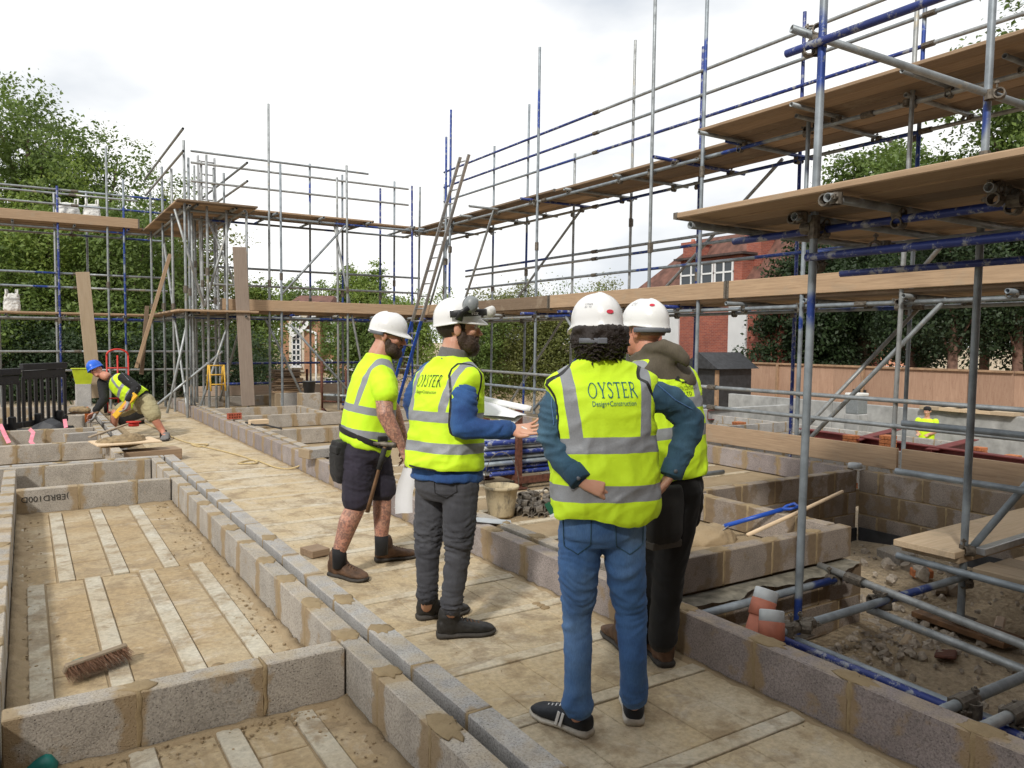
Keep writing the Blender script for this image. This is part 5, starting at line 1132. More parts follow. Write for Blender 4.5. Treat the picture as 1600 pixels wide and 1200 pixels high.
    lg.add([(-.024, .003, 0), (.024, .003, 0), (.024, -.002, 0), (-.024, -.002, 0), (-.002, .0, 0), (.002, 0, 0), (.002, -.018, 0), (-.002, -.018, 0)], [(0, 1, 2, 3), (4, 5, 6, 7)])
    print_on(v, vme, lg.mesh('logo'), .045, .415, 'print_black', 'emblem')
    hl = helmet(root, HC+HF @ Vector((0, -.008, .042)), HF, 'helmet_white', .80, .04); bm = bmesh.new(); bm.from_mesh(hl.data); bv = BVHTree.FromBMesh(bm); bm.free()
    def stick(px, py, me, mat, nm):
        h = bv.ray_cast(CAM, (D(px, py)-CAM).normalized())
        if h[0] is not None: part(nm, me, hl, h[0]+h[1]*.0012, rot=h[1].to_track_quat('Z', 'Y').to_matrix(), mat=mat)
    stick(1019, 477, MB().tube([(0,0,0), (0,0,.002)], [(.012, .007)]*2, 18, ref=(1,0,0)).mesh('badge'), 'tag_red', 'badge'); stick(992, 475, text_mesh('I STAM\nIH  TV', .011), 'strap_grey', 'stamp')
    mb = MB(); strap(mb, [HC+HF @ Vector((.098*math.sin(a), -.008-.118*math.cos(a), .000)) for a in [-1.5+3.0*i/14 for i in range(15)]], .022); part('headband', mb.mesh('strap', True), hl, mat='strap_grey')
    pc = D(1038, 805, -.16); pouch = thing('tool_holster', 'dark tool holster hanging at the hip below the denim jacket', 'tool holster', pc); mb = MB(); loft(mb, pc, frame(f), [(-.12, .075, .03), (-.08, .09, .04), (.05, .09, .045), (.13, .08, .035)], 20, 4); pk = part('pocket', fuse(mb, .008, 2, folds(.004, 10, 10)), pouch, mat='pouch'); part('edge', MB().bbox(pc+Vector((0,0,-.125)), (.165, .06, .035), .006, frame(f)).mesh('edge'), pk, mat='pouch_brown'); part('flap', MB().bbox(D(1075, 790, -.02), (.09, .03, .20), .006, frame(f)).mesh('flap'), pouch, mat='pouch')
    shoe(root, onz(1042, 1044), onz(1012, 1008), 'boot_brown', 'sole_dark', .062, .30, .15, 0, None, True, 'boot'); shoe(root, onz(985, 1022), onz(962, 1000), 'boot_brown', 'sole_dark', .062, .30, .15, 0, None, True, 'boot')
build_hidden()

# ---------------------------------------------------------------- bricklayer bending at the left
def build_layer():
    d0 = 11.6; D = lambda x, y, o=0.0: dep(x, y, d0+o); up_t = (D(168, 590)-D(220, 628)).normalized(); f = (-UP*.55-RTH*.35-FWH*.75).normalized(); F = frame(f, up_t); hf = (RTH*.12-FWH*.95-UP*.12).normalized(); HF = frame(hf, UP-RTH*.6)
    root = thing('person', 'bricklayer in blue helmet, black top and khaki shorts bending over the mortar board', 'person', onz(240, 685), 'people on the site')
    HC = D(150, 578); sA, eA, wA = D(192, 590, -.12), D(214, 606, -.22), D(201, 628, -.30); sB, eB, wB = D(160, 596, .12), D(163, 624, -.1), D(150, 645, -.25)
    hA, kA, aA = D(228, 627, -.05), D(240, 652, -.12), D(255, 675, -.05); hB, kB, aB = D(208, 632, .12), D(180, 646, -.02), D(177, 670, .05)
    mb = MB(); head_shape(mb, HC, HF); limb(mb, [HC-HF @ Vector((0, .02, .07)), D(166, 588)], [.056, .07])
    loft(mb, D(222, 626), F, [(-.06, .10, .08), (0, .15, .12), (.2, .15, .11), (.4, .17, .11), (.5, .14, .08), (.56, .07, .05)])
    limb(mb, [sA, eA, wA], [.05, .042, .03]); limb(mb, [sB, eB, wB], [.05, .042, .03]); hand(mb, wA, -UP*.8-RTH*.2-FWH*.3, RTH*-.6+FWH*.5, 1, (.6,)*4, .04, .5, 1.1); hand(mb, wB, -RTH*.8-UP*.5, -FWH*.3-UP*.6, 1, (.6,)*4, .04, .5, 1.1)
    limb(mb, [hA, kA, aA], [.09, .066, .045]); limb(mb, [hB, kB, aB], [.09, .066, .045])
    for a, q in ((aA, onz(257, 688)), (aB, aB-UP*.08)): limb(mb, [a, Vector((q.x, q.y, max(.065, q.z)))], [.038, .026])
    part('body', fuse(mb, .010, 2), root, mat='skin_red'); eyes(root, HC, HF)
    mb = MB(); loft(mb, D(222, 626), F, [(-.02, .165, .13), (.2, .165, .125), (.4, .185, .12), (.5, .15, .09), (.57, .085, .07)], 24); limb(mb, [sA, eA, wA+UP*.04], [.075, .065, .048]); limb(mb, [sB, eB, wB+UP*.04], [.075, .065, .048])
    tp = part('jersey', fuse(mb, .011, 3, folds(.008, 9, 12)), root, mat='black_jersey')
    part('piping', MB().tube([sA+UP*.07-FWH*.02, sA.lerp(eA, .5)+UP*.05-FWH*.05, eA+RTH*.03-FWH*.05, eA.lerp(wA, .6)+RTH*.02-FWH*.055], .007, 6).mesh('piping', True), tp, mat='strap_grey')
    mb = MB(); loft(mb, D(224, 630), F, [(-.12, .12, .11), (-.05, .175, .14), (.06, .175, .14), (.12, .16, .12)], 24, 2.3); limb(mb, [hA, D(235, 640, -.08), D(240, 650, -.1)], [.125, .12, .11]); limb(mb, [hB, D(196, 638, .05), D(190, 641, .02)], [.12, .115, .105])
    part('shorts', fuse(mb, .011, 3, folds(.01, 6, 12)), root, mat='khaki')
    vm = vest_mat('vest_layer', ((.10, .15), (.24, .29)), (.09, .13, .1), .25, (0.62, 0.90, 0.02))
    v, _ = vest(root, D(219, 624), F, [(-.02, .185, .15), (.02, .19, .152), (.2, .19, .145), (.36, .192, .135), (.46, .17, .11), (.5, .12, .085)], vm, .008, .011, 4)
    helmet(root, HC+HF @ Vector((0, -.008, .042)), HF, 'helmet_blue', .95, .03)
    for w_, e_ in ((wA, eA), (wB, eB)):
        mb = MB(); dr = (w_-e_).normalized(); hand(mb, w_, dr*.9-UP*.3, -FWH*.3-RTH*.5, 1, (.5,)*4, .05, .5, 1.25); mb.tube([w_-dr*.05, w_+dr*.02], .036, 12); part('glove', fuse(mb, .009, 1), root, mat='glove')
    shoe(root, onz(261, 686), onz(249, 696), 'shoe_grey', 'sole_dark', .064, .32, .11, 0); shoe(root, aB-UP*.08, aB-UP*.08-FWH*.2, 'shoe_grey', 'sole_dark', .058, .30, .10, max(0.0, aB.z-.12))
    for a in (aA,): part('sock', MB().tube([a-UP*.09, a+UP*.03], .050, 12).mesh('sock', True), root, mat='sock')
    # spirit level in the near hand, trowel in the other
    a, c = D(181, 649, -.30), D(210, 618, -.30); dr = (c-a).normalized()
    lv = thing('spirit_level', 'yellow spirit level held by the bending bricklayer', 'spirit level', a); part('bar', MB().bbox((a+c)/2, ((c-a).length*1.15, .034, .085), .004, rot_x_to(dr, RTH+UP*.5)).mesh('bar'), lv, mat='yellow_plastic'); part('vial', MB().bbox((a+c)/2, (.05, .032, .03), .004, rot_x_to(dr, FWH)).mesh('vial'), lv, mat='lime_plastic')
    tr = thing('trowel', 'brick trowel loaded with mortar in the bricklayer\'s lower hand', 'trowel', D(130, 645, -.3)); k0 = D(146, 646, -.28); k1 = D(100, 648, -.28); mid = D(122, 641, -.28); w = FWH*.11
    part('blade', MB().add([k0+UP*.0, mid+w, k1, mid-w, k0-UP*.006, mid+w-UP*.006, k1-UP*.006, mid-w-UP*.006], [(0,1,2,3), (7,6,5,4), (0,4,5,1), (1,5,6,2), (2,6,7,3), (3,7,4,0)]).mesh('blade'), tr, mat='coupler'); part('grip', MB().tube([k0, D(154, 644, -.28)], .016, 10).mesh('grip', True), tr, mat='handle_wood')
    mb = MB(); mb.ell((mid+k1*.4+k0*.6)/2+UP*.03, (.16, .08, .05), frame(FWH)); part('mortar', fuse(mb, .012, 1, folds(.015, 20, 20)), tr, mat='wet_mortar')
build_layer()
# ================================================================== trees
def leaf_mat(name, a, c, dark):
    b = NB(name); r = b.n('NewGeometry').outputs['Random Per Island']; w = b.coord('World')
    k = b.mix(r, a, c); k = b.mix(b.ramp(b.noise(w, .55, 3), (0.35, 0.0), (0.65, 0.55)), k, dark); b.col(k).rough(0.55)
    tr = b.n('BsdfTranslucent'); b.l(k, tr.inputs[0]); mixn = b.n('MixShader'); mixn.inputs[0].default_value = 0.38; b.l(b.p.outputs[0], mixn.inputs[1]); b.l(tr.outputs[0], mixn.inputs[2]); b.l(mixn.outputs[0], b.out.inputs[0])
leaf_mat('leaf_green', (0.095, 0.16, 0.030), (0.19, 0.27, 0.06), (0.08, 0.12, 0.024)); leaf_mat('leaf_bright', (0.15, 0.235, 0.034), (0.27, 0.34, 0.075), (0.115, 0.18, 0.03))
leaf_mat('leaf_dark', (0.022, 0.046, 0.015), (0.050, 0.085, 0.028), (0.020, 0.036, 0.013)); leaf_mat('leaf_olive', (0.14, 0.165, 0.036), (0.25, 0.255, 0.08), (0.10, 0.14, 0.03)); leaf_mat('leaf_conifer', (0.024, 0.048, 0.018), (0.055, 0.090, 0.032), (0.022, 0.038, 0.015))
simple('bark', (0.12, 0.085, 0.062), 0.95, 0, .35, 6, .6, 'World'); simple('bark_red', (0.20, 0.115, 0.085), 0.95, 0, .3, 6, .6, 'World')
def crown_mesh(lobes, nleaf, size, clump=.55, droop=0.0, per=40, flat=.5, shell=.45):
    """leaf-sized faces gathered in clumps spread through the lobes"""
    size *= .54; nleaf = int(nleaf*1.85); per = 55; clump *= .82; lobes = list(lobes)+[(l[0]+rng.normal()*l[3]*.75, l[1]+rng.normal()*l[4]*.75, l[2]+abs(rng.normal())*l[5]*.75, l[3]*.38, l[4]*.38, l[5]*.5) for l in lobes for _ in range(2)]
    vol = np.array([l[3]*l[4]*l[5] for l in lobes])**.75; vol /= vol.sum(); nc = max(8, nleaf//per)
    which = rng.choice(len(lobes), nc, p=vol); L_ = np.array(lobes)[which]
    d = rng.normal(size=(nc, 3)); d /= np.linalg.norm(d, axis=1)[:, None]; rad = shell+(1.12-shell)*rng.random(nc)**.7
    C = L_[:, :3]+d*rad[:, None]*L_[:, 3:6]; C += rng.normal(size=C.shape)*.12
    n = nc*per; ci = np.repeat(np.arange(nc), per); cs = clump*(.6+.8*rng.random(nc))[ci]
    off = rng.normal(size=(n, 3))*cs[:, None]*np.array([.55, .55, .38]); P = C[ci]+off; P[:, 2] -= droop*np.abs(rng.normal(size=n))
    N_ = d[ci]*.6+rng.normal(size=(n, 3))*.7+np.array([0, 0, flat]); N_ /= np.linalg.norm(N_, axis=1)[:, None]
    A = np.cross(N_, rng.normal(size=(n, 3))); A /= np.linalg.norm(A, axis=1)[:, None]; Bv = np.cross(N_, A); s = size*(.45+1.1*rng.random(n)**1.5)[:, None]
    V = np.empty((n, 4, 3)); V[:, 0] = P-A*s*.95; V[:, 1] = P-Bv*s*.5+N_*s*.12; V[:, 2] = P+A*s*.95; V[:, 3] = P+Bv*s*.5+N_*s*.12
    me = bpy.data.meshes.new('crown'); me.vertices.add(n*4); me.vertices.foreach_set('co', V.ravel()); me.loops.add(n*4); me.loops.foreach_set('vertex_index', np.arange(n*4, dtype=np.int32))
    me.polygons.add(n); me.polygons.foreach_set('loop_start', np.arange(0, n*4, 4, dtype=np.int32)); me.polygons.foreach_set('loop_total', np.full(n, 4, dtype=np.int32)); me.update(calc_edges=True); return me
def tree(label, base, lobes, nleaf, size, mat, trunk=.22, th=None, group=None, bark='bark', name='tree', **kw):
    base = Vector(base); root = thing(name, label, 'tree', base, group); top = th or max(l[2] for l in lobes)
    ab = [(base.x+l[0], base.y+l[1], base.z+l[2], l[3], l[4], l[5]) for l in lobes]; mb = MB(); sway = [random.uniform(-.15, .15) for _ in range(4)]
    pts = [base+Vector((sway[0]*t*t, sway[1]*t, top*t)) for t in (0, .15, .35, .6, .85, 1.0)]; mb.tube(pts, [trunk*1.25, trunk, trunk*.85, trunk*.6, trunk*.35, trunk*.12], 10)
    for l in ab:
        e = Vector(l[:3])+Vector((random.uniform(-.3, .3)*l[3], random.uniform(-.3, .3)*l[4], .3*l[5])); s_ = base+Vector((0, 0, max(.2, (l[2]-base.z)*.6))); md = s_.lerp(e, .5)+Vector((0, 0, .15*l[5])); mb.tube([s_, md, e], [trunk*.38, trunk*.24, trunk*.07], 7)
    part('trunk', mb.mesh('trunk', True), root, mat=bark); c = part('crown', crown_mesh(ab, nleaf, size, **kw), root, mat=mat); return root
def lob(n, r, z0, z1, rr, seed=None, taper=.5):
    o = []
    for i in range(n):
        t = (i+.5)/n; a = i*2.4+random.uniform(-.4, .4); q = r*(1-taper*t)*random.uniform(.35, .75); R = rr*random.uniform(.75, 1.2)*(1-.35*taper*t); o.append((q*math.cos(a), q*math.sin(a), z0+(z1-z0)*t, R, R, R*random.uniform(.75, .95)))
    return o
GZ = -.5
def gd(x, d, z=GZ):
    p = dep(x, 600, d); return Vector((p.x, p.y, z))
def topz(y, d): return CAM.z+(531-y)/1200*d
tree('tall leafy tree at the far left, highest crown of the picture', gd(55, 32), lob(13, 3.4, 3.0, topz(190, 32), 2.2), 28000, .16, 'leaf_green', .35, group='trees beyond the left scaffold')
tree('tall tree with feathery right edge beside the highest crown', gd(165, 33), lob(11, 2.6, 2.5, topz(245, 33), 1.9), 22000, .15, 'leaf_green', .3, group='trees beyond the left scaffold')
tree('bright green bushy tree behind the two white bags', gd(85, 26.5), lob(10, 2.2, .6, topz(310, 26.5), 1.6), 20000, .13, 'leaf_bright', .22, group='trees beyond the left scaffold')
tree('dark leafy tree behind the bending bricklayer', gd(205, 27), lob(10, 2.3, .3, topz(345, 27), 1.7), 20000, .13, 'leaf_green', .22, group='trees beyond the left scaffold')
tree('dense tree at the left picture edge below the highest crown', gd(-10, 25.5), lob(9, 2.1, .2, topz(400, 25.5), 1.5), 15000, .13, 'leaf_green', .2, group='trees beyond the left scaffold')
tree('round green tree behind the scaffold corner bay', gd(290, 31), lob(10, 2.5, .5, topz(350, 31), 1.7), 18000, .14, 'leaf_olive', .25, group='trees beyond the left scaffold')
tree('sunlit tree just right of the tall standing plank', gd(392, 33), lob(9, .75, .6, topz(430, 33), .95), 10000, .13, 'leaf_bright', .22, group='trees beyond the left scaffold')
tree('low dark shrubby tree under the left scaffold deck', gd(130, 24.8), lob(8, 2.6, -.1, 1.7, 1.0, taper=.1), 14000, .10, 'leaf_dark', .12, group='trees beyond the left scaffold')
tree('low dark shrubby tree right of the bricklayer', gd(300, 25), lob(8, 2.6, -.1, 1.8, 1.0, taper=.1), 13000, .10, 'leaf_dark', .12, group='trees beyond the left scaffold')
tree('low dark shrubby tree at the far left edge', gd(-25, 24), lob(8, 2.4, -.1, 1.8, 1.0, taper=.1), 12000, .10, 'leaf_dark', .12, group='trees beyond the left scaffold')
tree('left of two slender column trees above the back scaffold', gd(541, 62), lob(9, 1.3, 1.5, topz(425, 62), 1.1, taper=.3), 9000, .2, 'leaf_bright', .25, group='trees beyond the back scaffold')
tree('right of two slender column trees above the back scaffold', gd(580, 60), lob(9, 1.6, 1.5, topz(425, 60), 1.15, taper=.4), 9000, .2, 'leaf_bright', .25, group='trees beyond the back scaffold')
tree('broad green tree beside the cream gable tower', gd(472, 66), lob(8, 3.0, 2.0, topz(455, 66), 1.9), 9000, .22, 'leaf_green', .3, group='trees beyond the back scaffold')
tree('leafy tree in front of the far brick apartments', gd(568, 38), lob(9, 1.35, .6, topz(485, 38), 1.0), 11000, .13, 'leaf_green', .2, group='trees beyond the back scaffold')
tree('bright tree behind the ladder', gd(632, 46), lob(9, 2.4, .5, topz(475, 46), 1.5), 12000, .15, 'leaf_bright', .25, group='trees beyond the back scaffold')
tree('pale distant tree left of the ladder', gd(610, 70), lob(7, 2.6, 1.0, topz(468, 70), 1.8), 6000, .22, 'leaf_bright', .25, group='trees beyond the back scaffold')
for x, y, d, lab, mt in ((738, 452, 34, 'first upright tree right of the ladder', 'leaf_green'), (778, 428, 35, 'tall upright olive tree right of the bearded person', 'leaf_olive'), (822, 420, 36, 'tallest upright tree in the middle of the tree row', 'leaf_olive'), (866, 440, 36, 'upright pale tree left of the curly-haired head', 'leaf_olive'), (912, 432, 37, 'upright tree behind the curly-haired head', 'leaf_green'), (965, 470, 37, 'rounded tree between the two rear helmets', 'leaf_green')):
    tree(lab, gd(x, d), lob(12, .95, .0, topz(y, d)-.6, .80, taper=.35), 14000, .10, mt, .14, group='upright trees behind the long scaffold', name='upright_tree', droop=.10)
tree('thin wispy tree showing bare stems beside the brick house', gd(945, 46), lob(7, .9, 3.2, topz(425, 46), .75, taper=.6), 1400, .12, 'leaf_olive', .08, group='trees beyond the long scaffold')
# right side
tree('huge dark evergreen hiding the end of the brick house', gd(1262, 33, -.9), lob(14, 1.9, 1.0, 5.6, 1.35, taper=.25), 28000, .17, 'leaf_dark', .3, group='trees behind the hoarding')
tree('dark evergreen behind the big scaffold pole', gd(1345, 34, -.9), lob(12, 2.0, 2.4, 6.4, 1.4, taper=.3), 20000, .17, 'leaf_dark', .3, group='trees behind the hoarding')
tree('light green tree above the near scaffold boards', gd(1345, 38, -.9), lob(11, 2.4, 5.4, topz(225, 38), 1.6, taper=.4), 17000, .21, 'leaf_green', .3, group='trees behind the hoarding')
tree('rounded green tree next to the light one on the right', gd(1440, 33, -.9), lob(10, 2.1, 4.6, topz(225, 33), 1.5, taper=.4), 16000, .19, 'leaf_green', .3, group='trees behind the hoarding')
tree('big dark broadleaf tree at the top right edge', gd(1600, 27, -.9), lob(13, 2.6, 3.2, topz(20, 27), 1.7, taper=.2), 24000, .18, 'leaf_green', .32, group='trees behind the hoarding')
for x, d, lab, y0, y1 in ((1487, 25.5, 'conifer with a bare reddish trunk left of two others', 500, 330), (1535, 27, 'conifer with bare trunk in the middle of three', 480, 330), (1590, 25.8, 'conifer with bare greyish trunk at the right edge', 520, 300), (1420, 29, 'feathery conifer behind the middle of the hoarding', 520, 380)):
    z0, z1 = topz(y0, d)+.9, topz(y1, d)+.9; tree(lab, gd(x, d, -.9), lob(11, 1.6, z0-.4, z1, .95, taper=.3), 13000, .13, 'leaf_conifer', .17, z1, 'trees behind the hoarding', 'bark_red', 'conifer', droop=.22, flat=.1)

# ================================================================== buildings far off
def brick_wall_mat(name, a, c, mortar=(0.36, 0.30, 0.25), sc=4.4, axes='yz'):
    b = NB(name); w = b.coord('World'); x, y, z = b.xyz(w); cb = b.n('CombineXYZ'); b.l(b.math('ADD', x, y), cb.inputs[0]); b.l(z, cb.inputs[1])
    t = b.n('TexBrick'); t.inputs['Color1'].default_value = a+(1,); t.inputs['Color2'].default_value = c+(1,); t.inputs['Mortar'].default_value = mortar+(1,); t.inputs['Scale'].default_value = sc; t.inputs['Mortar Size'].default_value = .012; t.inputs['Brick Width'].default_value = .5*2; t.inputs['Row Height'].default_value = .33; b.l(cb.outputs[0], t.inputs['Vector'])
    b.col(b.mix(1.0, t.outputs[0], b.ramp(b.noise(w, .9, 4), (0.3, .8), (0.7, 1.15)), 'MULTIPLY')).rough(.92)
brick_wall_mat('house_brick', (0.23, 0.062, 0.045), (0.32, 0.090, 0.055)); brick_wall_mat('apartment_brick', (0.30, 0.15, 0.085), (0.38, 0.20, 0.115)); brick_wall_mat('orange_house_brick', (0.46, 0.20, 0.12), (0.55, 0.26, 0.16)); brick_wall_mat('stock_brick', (0.17, 0.10, 0.07), (0.24, 0.15, 0.105))
simple('roof_tile', (0.15, 0.070, 0.052), .9, 0, .3, 3, .4, 'World'); simple('roof_dark', (0.065, 0.045, 0.042), .9, 0, .3, 3, .4, 'World'); simple('render_cream', (0.60, 0.55, 0.46), .9, 0, .06, 1, .1, 'World'); simple('render_white', (0.60, 0.61, 0.62), .9, 0, .06, 1, .1, 'World'); simple('frame_white', (0.72, 0.73, 0.74), .6, 0, .04, 3, 0)
b = NB('window_glass'); b.col((0.035, 0.045, 0.055)).rough(.08)
def window(root, O, R, w, h, nx, nz, t=.06, arched=False):
    """framed window on a wall; R columns: along the wall, out of the wall, up; O the lower left corner on the wall face"""
    g_ = part('window', MB().box(O+R @ Vector((w/2, .02, h/2)), (w, .04, h), R).mesh('pane'), root, mat='window_glass'); fr = MB(); f = .075
    for i in range(nx+1): fr.box(O+R @ Vector((w*i/nx, .05, h/2)), (f, .07, h+f), R)
    for i in range(nz+1): fr.box(O+R @ Vector((w/2, .052, h*i/nz)), (w+f, .066, f), R)
    part('frame', fr.mesh('frame'), g_, mat='frame_white'); part('sill', MB().box(O+R @ Vector((w/2, .10, -.07)), (w+.2, .16, .07), R).mesh('sill'), g_, mat='frame_white')
# brick house on the right, its long face parallel to the scaffold
XH = 27.0; hY = lambda x: on_x(x, 500, XH).y; zz = lambda x, y: on_x(x, y, XH).z; y0, y1 = hY(1225), hY(985); RH = Matrix(((0, -1, 0), (-1, 0, 0), (0, 0, 1))).transposed()
hs = thing('brick_house', 'red brick house with white panels, chimney and dormer windows on the right', 'house', (XH+3, (y0+y1)/2, -.9)); ze = zz(1100, 466)
part('wall', MB().box((XH+3.5, (y0+y1)/2, (-.9+ze)/2), (7, y1-y0, ze+.9)).mesh('wall'), hs, mat='house_brick')
rm = MB(); zr = zz(1100, 400); rm.add([(XH-.35, y0-.2, ze), (XH-.35, y1+.5, ze), (XH+7.3, y1+.5, ze), (XH+7.3, y0-.2, ze), (XH+2.2, y0+1.4, zr+1.2), (XH+2.2, y1-2.8, zr+1.2), (XH+4.8, y1-2.8, zr+1.2), (XH+4.8, y0+1.4, zr+1.2)], [(0,1,5,4), (1,2,6,5), (2,3,7,6), (3,0,4,7), (4,5,6,7), (3,2,1,0)]); rf = part('roof', rm.mesh('roof'), hs, mat='roof_tile')
dy0, dy1 = hY(1158), hY(1062); zd0, zd1 = zz(1100, 447), zz(1100, 411); dm = part('dormer', MB().box((XH+1.6, (dy0+dy1)/2, (zd0+zd1)/2), (3.2, dy1-dy0, zd1-zd0+.4)).mesh('dormer'), hs, mat='house_brick'); part('dormer_roof', MB().box((XH+1.5, (dy0+dy1)/2, zd1+.26), (3.6, dy1-dy0+.4, .10)).mesh('r'), dm, mat='roof_dark')
for xa, xb in ((1064, 1113), (1117, 1144)): window(hs, Vector((XH-.001, hY(xa), zd0+.08)), RH, hY(xa)-hY(xb), zd1-zd0-.12, 3 if xb < 1115 else 2, 2)
for xc, yt, w_ in ((1058, 381, .9), (1157, 369, .8)):
    ch = part('chimney', MB().box((XH+1.2, hY(xc), (ze+zz(xc, yt))/2), (.9, w_, zz(xc, yt)-ze)).mesh('chimney'), hs, mat='house_brick'); part('chimney_cap', MB().box((XH+1.2, hY(xc), zz(xc, yt)+.06), (1.05, w_+.16, .14)).mesh('cap'), ch, mat='house_brick')
    for k in (-.22, .22): part('chimney_pot', MB().tube([(XH+1.2, hY(xc)+k, zz(xc, yt)+.1), (XH+1.2, hY(xc)+k, zz(xc, yt)+.32)], [.12, .10], 10).mesh('pot', True), ch, mat='terracotta')
for xa, xb in ((1037, 1062), (1140, 1168)): part('render_panel', MB().box((XH-.04, (hY(xa)+hY(xb))/2, ze/2-.45), (.10, hY(xa)-hY(xb), ze+.8)).mesh('panel'), hs, mat='render_white')
part('plinth', MB().box((XH-.06, (y0+y1)/2, .35), (.12, y1-y0, .5)).mesh('plinth'), hs, mat='render_white')
# orange brick house glimpsed through the trees
O2 = gd(1372, 52, -.9); R2 = frame(FWH); F2 = Matrix((RTH, -FWH, UP)).transposed(); h2 = thing('brick_house', 'orange brick house glimpsed between dark trees on the right', 'house', O2)
part('wall', MB().box(O2+F2 @ Vector((0, -3, 2.4)), (5.5, 6, 4.9), F2).mesh('wall'), h2, mat='orange_house_brick'); part('roof', MB().add([O2+F2 @ Vector(q) for q in ((-3, .3, 4.8), (3, .3, 4.8), (3, -6.3, 4.8), (-3, -6.3, 4.8), (-3, -3, 7.4), (3, -3, 7.4))], [(0,1,5,4), (2,3,4,5), (0,4,3), (1,2,5), (3,2,1,0)]).mesh('roof'), h2, mat='roof_tile')
for x in (-1.0, 1.3): window(h2, O2+F2 @ Vector((x, 0, 1.5)), F2, .8, 1.2, 2, 2)
part('porch', MB().box(O2+F2 @ Vector((0, .4, .5)), (4.0, .8, .9), F2).mesh('porch'), h2, mat='render_white')
# apartments behind the back scaffold
dA = 46.0; OA = gd(470, dA, -.5); px = lambda x: (x-470)/1200*dA; pz = lambda y: (531-y)/1200*dA+CAM.z+.5; FA = F2; A_ = lambda x, o, y: OA+FA @ Vector((px(x), o, pz(y)))
ap = thing('apartment_block', 'apartment block with cream tower, tall arched window and brick gable behind the back scaffold', 'building', OA)
def abox(nm, xa, xb, ya, yb, o0, o1, mat): part(nm, MB().box(OA+FA @ Vector(((px(xa)+px(xb))/2, (o0+o1)/2, (max(0, pz(ya))+pz(yb))/2)), (px(xb)-px(xa), abs(o1-o0), abs(pz(yb)-max(0, pz(ya)))), FA).mesh(nm), ap, mat=mat)
abox('tower', 452, 486, 640, 480, 0, -4, 'render_cream'); abox('wall', 436, 452, 640, 500, -.25, -5, 'apartment_brick'); abox('wall', 479, 504, 640, 500, .5, -5, 'apartment_brick'); abox('wall', 504, 600, 640, 480, -.3, -6, 'apartment_brick')
part('gable', MB().add([A_(479, .5, 500), A_(528, .5, 500), A_(504, .5, 478), A_(479, -5, 500), A_(528, -5, 500), A_(504, -5, 478)], [(0,1,2), (3,5,4), (0,3,4,1)]).mesh('gable'), ap, mat='apartment_brick')
for a, c in (((474, 518), (506, 480)), ((506, 480), (536, 515))):
    p, q = A_(a[0], .75, a[1]), A_(c[0], .75, c[1]); part('barge_board', MB().box((p+q)/2, ((q-p).length, .12, .34), rot_x_to(q-p, -FWH) @ Matrix.Rotation(pi/2, 3, 'X')).mesh('barge'), ap, mat='frame_white')
    part('roof', MB().add([p+UP*.3+FWH*-.1, q+UP*.3-FWH*.1, q+UP*.3+FWH*6, p+UP*.3+FWH*6, p+UP*.12-FWH*.1, q+UP*.12-FWH*.1, q+UP*.12+FWH*6, p+UP*.12+FWH*6], [(0,1,2,3), (7,6,5,4), (0,4,5,1), (1,5,6,2), (2,6,7,3), (3,7,4,0)]).mesh('roof'), ap, mat='roof_dark')
part('roof', MB().add([A_(436, .2, 484), A_(512, .2, 484), A_(505, -3, 458), A_(448, -3, 458), A_(436, -7, 484), A_(512, -7, 484)], [(0,1,2,3), (1,5,2), (5,4,3,2), (4,0,3), (0,4,5,1)]).mesh('roof'), ap, mat='roof_tile')
part('barge_board', MB().box((A_(452, .3, 510)+A_(461, .3, 524))/2, ((A_(452, .3, 510)-A_(461, .3, 524)).length*1.3, .1, .3), rot_x_to(A_(461, .3, 524)-A_(452, .3, 510), -FWH) @ Matrix.Rotation(pi/2, 3, 'X')).mesh('b'), ap, mat='frame_white')
w0 = OA+FA @ Vector((px(457.5), .0, pz(572))); window(ap, w0, FA, px(470)-px(457.5), pz(496)-pz(572), 2, 9)
n = 14; arc = [Vector((px(463.7)+(px(470)-px(457.5))/2*math.cos(pi*i/n), .03, pz(496)+.36*math.sin(pi*i/n))) for i in range(n+1)]; aw = part('window', MB().add([OA+FA @ q for q in arc], [tuple(range(n+1))]).mesh('arch'), ap, mat='window_glass'); part('frame', MB().tube([OA+FA @ (q+Vector((0, .03, 0))) for q in arc], .05, 6).mesh('frame'), aw, mat='frame_white')
for xa, xb, ya, yb in ((509, 519, 532, 520), (508, 518, 576, 562), (507, 526, 603, 591), (528, 535, 603, 591), (545, 556, 576, 562), (560, 572, 603, 591)): window(ap, OA+FA @ Vector((px(xa), -.3, pz(ya))), FA, px(xb)-px(xa), pz(yb)-pz(ya), 2, 1)
part('drain_pipe', MB().tube([A_(498, .62, 640), A_(498, .62, 520)], .06, 8).mesh('pipe'), ap, mat='frame_white'); part('gutter', MB().tube([A_(478, .62, 514), A_(498, .62, 521)], .07, 8).mesh('gutter'), ap, mat='frame_white')
# unseen brick terrace, added behind the viewer to shade the near ground
tb = thing('added_shade_terrace', 'unseen plain brick terrace added behind the viewpoint to shade the near ground', 'building', (2.0, -5.0, -.5))
part('wall', MB().box((4.0, -6.0, 4.1), (34, 4, 9.2)).mesh('wall'), tb, mat='stock_brick'); part('roof', MB().add([(-13.4, -3.7, 8.6), (21.4, -3.7, 8.6), (21.4, -8.3, 8.6), (-13.4, -8.3, 8.6), (-13.4, -6, 10.6), (21.4, -6, 10.6)], [(0,1,5,4), (2,3,4,5), (0,4,3), (1,2,5), (3,2,1,0)]).mesh('roof'), tb, mat='roof_dark')
RB = Matrix(((1,0,0), (0,1,0), (0,0,1)))
for i in range(6):
    for z in (.9, 3.5): window(tb, Vector((-10+i*4.4, -4.0, z)), RB, 1.2, 1.5, 2, 2)

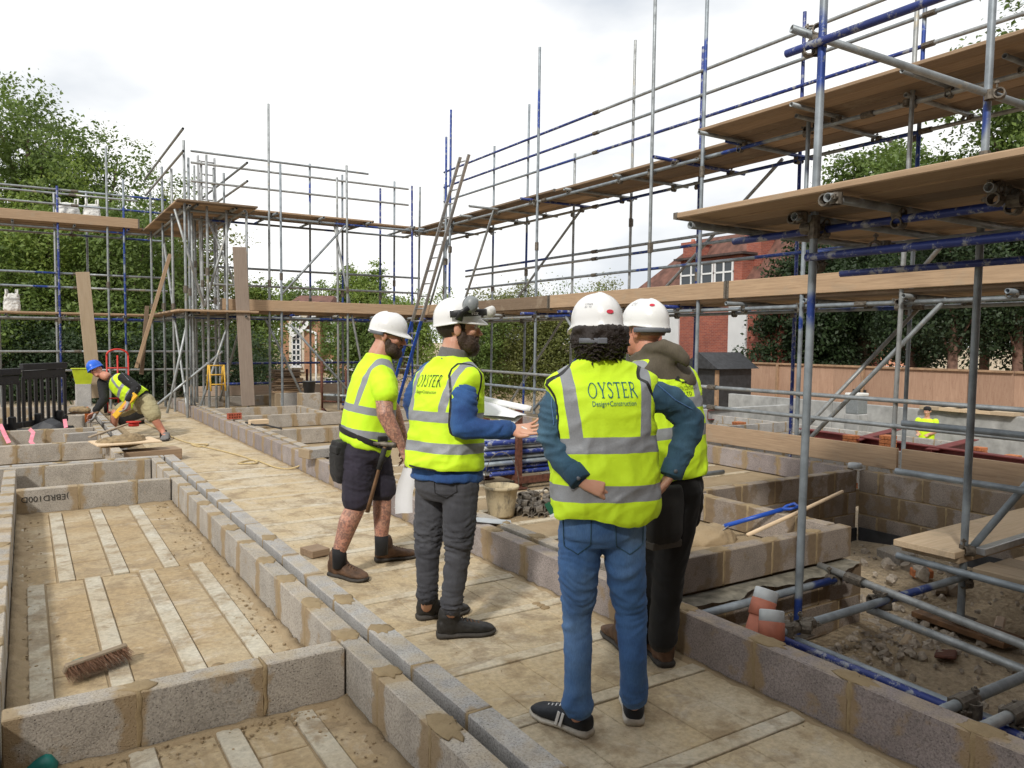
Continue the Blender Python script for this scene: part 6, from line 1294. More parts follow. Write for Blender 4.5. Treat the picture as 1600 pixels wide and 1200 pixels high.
# ================================================================== hoarding, shed, the lower building site
ho = thing('hoarding', 'plywood hoarding with timber posts and top rail behind the lower site', 'hoarding', (25.0, 14, -.9)); pm = setmat(MB().bbox((0,0,0), (.018, 1.215, 1.72), .003).mesh('panel'), 'plywood'); ps = setmat(MB().bbox((0,0,0), (.10, .09, 1.66), .006).mesh('post'), 'hoarding_timber')
for i in range(23):
    y = 1.0+i*1.22; part('panel', pm, ho, (25.0, y, -.18+random.uniform(-.01,.01)))
    if i % 3 == 1: part('post', ps, ho, (24.93, y-.61, -.16))
    if i % 3 == 0: part('top_rail', setmat(box_mesh((.12, 3.6, .07), .004, 'ht'), 'hoarding_timber'), ho, (24.97, y+1.22, .705))
part('bottom_rail', MB().box((24.94, 14.4, -.86), (.08, 28, .12)).mesh('rail'), ho, mat='hoarding_timber'); part('hatch', MB().box((24.93, on_x(1345, 600, 25).y, -.45), (.05, .5, .7)).mesh('hatch'), ho, mat='black_plastic')
sh_ = on_x(1098, 600, 21.5); sd_ = thing('shed', 'dark timber shed with grey felt roof at the left end of the hoarding', 'shed', (sh_.x, sh_.y, -2.1)); part('wall', MB().box((sh_.x+.9, sh_.y, -.75), (1.8, 1.5, 2.7)).mesh('wall'), sd_, mat='dark_sheet'); part('roof', MB().add([(sh_.x-.25, sh_.y-.95, .55), (sh_.x-.25, sh_.y+.95, .55), (sh_.x+2, sh_.y+.95, .55), (sh_.x+2, sh_.y-.95, .55), (sh_.x-.25, sh_.y, 1.15), (sh_.x+2, sh_.y, 1.15)], [(0,4,1), (3,2,5), (0,3,5,4), (1,4,5,2), (0,1,2,3)]).mesh('roof'), sd_, mat='dark_sheet'); part('door_post', MB().box((sh_.x-.02, sh_.y-.72, -.8), (.08, .14, 2.6)).mesh('post'), sd_, mat='hoarding_timber')
def cwall(lab, x0, y0, x1, y1, z0, z1, th=.2, mat='concrete', cap=True, name='concrete_wall'):
    r = thing(name, lab, 'wall', ((x0+x1)/2, (y0+y1)/2, z0)); d = Vector((x1-x0, y1-y0, 0)); Rm = rot_x_to(d); n = max(1, int(d.length/1.8))
    for i in range(n): c = Vector((x0, y0, 0))+d*((i+.5)/n); part('panel', MB().bbox((0,0,0), (d.length/n-.012, th, z1-z0), .008).mesh('panel'), r, (c.x, c.y, (z0+z1)/2), rot=Rm, mat=mat)
    return r
cwall('smooth grey concrete retaining wall behind the tiny worker', 19.6, 4.0, 19.6, 17.5, -2.1, -.16)
cwall('grey concrete wall end left of the tiny worker', 15.5, 15.2, 19.5, 15.2, -2.1, -.35)
wall('long grey block wall on the lower site, nearest the hoarding', 'y', 16.2, 8.5, 16.0, 'block_clean', z0=-1.4, courses=4, phase=.1, pads=.3)
wall('block wall crossing the lower site', 'x', 11.2, 10.2, 14.5, 'block_clean', z0=-1.15, courses=4, phase=.2, pads=.3)
wall('low block wall on the lower site beside the steel beams', 'y', 12.6, 6.6, 11.1, 'block_clean', z0=-1.0, courses=3, phase=.2, pads=.3)
wall('block wall on the lower site in front of the tiny worker', 'y', 14.6, 4.2, 9.0, 'block_clean', z0=-1.45, courses=4, phase=.3, pads=.3)
def ibeam(lab, p, q, h=.26, w=.20):
    p, q = Vector(p), Vector(q); d = q-p; Rm = rot_x_to(d); mb = MB()
    for dz, hh, ww in ((h/2, .018, w), (-h/2, .018, w), (0, h-.018, .014)): mb.box(Rm @ Vector((0, 0, dz)), (d.length, ww, hh), Rm)
    me = mb.mesh('beam'); o = bpy.data.objects.new('steel_beam', setmat(me, 'red_steel')); COL.objects.link(o); o.location = (p+q)/2; return tag(o, lab, 'steel beam', 'red steel beams of the lower site')
bz = -.42
ibeam('long dark red steel beam running beside the scaffold on the lower site', on_z(1250, 679, bz), on_z(1640, 736, bz)); ibeam('dark red steel beam crossing towards the hoarding, left one', on_z(1335, 698, bz-.02), on_z(1400, 680, bz-.02)); ibeam('dark red steel beam crossing towards the hoarding, right one', on_z(1455, 714, bz-.02), on_z(1520, 697, bz-.02)); ibeam('short dark red steel beam left of the lower site', on_z(1105, 648, -.5), on_z(1150, 645, -.5))
for i, (x, y, lab) in enumerate(((1330, 676, 'orange brick pier left of the steel beams'), (1388, 676, 'small orange brick pier between block walls'), (1492, 690, 'orange brick pier below the tiny worker'), (1530, 696, 'orange brick pier right of the tiny worker'), (1583, 706, 'orange brick pier at the right edge of the lower site'), (1155, 653, 'orange brick pier far left of the lower site'))):
    q = on_x(x, y, 15.4 if x > 1400 else 13.2); r = thing('brick_pier', lab, 'pier', (q.x, q.y, -2.1), 'orange brick piers on the lower site'); me = setmat(box_mesh((.215, .1025, .065), .003, 'ob'), 'orange_brick'); z = -2.06; c = 0
    while z < q.z-.05:
        for s_ in (-1, 1): part('brick', me, r, (q.x+(0 if c % 2 else s_*.056), q.y+(s_*.056 if c % 2 else 0), z), rot=(0, 0, 0 if c % 2 else pi/2))
        z += .075; c += 1
lowp = on_x(1450, 650, 18.6)
def tiny():
    d = (lowp-CAM).dot(FW); D = lambda x, y, o=0: dep(x, y, d+o); f = (-RTH*.7-FWH*.7); F = frame(f); HC = D(1449, 642); r = thing('person', 'tiny far-off worker in lime top and dark cap beyond the steel beams', 'person', (lowp.x, lowp.y, -2.1), 'people on the site')
    mb = MB(); head_shape(mb, HC, frame(f, UP+f*.2), 1.0); base = Vector((HC.x, HC.y, HC.z-.20)); limb(mb, [HC-UP*.06, base], [.055, .06]); loft(mb, base-UP*.5, F, [(-.05, .12, .1), (0, .15, .11), (.3, .17, .11), (.45, .17, .1), (.52, .08, .06)])
    sL, sR = base+F @ Vector((-.19, 0, -.04)), base+F @ Vector((.19, 0, -.04)); 
    for s_, q in ((sL, -1), (sR, 1)): e = s_+F @ Vector((q*.01, .03, -.27)); w_ = e+F @ Vector((-q*.10, .20, -.04)); limb(mb, [s_, e, w_], [.05, .04, .03]); hand(mb, w_, F @ Vector((0, 1, -.1)), -UP, q)
    hp = base-UP*.55
    for q in (-1, 1): limb(mb, [hp+F @ Vector((q*.09, 0, 0)), hp+F @ Vector((q*.10, .03, -.4)), Vector((hp.x, hp.y, -2.05))+F @ Vector((q*.11, 0, 0))], [.085, .06, .045])
    part('body', fuse(mb, .012, 2), r, mat='skin'); mb = MB(); loft(mb, base-UP*.52, F, [(-.05, .17, .13), (.3, .19, .13), (.45, .185, .115), (.53, .10, .08)])
    for s_, q in ((sL, -1), (sR, 1)): limb(mb, [s_, s_+F @ Vector((q*.03, .03, -.14))], [.075, .068])
    part('top', fuse(mb, .012, 2), r, mat=vest_mat('vest_far', ((9, 9.1),), None, 9)); mb = MB(); loft(mb, hp, F, [(-.1, .14, .12), (0, .17, .13), (.1, .16, .12)])
    for q in (-1, 1): limb(mb, [hp+F @ Vector((q*.09, 0, 0)), hp+F @ Vector((q*.10, .03, -.4)), Vector((hp.x, hp.y, -2.0))+F @ Vector((q*.11, 0, 0))], [.1, .075, .06])
    part('trousers', fuse(mb, .012, 2), r, mat='black_trousers'); me = MB().ell(HC+UP*.045, (.088, .108, .075), F).mesh('cap', True); part('cap', me, r, mat='black_jersey')
tiny()
# ================================================================== things lying about the site
def single(name, me, mat, label, cat, loc, rot=(0,0,0), group=None, scale=None):
    o = bpy.data.objects.new(name, setmat(me, mat) if mat else me); COL.objects.link(o); o.location = loc; o.rotation_euler = rot if isinstance(rot, Euler) else (rot.to_euler() if isinstance(rot, Matrix) else Euler(rot))
    if scale: o.scale = scale
    return tag(o, label, cat, group)
def line_board(name, label, a, b_, mat='board_weathered', w=.225, t=.038, up=None, group=None):
    a, b_ = Vector(a), Vector(b_); d = b_-a; R = rot_x_to(d, up if up is not None else UP); me = MB().bbox((0,0,0), (d.length, w, t), .004).mesh('plank'); return single(name, me, mat, label, 'plank', (a+b_)/2, R, group)
# broom head
a, c = on_z(100, 1046, .06), on_z(196, 1012, .06); ax = (c-a).normalized(); Rb = rot_x_to(ax); ctr = (a+c)/2; Lb = (c-a).length
br = thing('broom_head', 'broom head with brown bristles and teal socket lying on the room floor', 'broom', (ctr.x, ctr.y, 0)); tilt = Rb @ Matrix.Rotation(-1.0, 3, 'X')
part('back', MB().bbox(ctr, (Lb, .052, .026), .006, tilt).mesh('back'), br, mat='timber_pale'); part('socket', MB().tube([ctr-ax*.05+tilt @ Vector((0, .01, .012)), ctr-ax*.05+tilt @ Vector((0, .075, .06))], [.020, .017], 14).mesh('socket', True), br, mat='teal_plastic')
hair_mat('bristle', (0.17, 0.085, 0.045)); bm_ = MB()
for i in range(1500):
    u = random.uniform(-.49, .49)*Lb; v_ = random.uniform(-.022, .022); p = ctr+tilt @ Vector((u, v_, -.010)); dr = tilt @ Vector((random.gauss(u*.5, .10), v_*6-.1+random.gauss(0, .12), -1)).normalized(); q = p+dr*random.uniform(.062, .082); q.z = max(q.z, .004); s_ = Vector((random.uniform(-1,1), random.uniform(-1,1), random.uniform(-1,1)))*.0012
    bm_.add([p-s_, p+s_, q], [(0, 1, 2)])
bo = part('bristles', bm_.mesh('bristles'), br, mat='bristle'); bo['kind'] = 'stuff'
# teal bottle
q = on_z(72, 1195, .03); mb = MB(); dd = (RTH*.8+UP*.45+FWH*.1).normalized(); mb.tube([q-dd*.16, q-dd*.05, q, q+dd*.02, q+dd*.03], [.040, .040, .039, .034, .022], 18); solo('plastic_bottle', mb, 'teal_plastic', 'crumpled teal plastic bottle at the bottom left corner', 'bottle', smooth=True)
# offcut, plates, blocks on walls
line_board('timber_offcut', 'short brown timber offcut behind the walking boot', on_z(478, 864, .03), on_z(506, 858, .03), 'board', .16, .05)
bm1 = block_mesh(.44, 'block_clean')
single('loose_block', bm1, None, 'loose grey block laid flat on the corridor wall beside the shorts', 'block', on_z(502, 706, .265), (pi/2, 0, .25), 'loose blocks')
single('loose_block', bm1, None, 'loose grey block standing beside the mortar board', 'block', on_z(129, 688, .1), (0, 0, .3), 'loose blocks')
def perforated_brick(label, loc, rz):
    mb = MB(); Lx, Ly, H = .215, .1025, .065
    for y in (-Ly/2+.012, 0, Ly/2-.012): mb.box((0, y, 0), (Lx, .016, H))
    for i in range(6): mb.box((-Lx/2+.011+i*(Lx-.022)/5, 0, 0), (.02, Ly-.01, H-.002))
    return single('perforated_brick', mb.mesh('brick'), 'red_brick', label, 'brick', loc, (pi/2, 0, rz))
perforated_brick('red perforated brick set on top of the far corridor wall', on_z(366, 650, .275), .1)
single('timber_block', box_mesh((.28, .10, .07), .005, 'tb'), 'timber_pale', 'small pale timber block on the far corridor wall', 'block', on_z(404, 659, .255), (0, 0, .1))
single('steel_float', MB().bbox((0,0,0), (.28, .12, .006), .002).mesh('float'), 'grey_cap', 'flat grey float lying on the corridor wall near the bucket', 'float', on_z(768, 814, .225), (.02, .1, -.5))
solo('cable', MB().tube([on_z(384, 660, .23), on_z(398, 664, .235), on_z(415, 664, .235), on_z(440, 670, .23)], .012, 8), 'black_rubber', 'short length of black pipe lying across the far corridor wall', 'pipe', smooth=True)
# rope
def spline(P, n=8):
    P = [Vector(p) for p in P]; o = []
    for i in range(len(P)-1):
        p0, p1, p2, p3 = P[max(i-1, 0)], P[i], P[i+1], P[min(i+2, len(P)-1)]
        for k in range(n):
            t = k/n; o.append(.5*((2*p1)+(-p0+p2)*t+(2*p0-5*p1+4*p2-p3)*t*t+(-p0+3*p1-3*p2+p3)*t**3))
    return o+[P[-1]]
z_ = .012
solo('extension_lead', MB().tube(spline([on_z(x, y, z) for x, y, z in ((215, 655, z_), (250, 672, z_), (272, 684, z_), (300, 693, z_), (325, 694, z_), (312, 698, z_), (300, 694, z_), (345, 704, z_), (385, 715, z_), (402, 723, z_), (372, 724, z_), (398, 719, z_), (430, 730, z_), (455, 732, z_), (480, 722, .1), (505, 709, .2), (520, 713, .235), (532, 716, .235))]), .009, 8), 'rope', 'pale yellow rope trailing along the corridor floor up onto the wall', 'rope', smooth=True)
# bucket
q = on_z(783, 806, 0); bk = thing('bucket', 'mortar-splashed builder\'s bucket with wire handle beside the stacked tubes', 'bucket', q); n = 24
rg = [[q+Vector((r*math.cos(2*pi*j/n), r*math.sin(2*pi*j/n), z)) for j in range(n)] for z, r in ((.0, .105), (.02, .112), (.14, .128), (.235, .140), (.24, .152), (.262, .154), (.264, .146), (.20, .134), (.08, .118))]; part('pail', MB().rings(rg).mesh('pail', True), bk, mat='bucket')
part('handle', MB().tube([q+RTH*(.150*math.cos(t))+Vector((0, 0, .25+.30*math.sin(t))) for t in [pi*i/16 for i in range(17)]], .0035, 6).mesh('handle', True), bk, mat='coupler'); part('contents', MB().tube([q+UP*.10, q+UP*.13], [.115, .10], 18).mesh('c', True), bk, mat='wet_mortar')
# rack and stacked tubes
rk = thing('steel_rack', 'rusty angle-iron rack holding the stacked scaffold tubes', 'rack', (4.5, 6.8, 0))
for (x, y, h) in ((4.20, 6.50, .80), (5.35, 6.50, .80), (4.20, 7.15, .80), (5.35, 7.15, .80)): part('post', MB().box((x, y, h/2+.005), (.055, .055, h)).mesh('post'), rk, mat='rust'); part('foot', MB().box((x, y, .006), (.14, .14, .012)).mesh('foot'), rk, mat='rust')
for x in (4.20, 5.35): part('cross_bar', MB().box((x, 6.825, .10), (.05, .60, .05)).mesh('bar'), rk, mat='rust')
part('side_bar', MB().box((4.775, 6.46, .09), (1.2, .02, .07)).mesh('bar'), rk, mat='rust')
ORD = ['lowest', 'second', 'third', 'fourth', 'fifth', 'sixth', 'seventh', 'eighth', 'ninth', 'tenth', 'topmost']
for r_ in range(7):
    for c_ in range(8-r_ % 2):
        o = single('scaffold_tube', TUBES[random.choice(('part_blue_tube', 'blue_tube', 'blue_tube', 'galvanised'))], None, ('blue-grey scaffold tube in the front of the rusty rack, '+('lowest of the stack' if r_ == 0 else ORD[r_]+' from the bottom')) if c_ == 0 else 'blue-grey scaffold tube inside the rusty rack behind the front tubes', 'tube', (4.78+random.uniform(-.06, .06), 6.57+c_*.06+(.03 if r_ % 2 else 0), .155+r_*.052), rot_to((1, random.uniform(-.01, .01), 0)), 'tubes stacked in the rack', (1, 1, 1.85))
single('scaffold_tube', TUBES['blue_tube'], None, 'single blue tube lying on boards just behind the rack', 'tube', (4.7, 8.2, .04), rot_to((1, .05, 0)), None, (1, 1, 1.6)); single('scaffold_tube', TUBES['part_blue_tube'], None, 'short blue tube end poking out behind the hidden person', 'tube', on_z(1096, 741, .03), rot_to((1, .0, 0)), None, (1, 1, .7))
for i in range(24):
    q = on_z(random.uniform(808, 858), random.uniform(782, 806), 0); single('scaffold_fitting', COUP, None, 'loose steel scaffold fitting in the heap by the bucket', 'fitting', q+Vector((0, 0, .03+.04*random.random())), (random.uniform(0, 6), random.uniform(0, 6), random.uniform(0, 6)), 'loose scaffold fittings')
for i in range(3):
    q = on_z(836+i*9, 793-i*3, .05); single('scaffold_fitting', SLEEVE, None, 'pale tube sleeve lying on the heap of fittings', 'fitting', q, rot_to((1, .6+.2*i, .1)), 'loose tube sleeves')
# shovel, sand, long handle
sp0, sp1 = on_z(1132, 822, .10), on_z(1222, 796, .24); sv = thing('shovel', 'blue-handled shovel stuck in a small heap of sand', 'shovel', sp0); d = (sp1-sp0).normalized(); W_ = d.cross(UP).normalized()
part('shaft', MB().tube([sp0, sp1], .017, 12).mesh('shaft', True), sv, mat='blue_plastic'); part('grip', MB().tube([sp1, sp1+d*.05+W_*.055, sp1+d*.11+W_*.055, sp1+d*.11-W_*.055, sp1+d*.05-W_*.055, sp1], .012, 8).mesh('grip', True), sv, mat='blue_plastic')
part('blade', MB().rings([[sp0+d*.03+W_*x*.03+UP*.0 for x in (-1, -.4, .4, 1)], [sp0-d*.06+W_*x*.11-UP*(.03-.02*abs(x)) for x in (-1, -.4, .4, 1)], [sp0-d*.28+W_*x*.115-UP*(.07-.02*abs(x)) for x in (-1, -.4, .4, 1)]], caps=False, close=False).mesh('blade', True), sv, mat='aluminium')
q = sp0-d*.12; mb = MB(); mb.ell((q.x, q.y, .0), (.24, .17, .10)); mb.ell((q.x-.2, q.y+.05, -.01), (.18, .14, .07)); solo('sand_heap', fuse(mb, .015, 2, folds(.02, 9, 9)), 'sand', 'small pale heap of sand under the shovel blade', 'sand heap')
solo('wooden_pole', MB().tube([on_z(1168, 836, .20), on_z(1240, 804, .27), on_z(1316, 768, .33)], [.014, .015, .013], 12), 'timber_pale', 'long pale wooden handle resting across the walls by the shovel', 'handle', smooth=True)
# drain pipes
for lab, tp, bt, dd in (('leaning clay drain pipe with pale grey cap behind the near wall', (1199, 921), (1180, 992), 4.15), ('upright clay drain pipe with grey cap in front of the leaning one', (1206, 953), (1205, 1010), 3.98)):
    t_, b_ = dep(*tp, dd), dep(*bt, dd-.05); u = (t_-b_).normalized(); r = thing('drain_pipe', lab, 'pipe', b_, 'capped drain pipes'); part('pipe', MB().tube([b_-u*.1, b_, t_-u*.06, t_-u*.06], [.058, .058, .056, .05], 18).mesh('pipe', True), r, mat='terracotta')
    part('collar', MB().tube([t_-u*.15, t_-u*.145, t_-u*.06, t_-u*.055], [.058, .066, .066, .058], 18).mesh('collar', True), r, mat='terracotta'); part('cap', MB().tube([t_-u*.075, t_-u*.07, t_-u*.005, t_, t_+u*.002], [.058, .064, .063, .058, .02], 20).mesh('cap', True), r, mat='grey_cap')
single('pipe_cap', MB().tube([(0,0,0), (0,0,.045), (0,0,.05)], [.07, .068, .06], 18).mesh('cap', True), 'grey_cap', 'round grey pipe cap on the wall corner above the pit', 'cap', on_z(1336, 731, .225))
# planks at the right, pit details
line_board('plank', 'thick pale plank on top of the pile by the right scaffold pole', on_z(1442, 858, .10), on_z(1660, 800, .10), 'timber_pale', .42, .045, group='planks by the right pole'); line_board('plank', 'pale plank under the thick one by the right scaffold pole', on_z(1452, 866, .055), on_z(1660, 812, .055), 'timber_pale', .40, .04, group='planks by the right pole')
line_board('metal_angle', 'grey metal angle lying against the pale planks', on_z(1532, 862, .12), on_z(1640, 828, .12), 'aluminium', .06, .05)
line_board('sole_board', 'dark brown sole board under the right scaffold pole', on_z(1440, 955, -.42), on_z(1585, 1005, -.42), 'handle_wood', .23, .04)
for i, (a, c) in enumerate(((8.3, 4.45), (4.4, .55), (.5, -2.0))): line_board('edge_plank', ('long plank on edge along the scaffold foot, far one', 'long plank on edge along the scaffold foot, above the pit', 'long plank on edge along the scaffold foot, at the right edge')[i], (7.46, a, .33), (7.46, c, .33), 'board', .225, .038, (1, 0, 0), 'planks on edge')
line_board('edge_plank', 'plank on edge on the far wall behind the standing plank', (3.0, 17.95, .33), (6.8, 17.95, .33), 'board_weathered', .225, .038, (0, 1, 0), 'planks on edge')
st = MB()
for i in range(620):
    if i < 260: q = on_z(random.gauss(1385, 60), random.gauss(985, 30), -.47)
    elif i < 520: q = Vector((random.uniform(3.2, 7.0), random.uniform(.5, 3.0), -.46))
    else: q = Vector((random.uniform(4.95, 7.0), random.uniform(3.2, 4.6), -.46))
    if q.x > 7.1 or (q.y > 3.1 and q.x < 4.95): continue
    s_ = random.choice((.01, .014, .018, .022, .03, .04)) if i < 605 else random.uniform(.06, .10); rr = [s_*random.uniform(.6, 1.2) for _ in range(3)]; R = Euler((random.uniform(0, 6), random.uniform(0, 6), random.uniform(0, 6))).to_matrix(); kk = len(st.v); st.ell(q, rr, R, 6, 4)
    for v_ in st.v[kk:]: v_ += Vector((random.uniform(-1,1), random.uniform(-1,1), random.uniform(-1,1)))*s_*.22
o = solo('rubble', st, 'stone', 'broken stone rubble scattered on the ground behind the near right wall', 'rubble', kind='stuff')
cr = MB()
for i in range(900):
    t = random.random()
    if t < .45: q = Vector((1.09-abs(random.gauss(0, .09)), random.uniform(1.7, 7.5), 0))
    elif t < .65: q = Vector((random.uniform(-.09, 1.09), 2.99-abs(random.gauss(0, .07)), 0))
    elif t < .8: q = Vector((-.09+abs(random.gauss(0, .07)), random.uniform(3.1, 7.5), 0))
    else: q = Vector((random.uniform(1.36, 2.6), random.uniform(1.2, 8), 0))
    s_ = random.choice((.003, .004, .005, .006, .009)) if t < .8 else random.choice((.002, .003, .004)); kk = len(cr.v); cr.ell(q+UP*s_*.4, (s_, s_*random.uniform(.6, 1.3), s_*.7), None, 5, 3)
solo('crumbs', cr, 'sand', 'mortar crumbs and grit scattered over the floors', 'grit', kind='stuff')
mc = MB()
for x, y in ((845, 947), (838, 944), (292+560, 950), (315, 1063+0), (340, 1040)): 
    q = on_z(x, y, 0); mc.ell(q, (.03, .022, .012), None, 10, 6)
solo('mortar_dropping', mc, 'wet_mortar', 'few round mortar droppings on the corridor floor', 'mortar', smooth=True, kind='stuff')
# mortar board and heap
q = on_z(196, 690, .245); single('mortar_board', MB().bbox((0,0,0), (.70, .52, .018), .003).mesh('b'), 'timber_pale', 'plywood mortar board carrying a heap of wet mortar', 'board', q, (0, 0, .12)); mb = MB(); mb.ell(q+Vector((-.05, 0, .0)), (.27, .17, .065)); mb.ell(q+Vector((.05, .03, .02)), (.17, .12, .065)); solo('mortar_heap', fuse(mb, .015, 1, folds(.022, 12, 14)), 'wet_mortar', 'heap of brown wet mortar on the plywood board', 'mortar')
single('timber_beam', MB().bbox((0,0,0), (.75, .30, .13), .006).mesh('b'), 'board', 'brown timber baulk under the right half of the mortar board', 'beam', q+Vector((.22, -.05, -.17)), (0, 0, .12))
# barriers
def barrier(label, A, B_, h=1.0):
    A, B_ = Vector(A), Vector(B_); r = thing('barrier', label, 'barrier', A, 'black plastic barriers'); d = (B_-A); Ln = d.length; R = rot_x_to(d); P = lambda u, v_, z: A+R @ Vector((u, v_, z)); Bx = lambda c, s_: MB().bbox(P(*c), s_, .008, R).mesh('p')
    part('top_rail', Bx((Ln/2, 0, h-.05), (Ln, .07, .10)), r, mat='black_plastic'); part('upper_panel', Bx((Ln/2, 0, h-.17), (Ln-.04, .03, .13)), r, mat='black_plastic'); part('bottom_rail', Bx((Ln/2, 0, .18), (Ln, .06, .09)), r, mat='black_plastic')
    n = int(Ln/.14); me = MB().bbox((0,0,0), (.055, .035, h-.40), .008).mesh('slat'); setmat(me, 'black_plastic')
    for i in range(n+1): part('slat', me, r, P(.03+(Ln-.06)*i/n, 0, .21+(h-.40)/2), rot=R)
    for u in (.25, Ln-.25): part('foot', MB().bbox(P(u, 0, .045), (.10, .55, .09), .02, R).mesh('foot'), r, mat='black_plastic'); part('stay', MB().bbox(P(u, -.06, .2), (.07, .10, .26), .015, R).mesh('stay'), r, mat='black_plastic')
    return r
pa, pb = dep(-60, 600, 10.2), dep(103, 600, 12.3); pa.z = pb.z = .02; pm_ = pa.lerp(pb, .52)
barrier('nearer black plastic barrier at the left picture edge', pa, pm_-(pb-pa)*.01, 1.02); barrier('farther black plastic barrier ending beside the scaffold pole', pm_+(pb-pa)*.01, pb, 1.08)
mb = MB(); q = on_z(75, 688, .0); rg = []
for i in range(9):
    t = i/8; x = -.55+1.1*t; hgt = .30*math.exp(-((x)/.28)**2)+.02; rg.append([q+RTH*x+FWH*(-.3)+UP*.005, q+RTH*x-FWH*.1+UP*hgt*.9, q+RTH*x+FWH*.1+UP*hgt, q+RTH*x+FWH*.35+UP*.01])
solo('rubber_sheet', mb.rings(rg, caps=False, close=False), 'dark_sheet', 'dark rubber sheet tented over a heap at the foot of the barrier', 'sheet')
for i, (P_, lab) in enumerate(((((0, 663, .3), (8, 680, .18), (14, 692, .1)), 'red and white tape trailing at the left picture edge'), (((46, 670, .25), (52, 676, .2), (48, 690, .12), (52, 694, .1)), 'red and white tape knotted in front of the barrier foot'), (((101, 655, .3), (103, 668, .22), (102, 680, .1)), 'red and white tape hanging from the barrier end'))):
    tm = MB(); strap(tm, [on_z(x, y, z) for x, y, z in P_], .05, .002, RTH); b_ = solo('barrier_tape', tm, 'pink_tape', lab, 'tape', 'barrier tape')
# small things round the bricklayer
def bottle(label, loc, mat, cap):
    r = thing('bottle', label, 'bottle', loc); q = Vector(loc); part('body', MB().tube([q, q+UP*.02, q+UP*.15, q+UP*.19, q+UP*.20], [.036, .038, .038, .018, .016], 14).mesh('b', True), r, mat=mat); part('cap', MB().tube([q+UP*.2, q+UP*.235], [.019, .015], 10).mesh('c', True), r, mat=cap)
bottle('orange spray bottle beside the bricklayer\'s lower hand', on_z(137, 660, .22), 'orange_plastic', 'orange_plastic'); bottle('orange bottle standing farther back left of the bricklayer', on_z(130, 613, .22), 'orange_plastic', 'white_plastic')
q = on_z(205, 662, 0); mb = MB(); rg = [[q+Vector((r*math.cos(2*pi*j/20), r*math.sin(2*pi*j/20), z)) for j in range(20)] for z, r in ((0, .20), (.2, .24), (.33, .25), (.335, .265), (.355, .265), (.355, .24), (.15, .22))]; solo('mixing_tub', mb.rings(rg), 'black_rubber', 'black rubber tub standing behind the bricklayer\'s knee', 'tub', smooth=True)
q = on_z(209, 666, .225); r = thing('line_reel', 'red builder\'s line reel lying by the tub', 'reel', q); part('drum', MB().tube([q, q+UP*.06], .07, 16).mesh('d', True), r, mat='red_plastic'); part('flange', MB().tube([q+UP*.06, q+UP*.07], .10, 16).mesh('f', True), r, mat='red_plastic')
line_board('timber_lath', 'thin pale lath lying beside the bricklayer\'s feet', on_z(140, 683, .23), on_z(236, 650, .23), 'timber_pale', .04, .02)
q = on_y(184, 585, 17.0); r = thing('sack_truck', 'red tubular sack truck standing behind the bricklayer', 'sack truck', (q.x, q.y, .0)); y_ = 17.0
for x in (-.19, 0, .19): part('upright', MB().tube([(q.x+x, y_, .05), (q.x+x, y_, 1.15)], .016, 8).mesh('u', True), r, mat='red_plastic')
part('handle', MB().tube([(q.x+.19*math.cos(t), y_, 1.15+.12*math.sin(t)) for t in [pi*i/10 for i in range(11)]], .018, 8).mesh('h', True), r, mat='red_plastic')
for z in (.3, .62, .9): part('cross_bar', MB().tube([(q.x-.19, y_, z), (q.x+.19, y_, z)], .014, 8).mesh('c', True), r, mat='red_plastic')
part('toe_plate', MB().box((q.x, y_-.12, .04), (.40, .25, .012)).mesh('t'), r, mat='red_plastic')
for x in (-.22, .22): part('wheel', MB().tube([(q.x+x-.025, y_+.08, .12), (q.x+x+.025, y_+.08, .12)], .115, 16).mesh('w', True), r, mat='black_rubber')
q = on_y(130, 600, 16.5); mb = MB(); rg = [[(q.x+a_*x, q.y+b2*x, z) for a_, b2 in ((-1, -.7), (1, -.7), (1, .7), (-1, .7))] for z, x in ((q.z-.02, .12), (q.z+.28, .18), (q.z+.29, .205), (q.z+.30, .17), (q.z+.05, .11))]; solo('plastic_tub', mb.rings(rg), 'lime_plastic', 'lime green plastic tub behind the bricklayer\'s head', 'tub')
single('block_stack', MB().bbox((0,0,0), (.26, .18, q.z+.02), .01).mesh('s'), 'block_clean', 'stack of grey blocks under the lime tub', 'blocks', (q.x, q.y, q.z/2))
# standing and leaning planks
def lean(label, tp, bt, Y, mat='board_weathered', w=.225, extra=0.0):
    a, c = on_y(*bt, Y), on_y(*tp, Y+.02); u = (c-a).normalized(); line_board('scaffold_board', label, a-u*extra, c, mat, w, .038, (0, -1, 0.01), 'planks standing upright')
lean('tall weathered plank standing upright on the far cross wall', (374, 386), (388, 634), 15.25, w=.25); lean('upright plank standing behind the bricklayer\'s helmet', (129, 425), (149, 622), 16.9, 'timber_pale', .235); lean('thin plank edge leaning against the left scaffold corner', (266, 397), (213, 575), 17.2, 'board', .07); lean('short plank leaning beside the thin one', (230, 478), (221, 585), 17.3, 'board', .08)
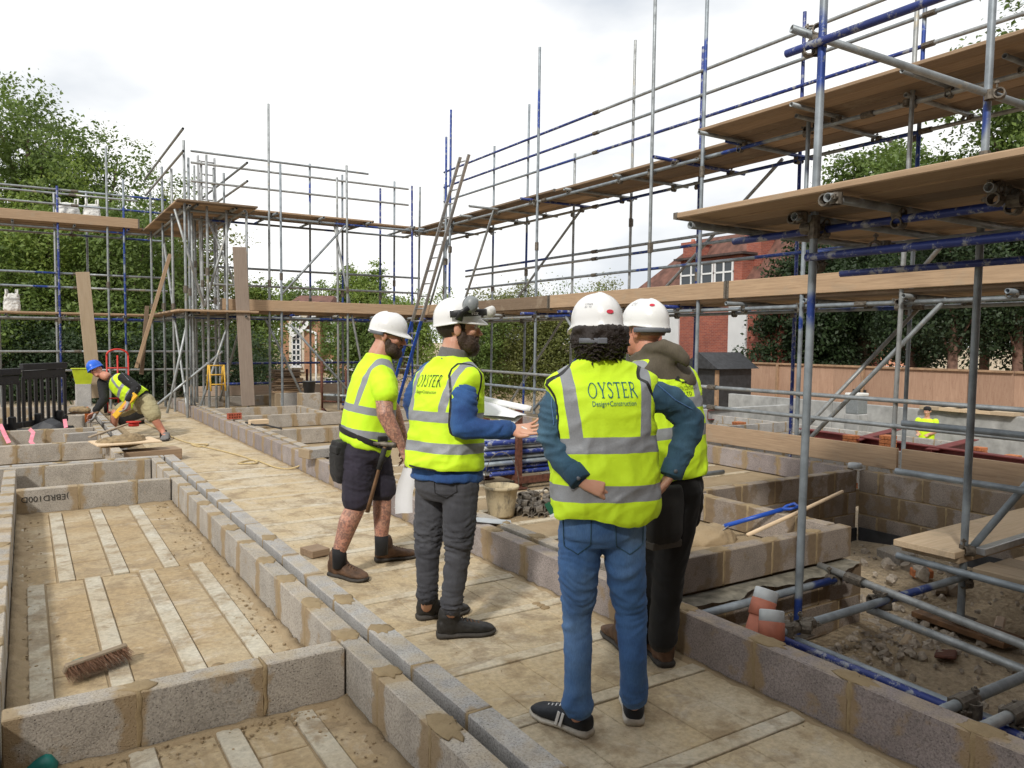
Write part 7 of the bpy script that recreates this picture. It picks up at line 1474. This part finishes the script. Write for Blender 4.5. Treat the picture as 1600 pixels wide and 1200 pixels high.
# ladders
def ladder(label, f0, f1, t0, t1, n, m1, m2=None):
    f0, f1, t0, t1 = map(Vector, (f0, f1, t0, t1)); r = thing('ladder', label, 'ladder', (f0+f1)/2)
    for a, c in ((f0, t0), (f1, t1)):
        mdp = a.lerp(c, .38); w = (f1-f0).normalized(); nrm = (c-a).cross(w).normalized()
        for p, q, mt in ((a, mdp, m2 or m1), (mdp, c, m1)): part('stile', MB().bbox((p+q)/2, ((q-p).length, .03, .07), .004, rot_x_to(q-p, nrm)).mesh('stile'), r, mat=mt)
    for i in range(n): t = (i+.6)/n; part('rung', MB().tube([f0.lerp(t0, t), f1.lerp(t1, t)], .016, 8).mesh('rung', True), r, mat='aluminium')
XL = 6.95; fo = on_x(611, 640, XL); to = on_x(726, 243, XL+.45); w_ = Vector((.05, -.40, 0))
ladder('long aluminium ladder with blue lower stiles leaning on the back corner scaffold', fo-w_*.5, fo+w_*.5, to-w_*.36, to+w_*.36, 20, 'aluminium', 'blue_plastic')
a = on_y(332, 598, 17.6); c = on_y(322, 245, 17.7); ladder('narrow aluminium ladder inside the scaffold corner bay', a-RTH*.13-FWH*.12, a+RTH*.13+FWH*.12, c-RTH*.13-FWH*.12, c+RTH*.13+FWH*.12, 18, 'aluminium')
# yellow hop-up, timber stack, rusty trestle, hanging bucket
q = on_y(338, 610, 15.2); r = thing('trestle', 'yellow folding trestle in the scaffold corner bay', 'trestle', (q.x, q.y, 0))
for s_ in (-1, 1):
    for v_ in (-1, 1): part('leg', MB().tube([(q.x+s_*.13, q.y+v_*.18, q.z), (q.x+s_*.13, q.y+v_*.05, q.z+.48)], .016, 8).mesh('leg', True), r, mat='yellow_paint')
for z in (.12, .30, .47): part('rung', MB().tube([(q.x-.13, q.y-.18+.13*z/.48, q.z+z), (q.x+.13, q.y-.18+.13*z/.48, q.z+z)], .013, 8).mesh('r', True), r, mat='yellow_paint')
q = on_y(448, 613, 16.5)
for i in range(11): single('plank', board_mesh(1.0, 'board'), None, 'weathered plank in the stack behind the back wall, '+('lowest' if i == 0 else 'topmost' if i == 10 else ORD[i]+' from the bottom'), 'plank', (q.x+random.uniform(-.08, .08), q.y+random.uniform(-.05, .05), max(.2, q.z)+.02+i*.045), (0, 0, random.uniform(-.06, .06)), 'planks stacked behind the back wall', (.62 if i % 2 else .55, 1.6, 1))
single('block_plinth', MB().bbox((0,0,0), (.6, .4, max(.2, q.z)), .01).mesh('s'), 'block_clean', 'grey blocks carrying the plank stack behind the back wall', 'blocks', (q.x, q.y, max(.2, q.z)/2))
tr = thing('trestle', 'rusty prop trestle carrying a grey tube in the far room', 'trestle', on_z(492, 640, 0))
for x, y, h in ((480, 637, .85), (503, 643, 1.05), (541, 640, .85)): q = on_z(x, y, 0); part('leg', MB().tube([q, q+UP*h], .030, 8).mesh('leg', True), tr, mat='rust'); part('foot', MB().tube([q, q+UP*.07, q+UP*.075], [.11, .05, .03], 12).mesh('foot', True), tr, mat='rust')
a = on_z(480, 637, 0); c = on_z(541, 640, 0); part('cross_bar', MB().tube([a+UP*.16, c+UP*.16], .02, 8).mesh('b', True), tr, mat='rust'); single('scaffold_tube', TUBES['galvanised'], None, 'grey tube lying across the rusty trestle', 'tube', (a+c)/2+UP*.30-RTH*.2, rot_to(c-a), None, (1.3, 1.3, 2.0))
q = on_y(483, 612, 15.0); mb = MB(); rg = [[q+Vector((r_*math.cos(2*pi*j/16), r_*math.sin(2*pi*j/16), z)) for j in range(16)] for z, r_ in ((-.02, .10), (.2, .13), (.21, .14), (.205, .12))]; solo('bucket', mb.rings(rg), 'black_plastic', 'black bucket on the wall beside the plank stack', 'bucket', smooth=True)
single('block_stack', MB().bbox((0,0,0), (.4, .3, q.z-.02), .01).mesh('s'), 'block', 'grey blocks under the black bucket', 'blocks', (q.x, q.y, (q.z-.02)/2))
# bags on the left scaffold
def bag(label, x0, x1, yb, yt, Y, z, sag=.0):
    a, c = on_y(x0, yb, Y), on_y(x1, yb, Y); cx = (a.x+c.x)/2; w = (c.x-a.x)/2; h = (yb-yt)/1200*((a-CAM).dot(FW)); r = thing('builders_bag', label, 'bag', (cx, Y, z), 'white builder\'s bags on the scaffold'); mb = MB(); loft(mb, Vector((cx, Y, z)), Matrix.Identity(3), [(.0, w*.92, w*.7), (.05, w, w*.8), (h*.5, w*(.97-sag*.2), w*.78), (h*.8, w*(.9-sag*.5), w*.6), (h*.92, w*(.8-sag*.6), w*.45)], 24, 4)
    part('sack', fuse(mb, .02, 2, folds(.03, 5, 5, x0)), r, mat='white_bag')
    for s_ in (-1, 1): part('handle', MB().tube([(cx+s_*w*.7, Y-.1, z+h*.8), (cx+s_*w*.75, Y-.05, z+h*1.15), (cx+s_*w*.55, Y+.05, z+h*1.15), (cx+s_*w*.5, Y+.1, z+h*.8)], .018, 6).mesh('h', True), r, mat='white_bag')
bag('slumped white builder\'s bag on the upper left scaffold deck', 84, 128, 354, 318, 20.5, 4.07, .5); bag('upright white builder\'s bag beside the slumped one', 131, 157, 358, 322, 20.4, 4.07); bag('white builder\'s bag on the lower left scaffold deck', 6, 31, 475, 446, 20.4, 2.07)
# insulation slabs, blue tools on the lower site
for i, x in enumerate((1462, 1490, 1525, 1560)): single('insulation_slab', MB().bbox((0,0,0), (.5, .6 if i < 2 else .9, .09), .006).mesh('s'), 'yellow_paint' if False else 'timber_pale', ('first pale slab on the concrete wall, next to the tiny worker', 'second pale slab on the concrete wall', 'third pale slab on the concrete wall', 'fourth pale slab on the concrete wall, far right')[i], 'slab', (19.6, on_x(x, 642, 19.6).y, -.11), (0, 0, random.uniform(-.1, .1)), 'slabs on the concrete wall')
q = on_x(1338, 640, 17.5); r = thing('tool_chest', 'grey and white site box on the lower site wall', 'box', q); part('box', MB().bbox(q+UP*.12, (.4, .35, .45), .02).mesh('b'), r, mat='grey_plastic'); part('lid', MB().bbox(q+UP*.38, (.44, .39, .08), .02).mesh('l'), r, mat='white_plastic')
single('post', MB().bbox((0,0,0), (.4, .4, 2.1+q.z-.10), .02).mesh('p'), 'concrete', 'concrete pad carrying the grey and white box', 'pad', (q.x, q.y, (-2.1+q.z-.10)/2))

# odd scraps on the pit floor
for i, (x, y, lab, nm, d_, mt) in enumerate(((1478, 1022, 'flat rust-brown scrap lying on the ground behind the near wall', 'metal_scrap', (.26, .12, .02), 'rust'), (1440, 895, 'broken orange brick on the pit floor', 'broken_brick', (.16, .10, .07), 'orange_brick'), (1415, 1000, 'pale splintered offcut on the rubble', 'timber_offcut', (.14, .05, .02), 'timber_pale'), (1562, 975, 'small weathered offcut near the sole board', 'timber_offcut', (.3, .06, .03), 'board_weathered'), (1400, 870, 'grey broken block in the corner of the pit', 'broken_block', (.3, .18, .12), 'block'))):
    single(nm, MB().bbox((0,0,0), d_, .008).mesh('s'), mt, lab, 'scrap', on_z(x, y, -.45), (random.uniform(-.2,.2), random.uniform(-.2,.2), random.uniform(0, 3)))
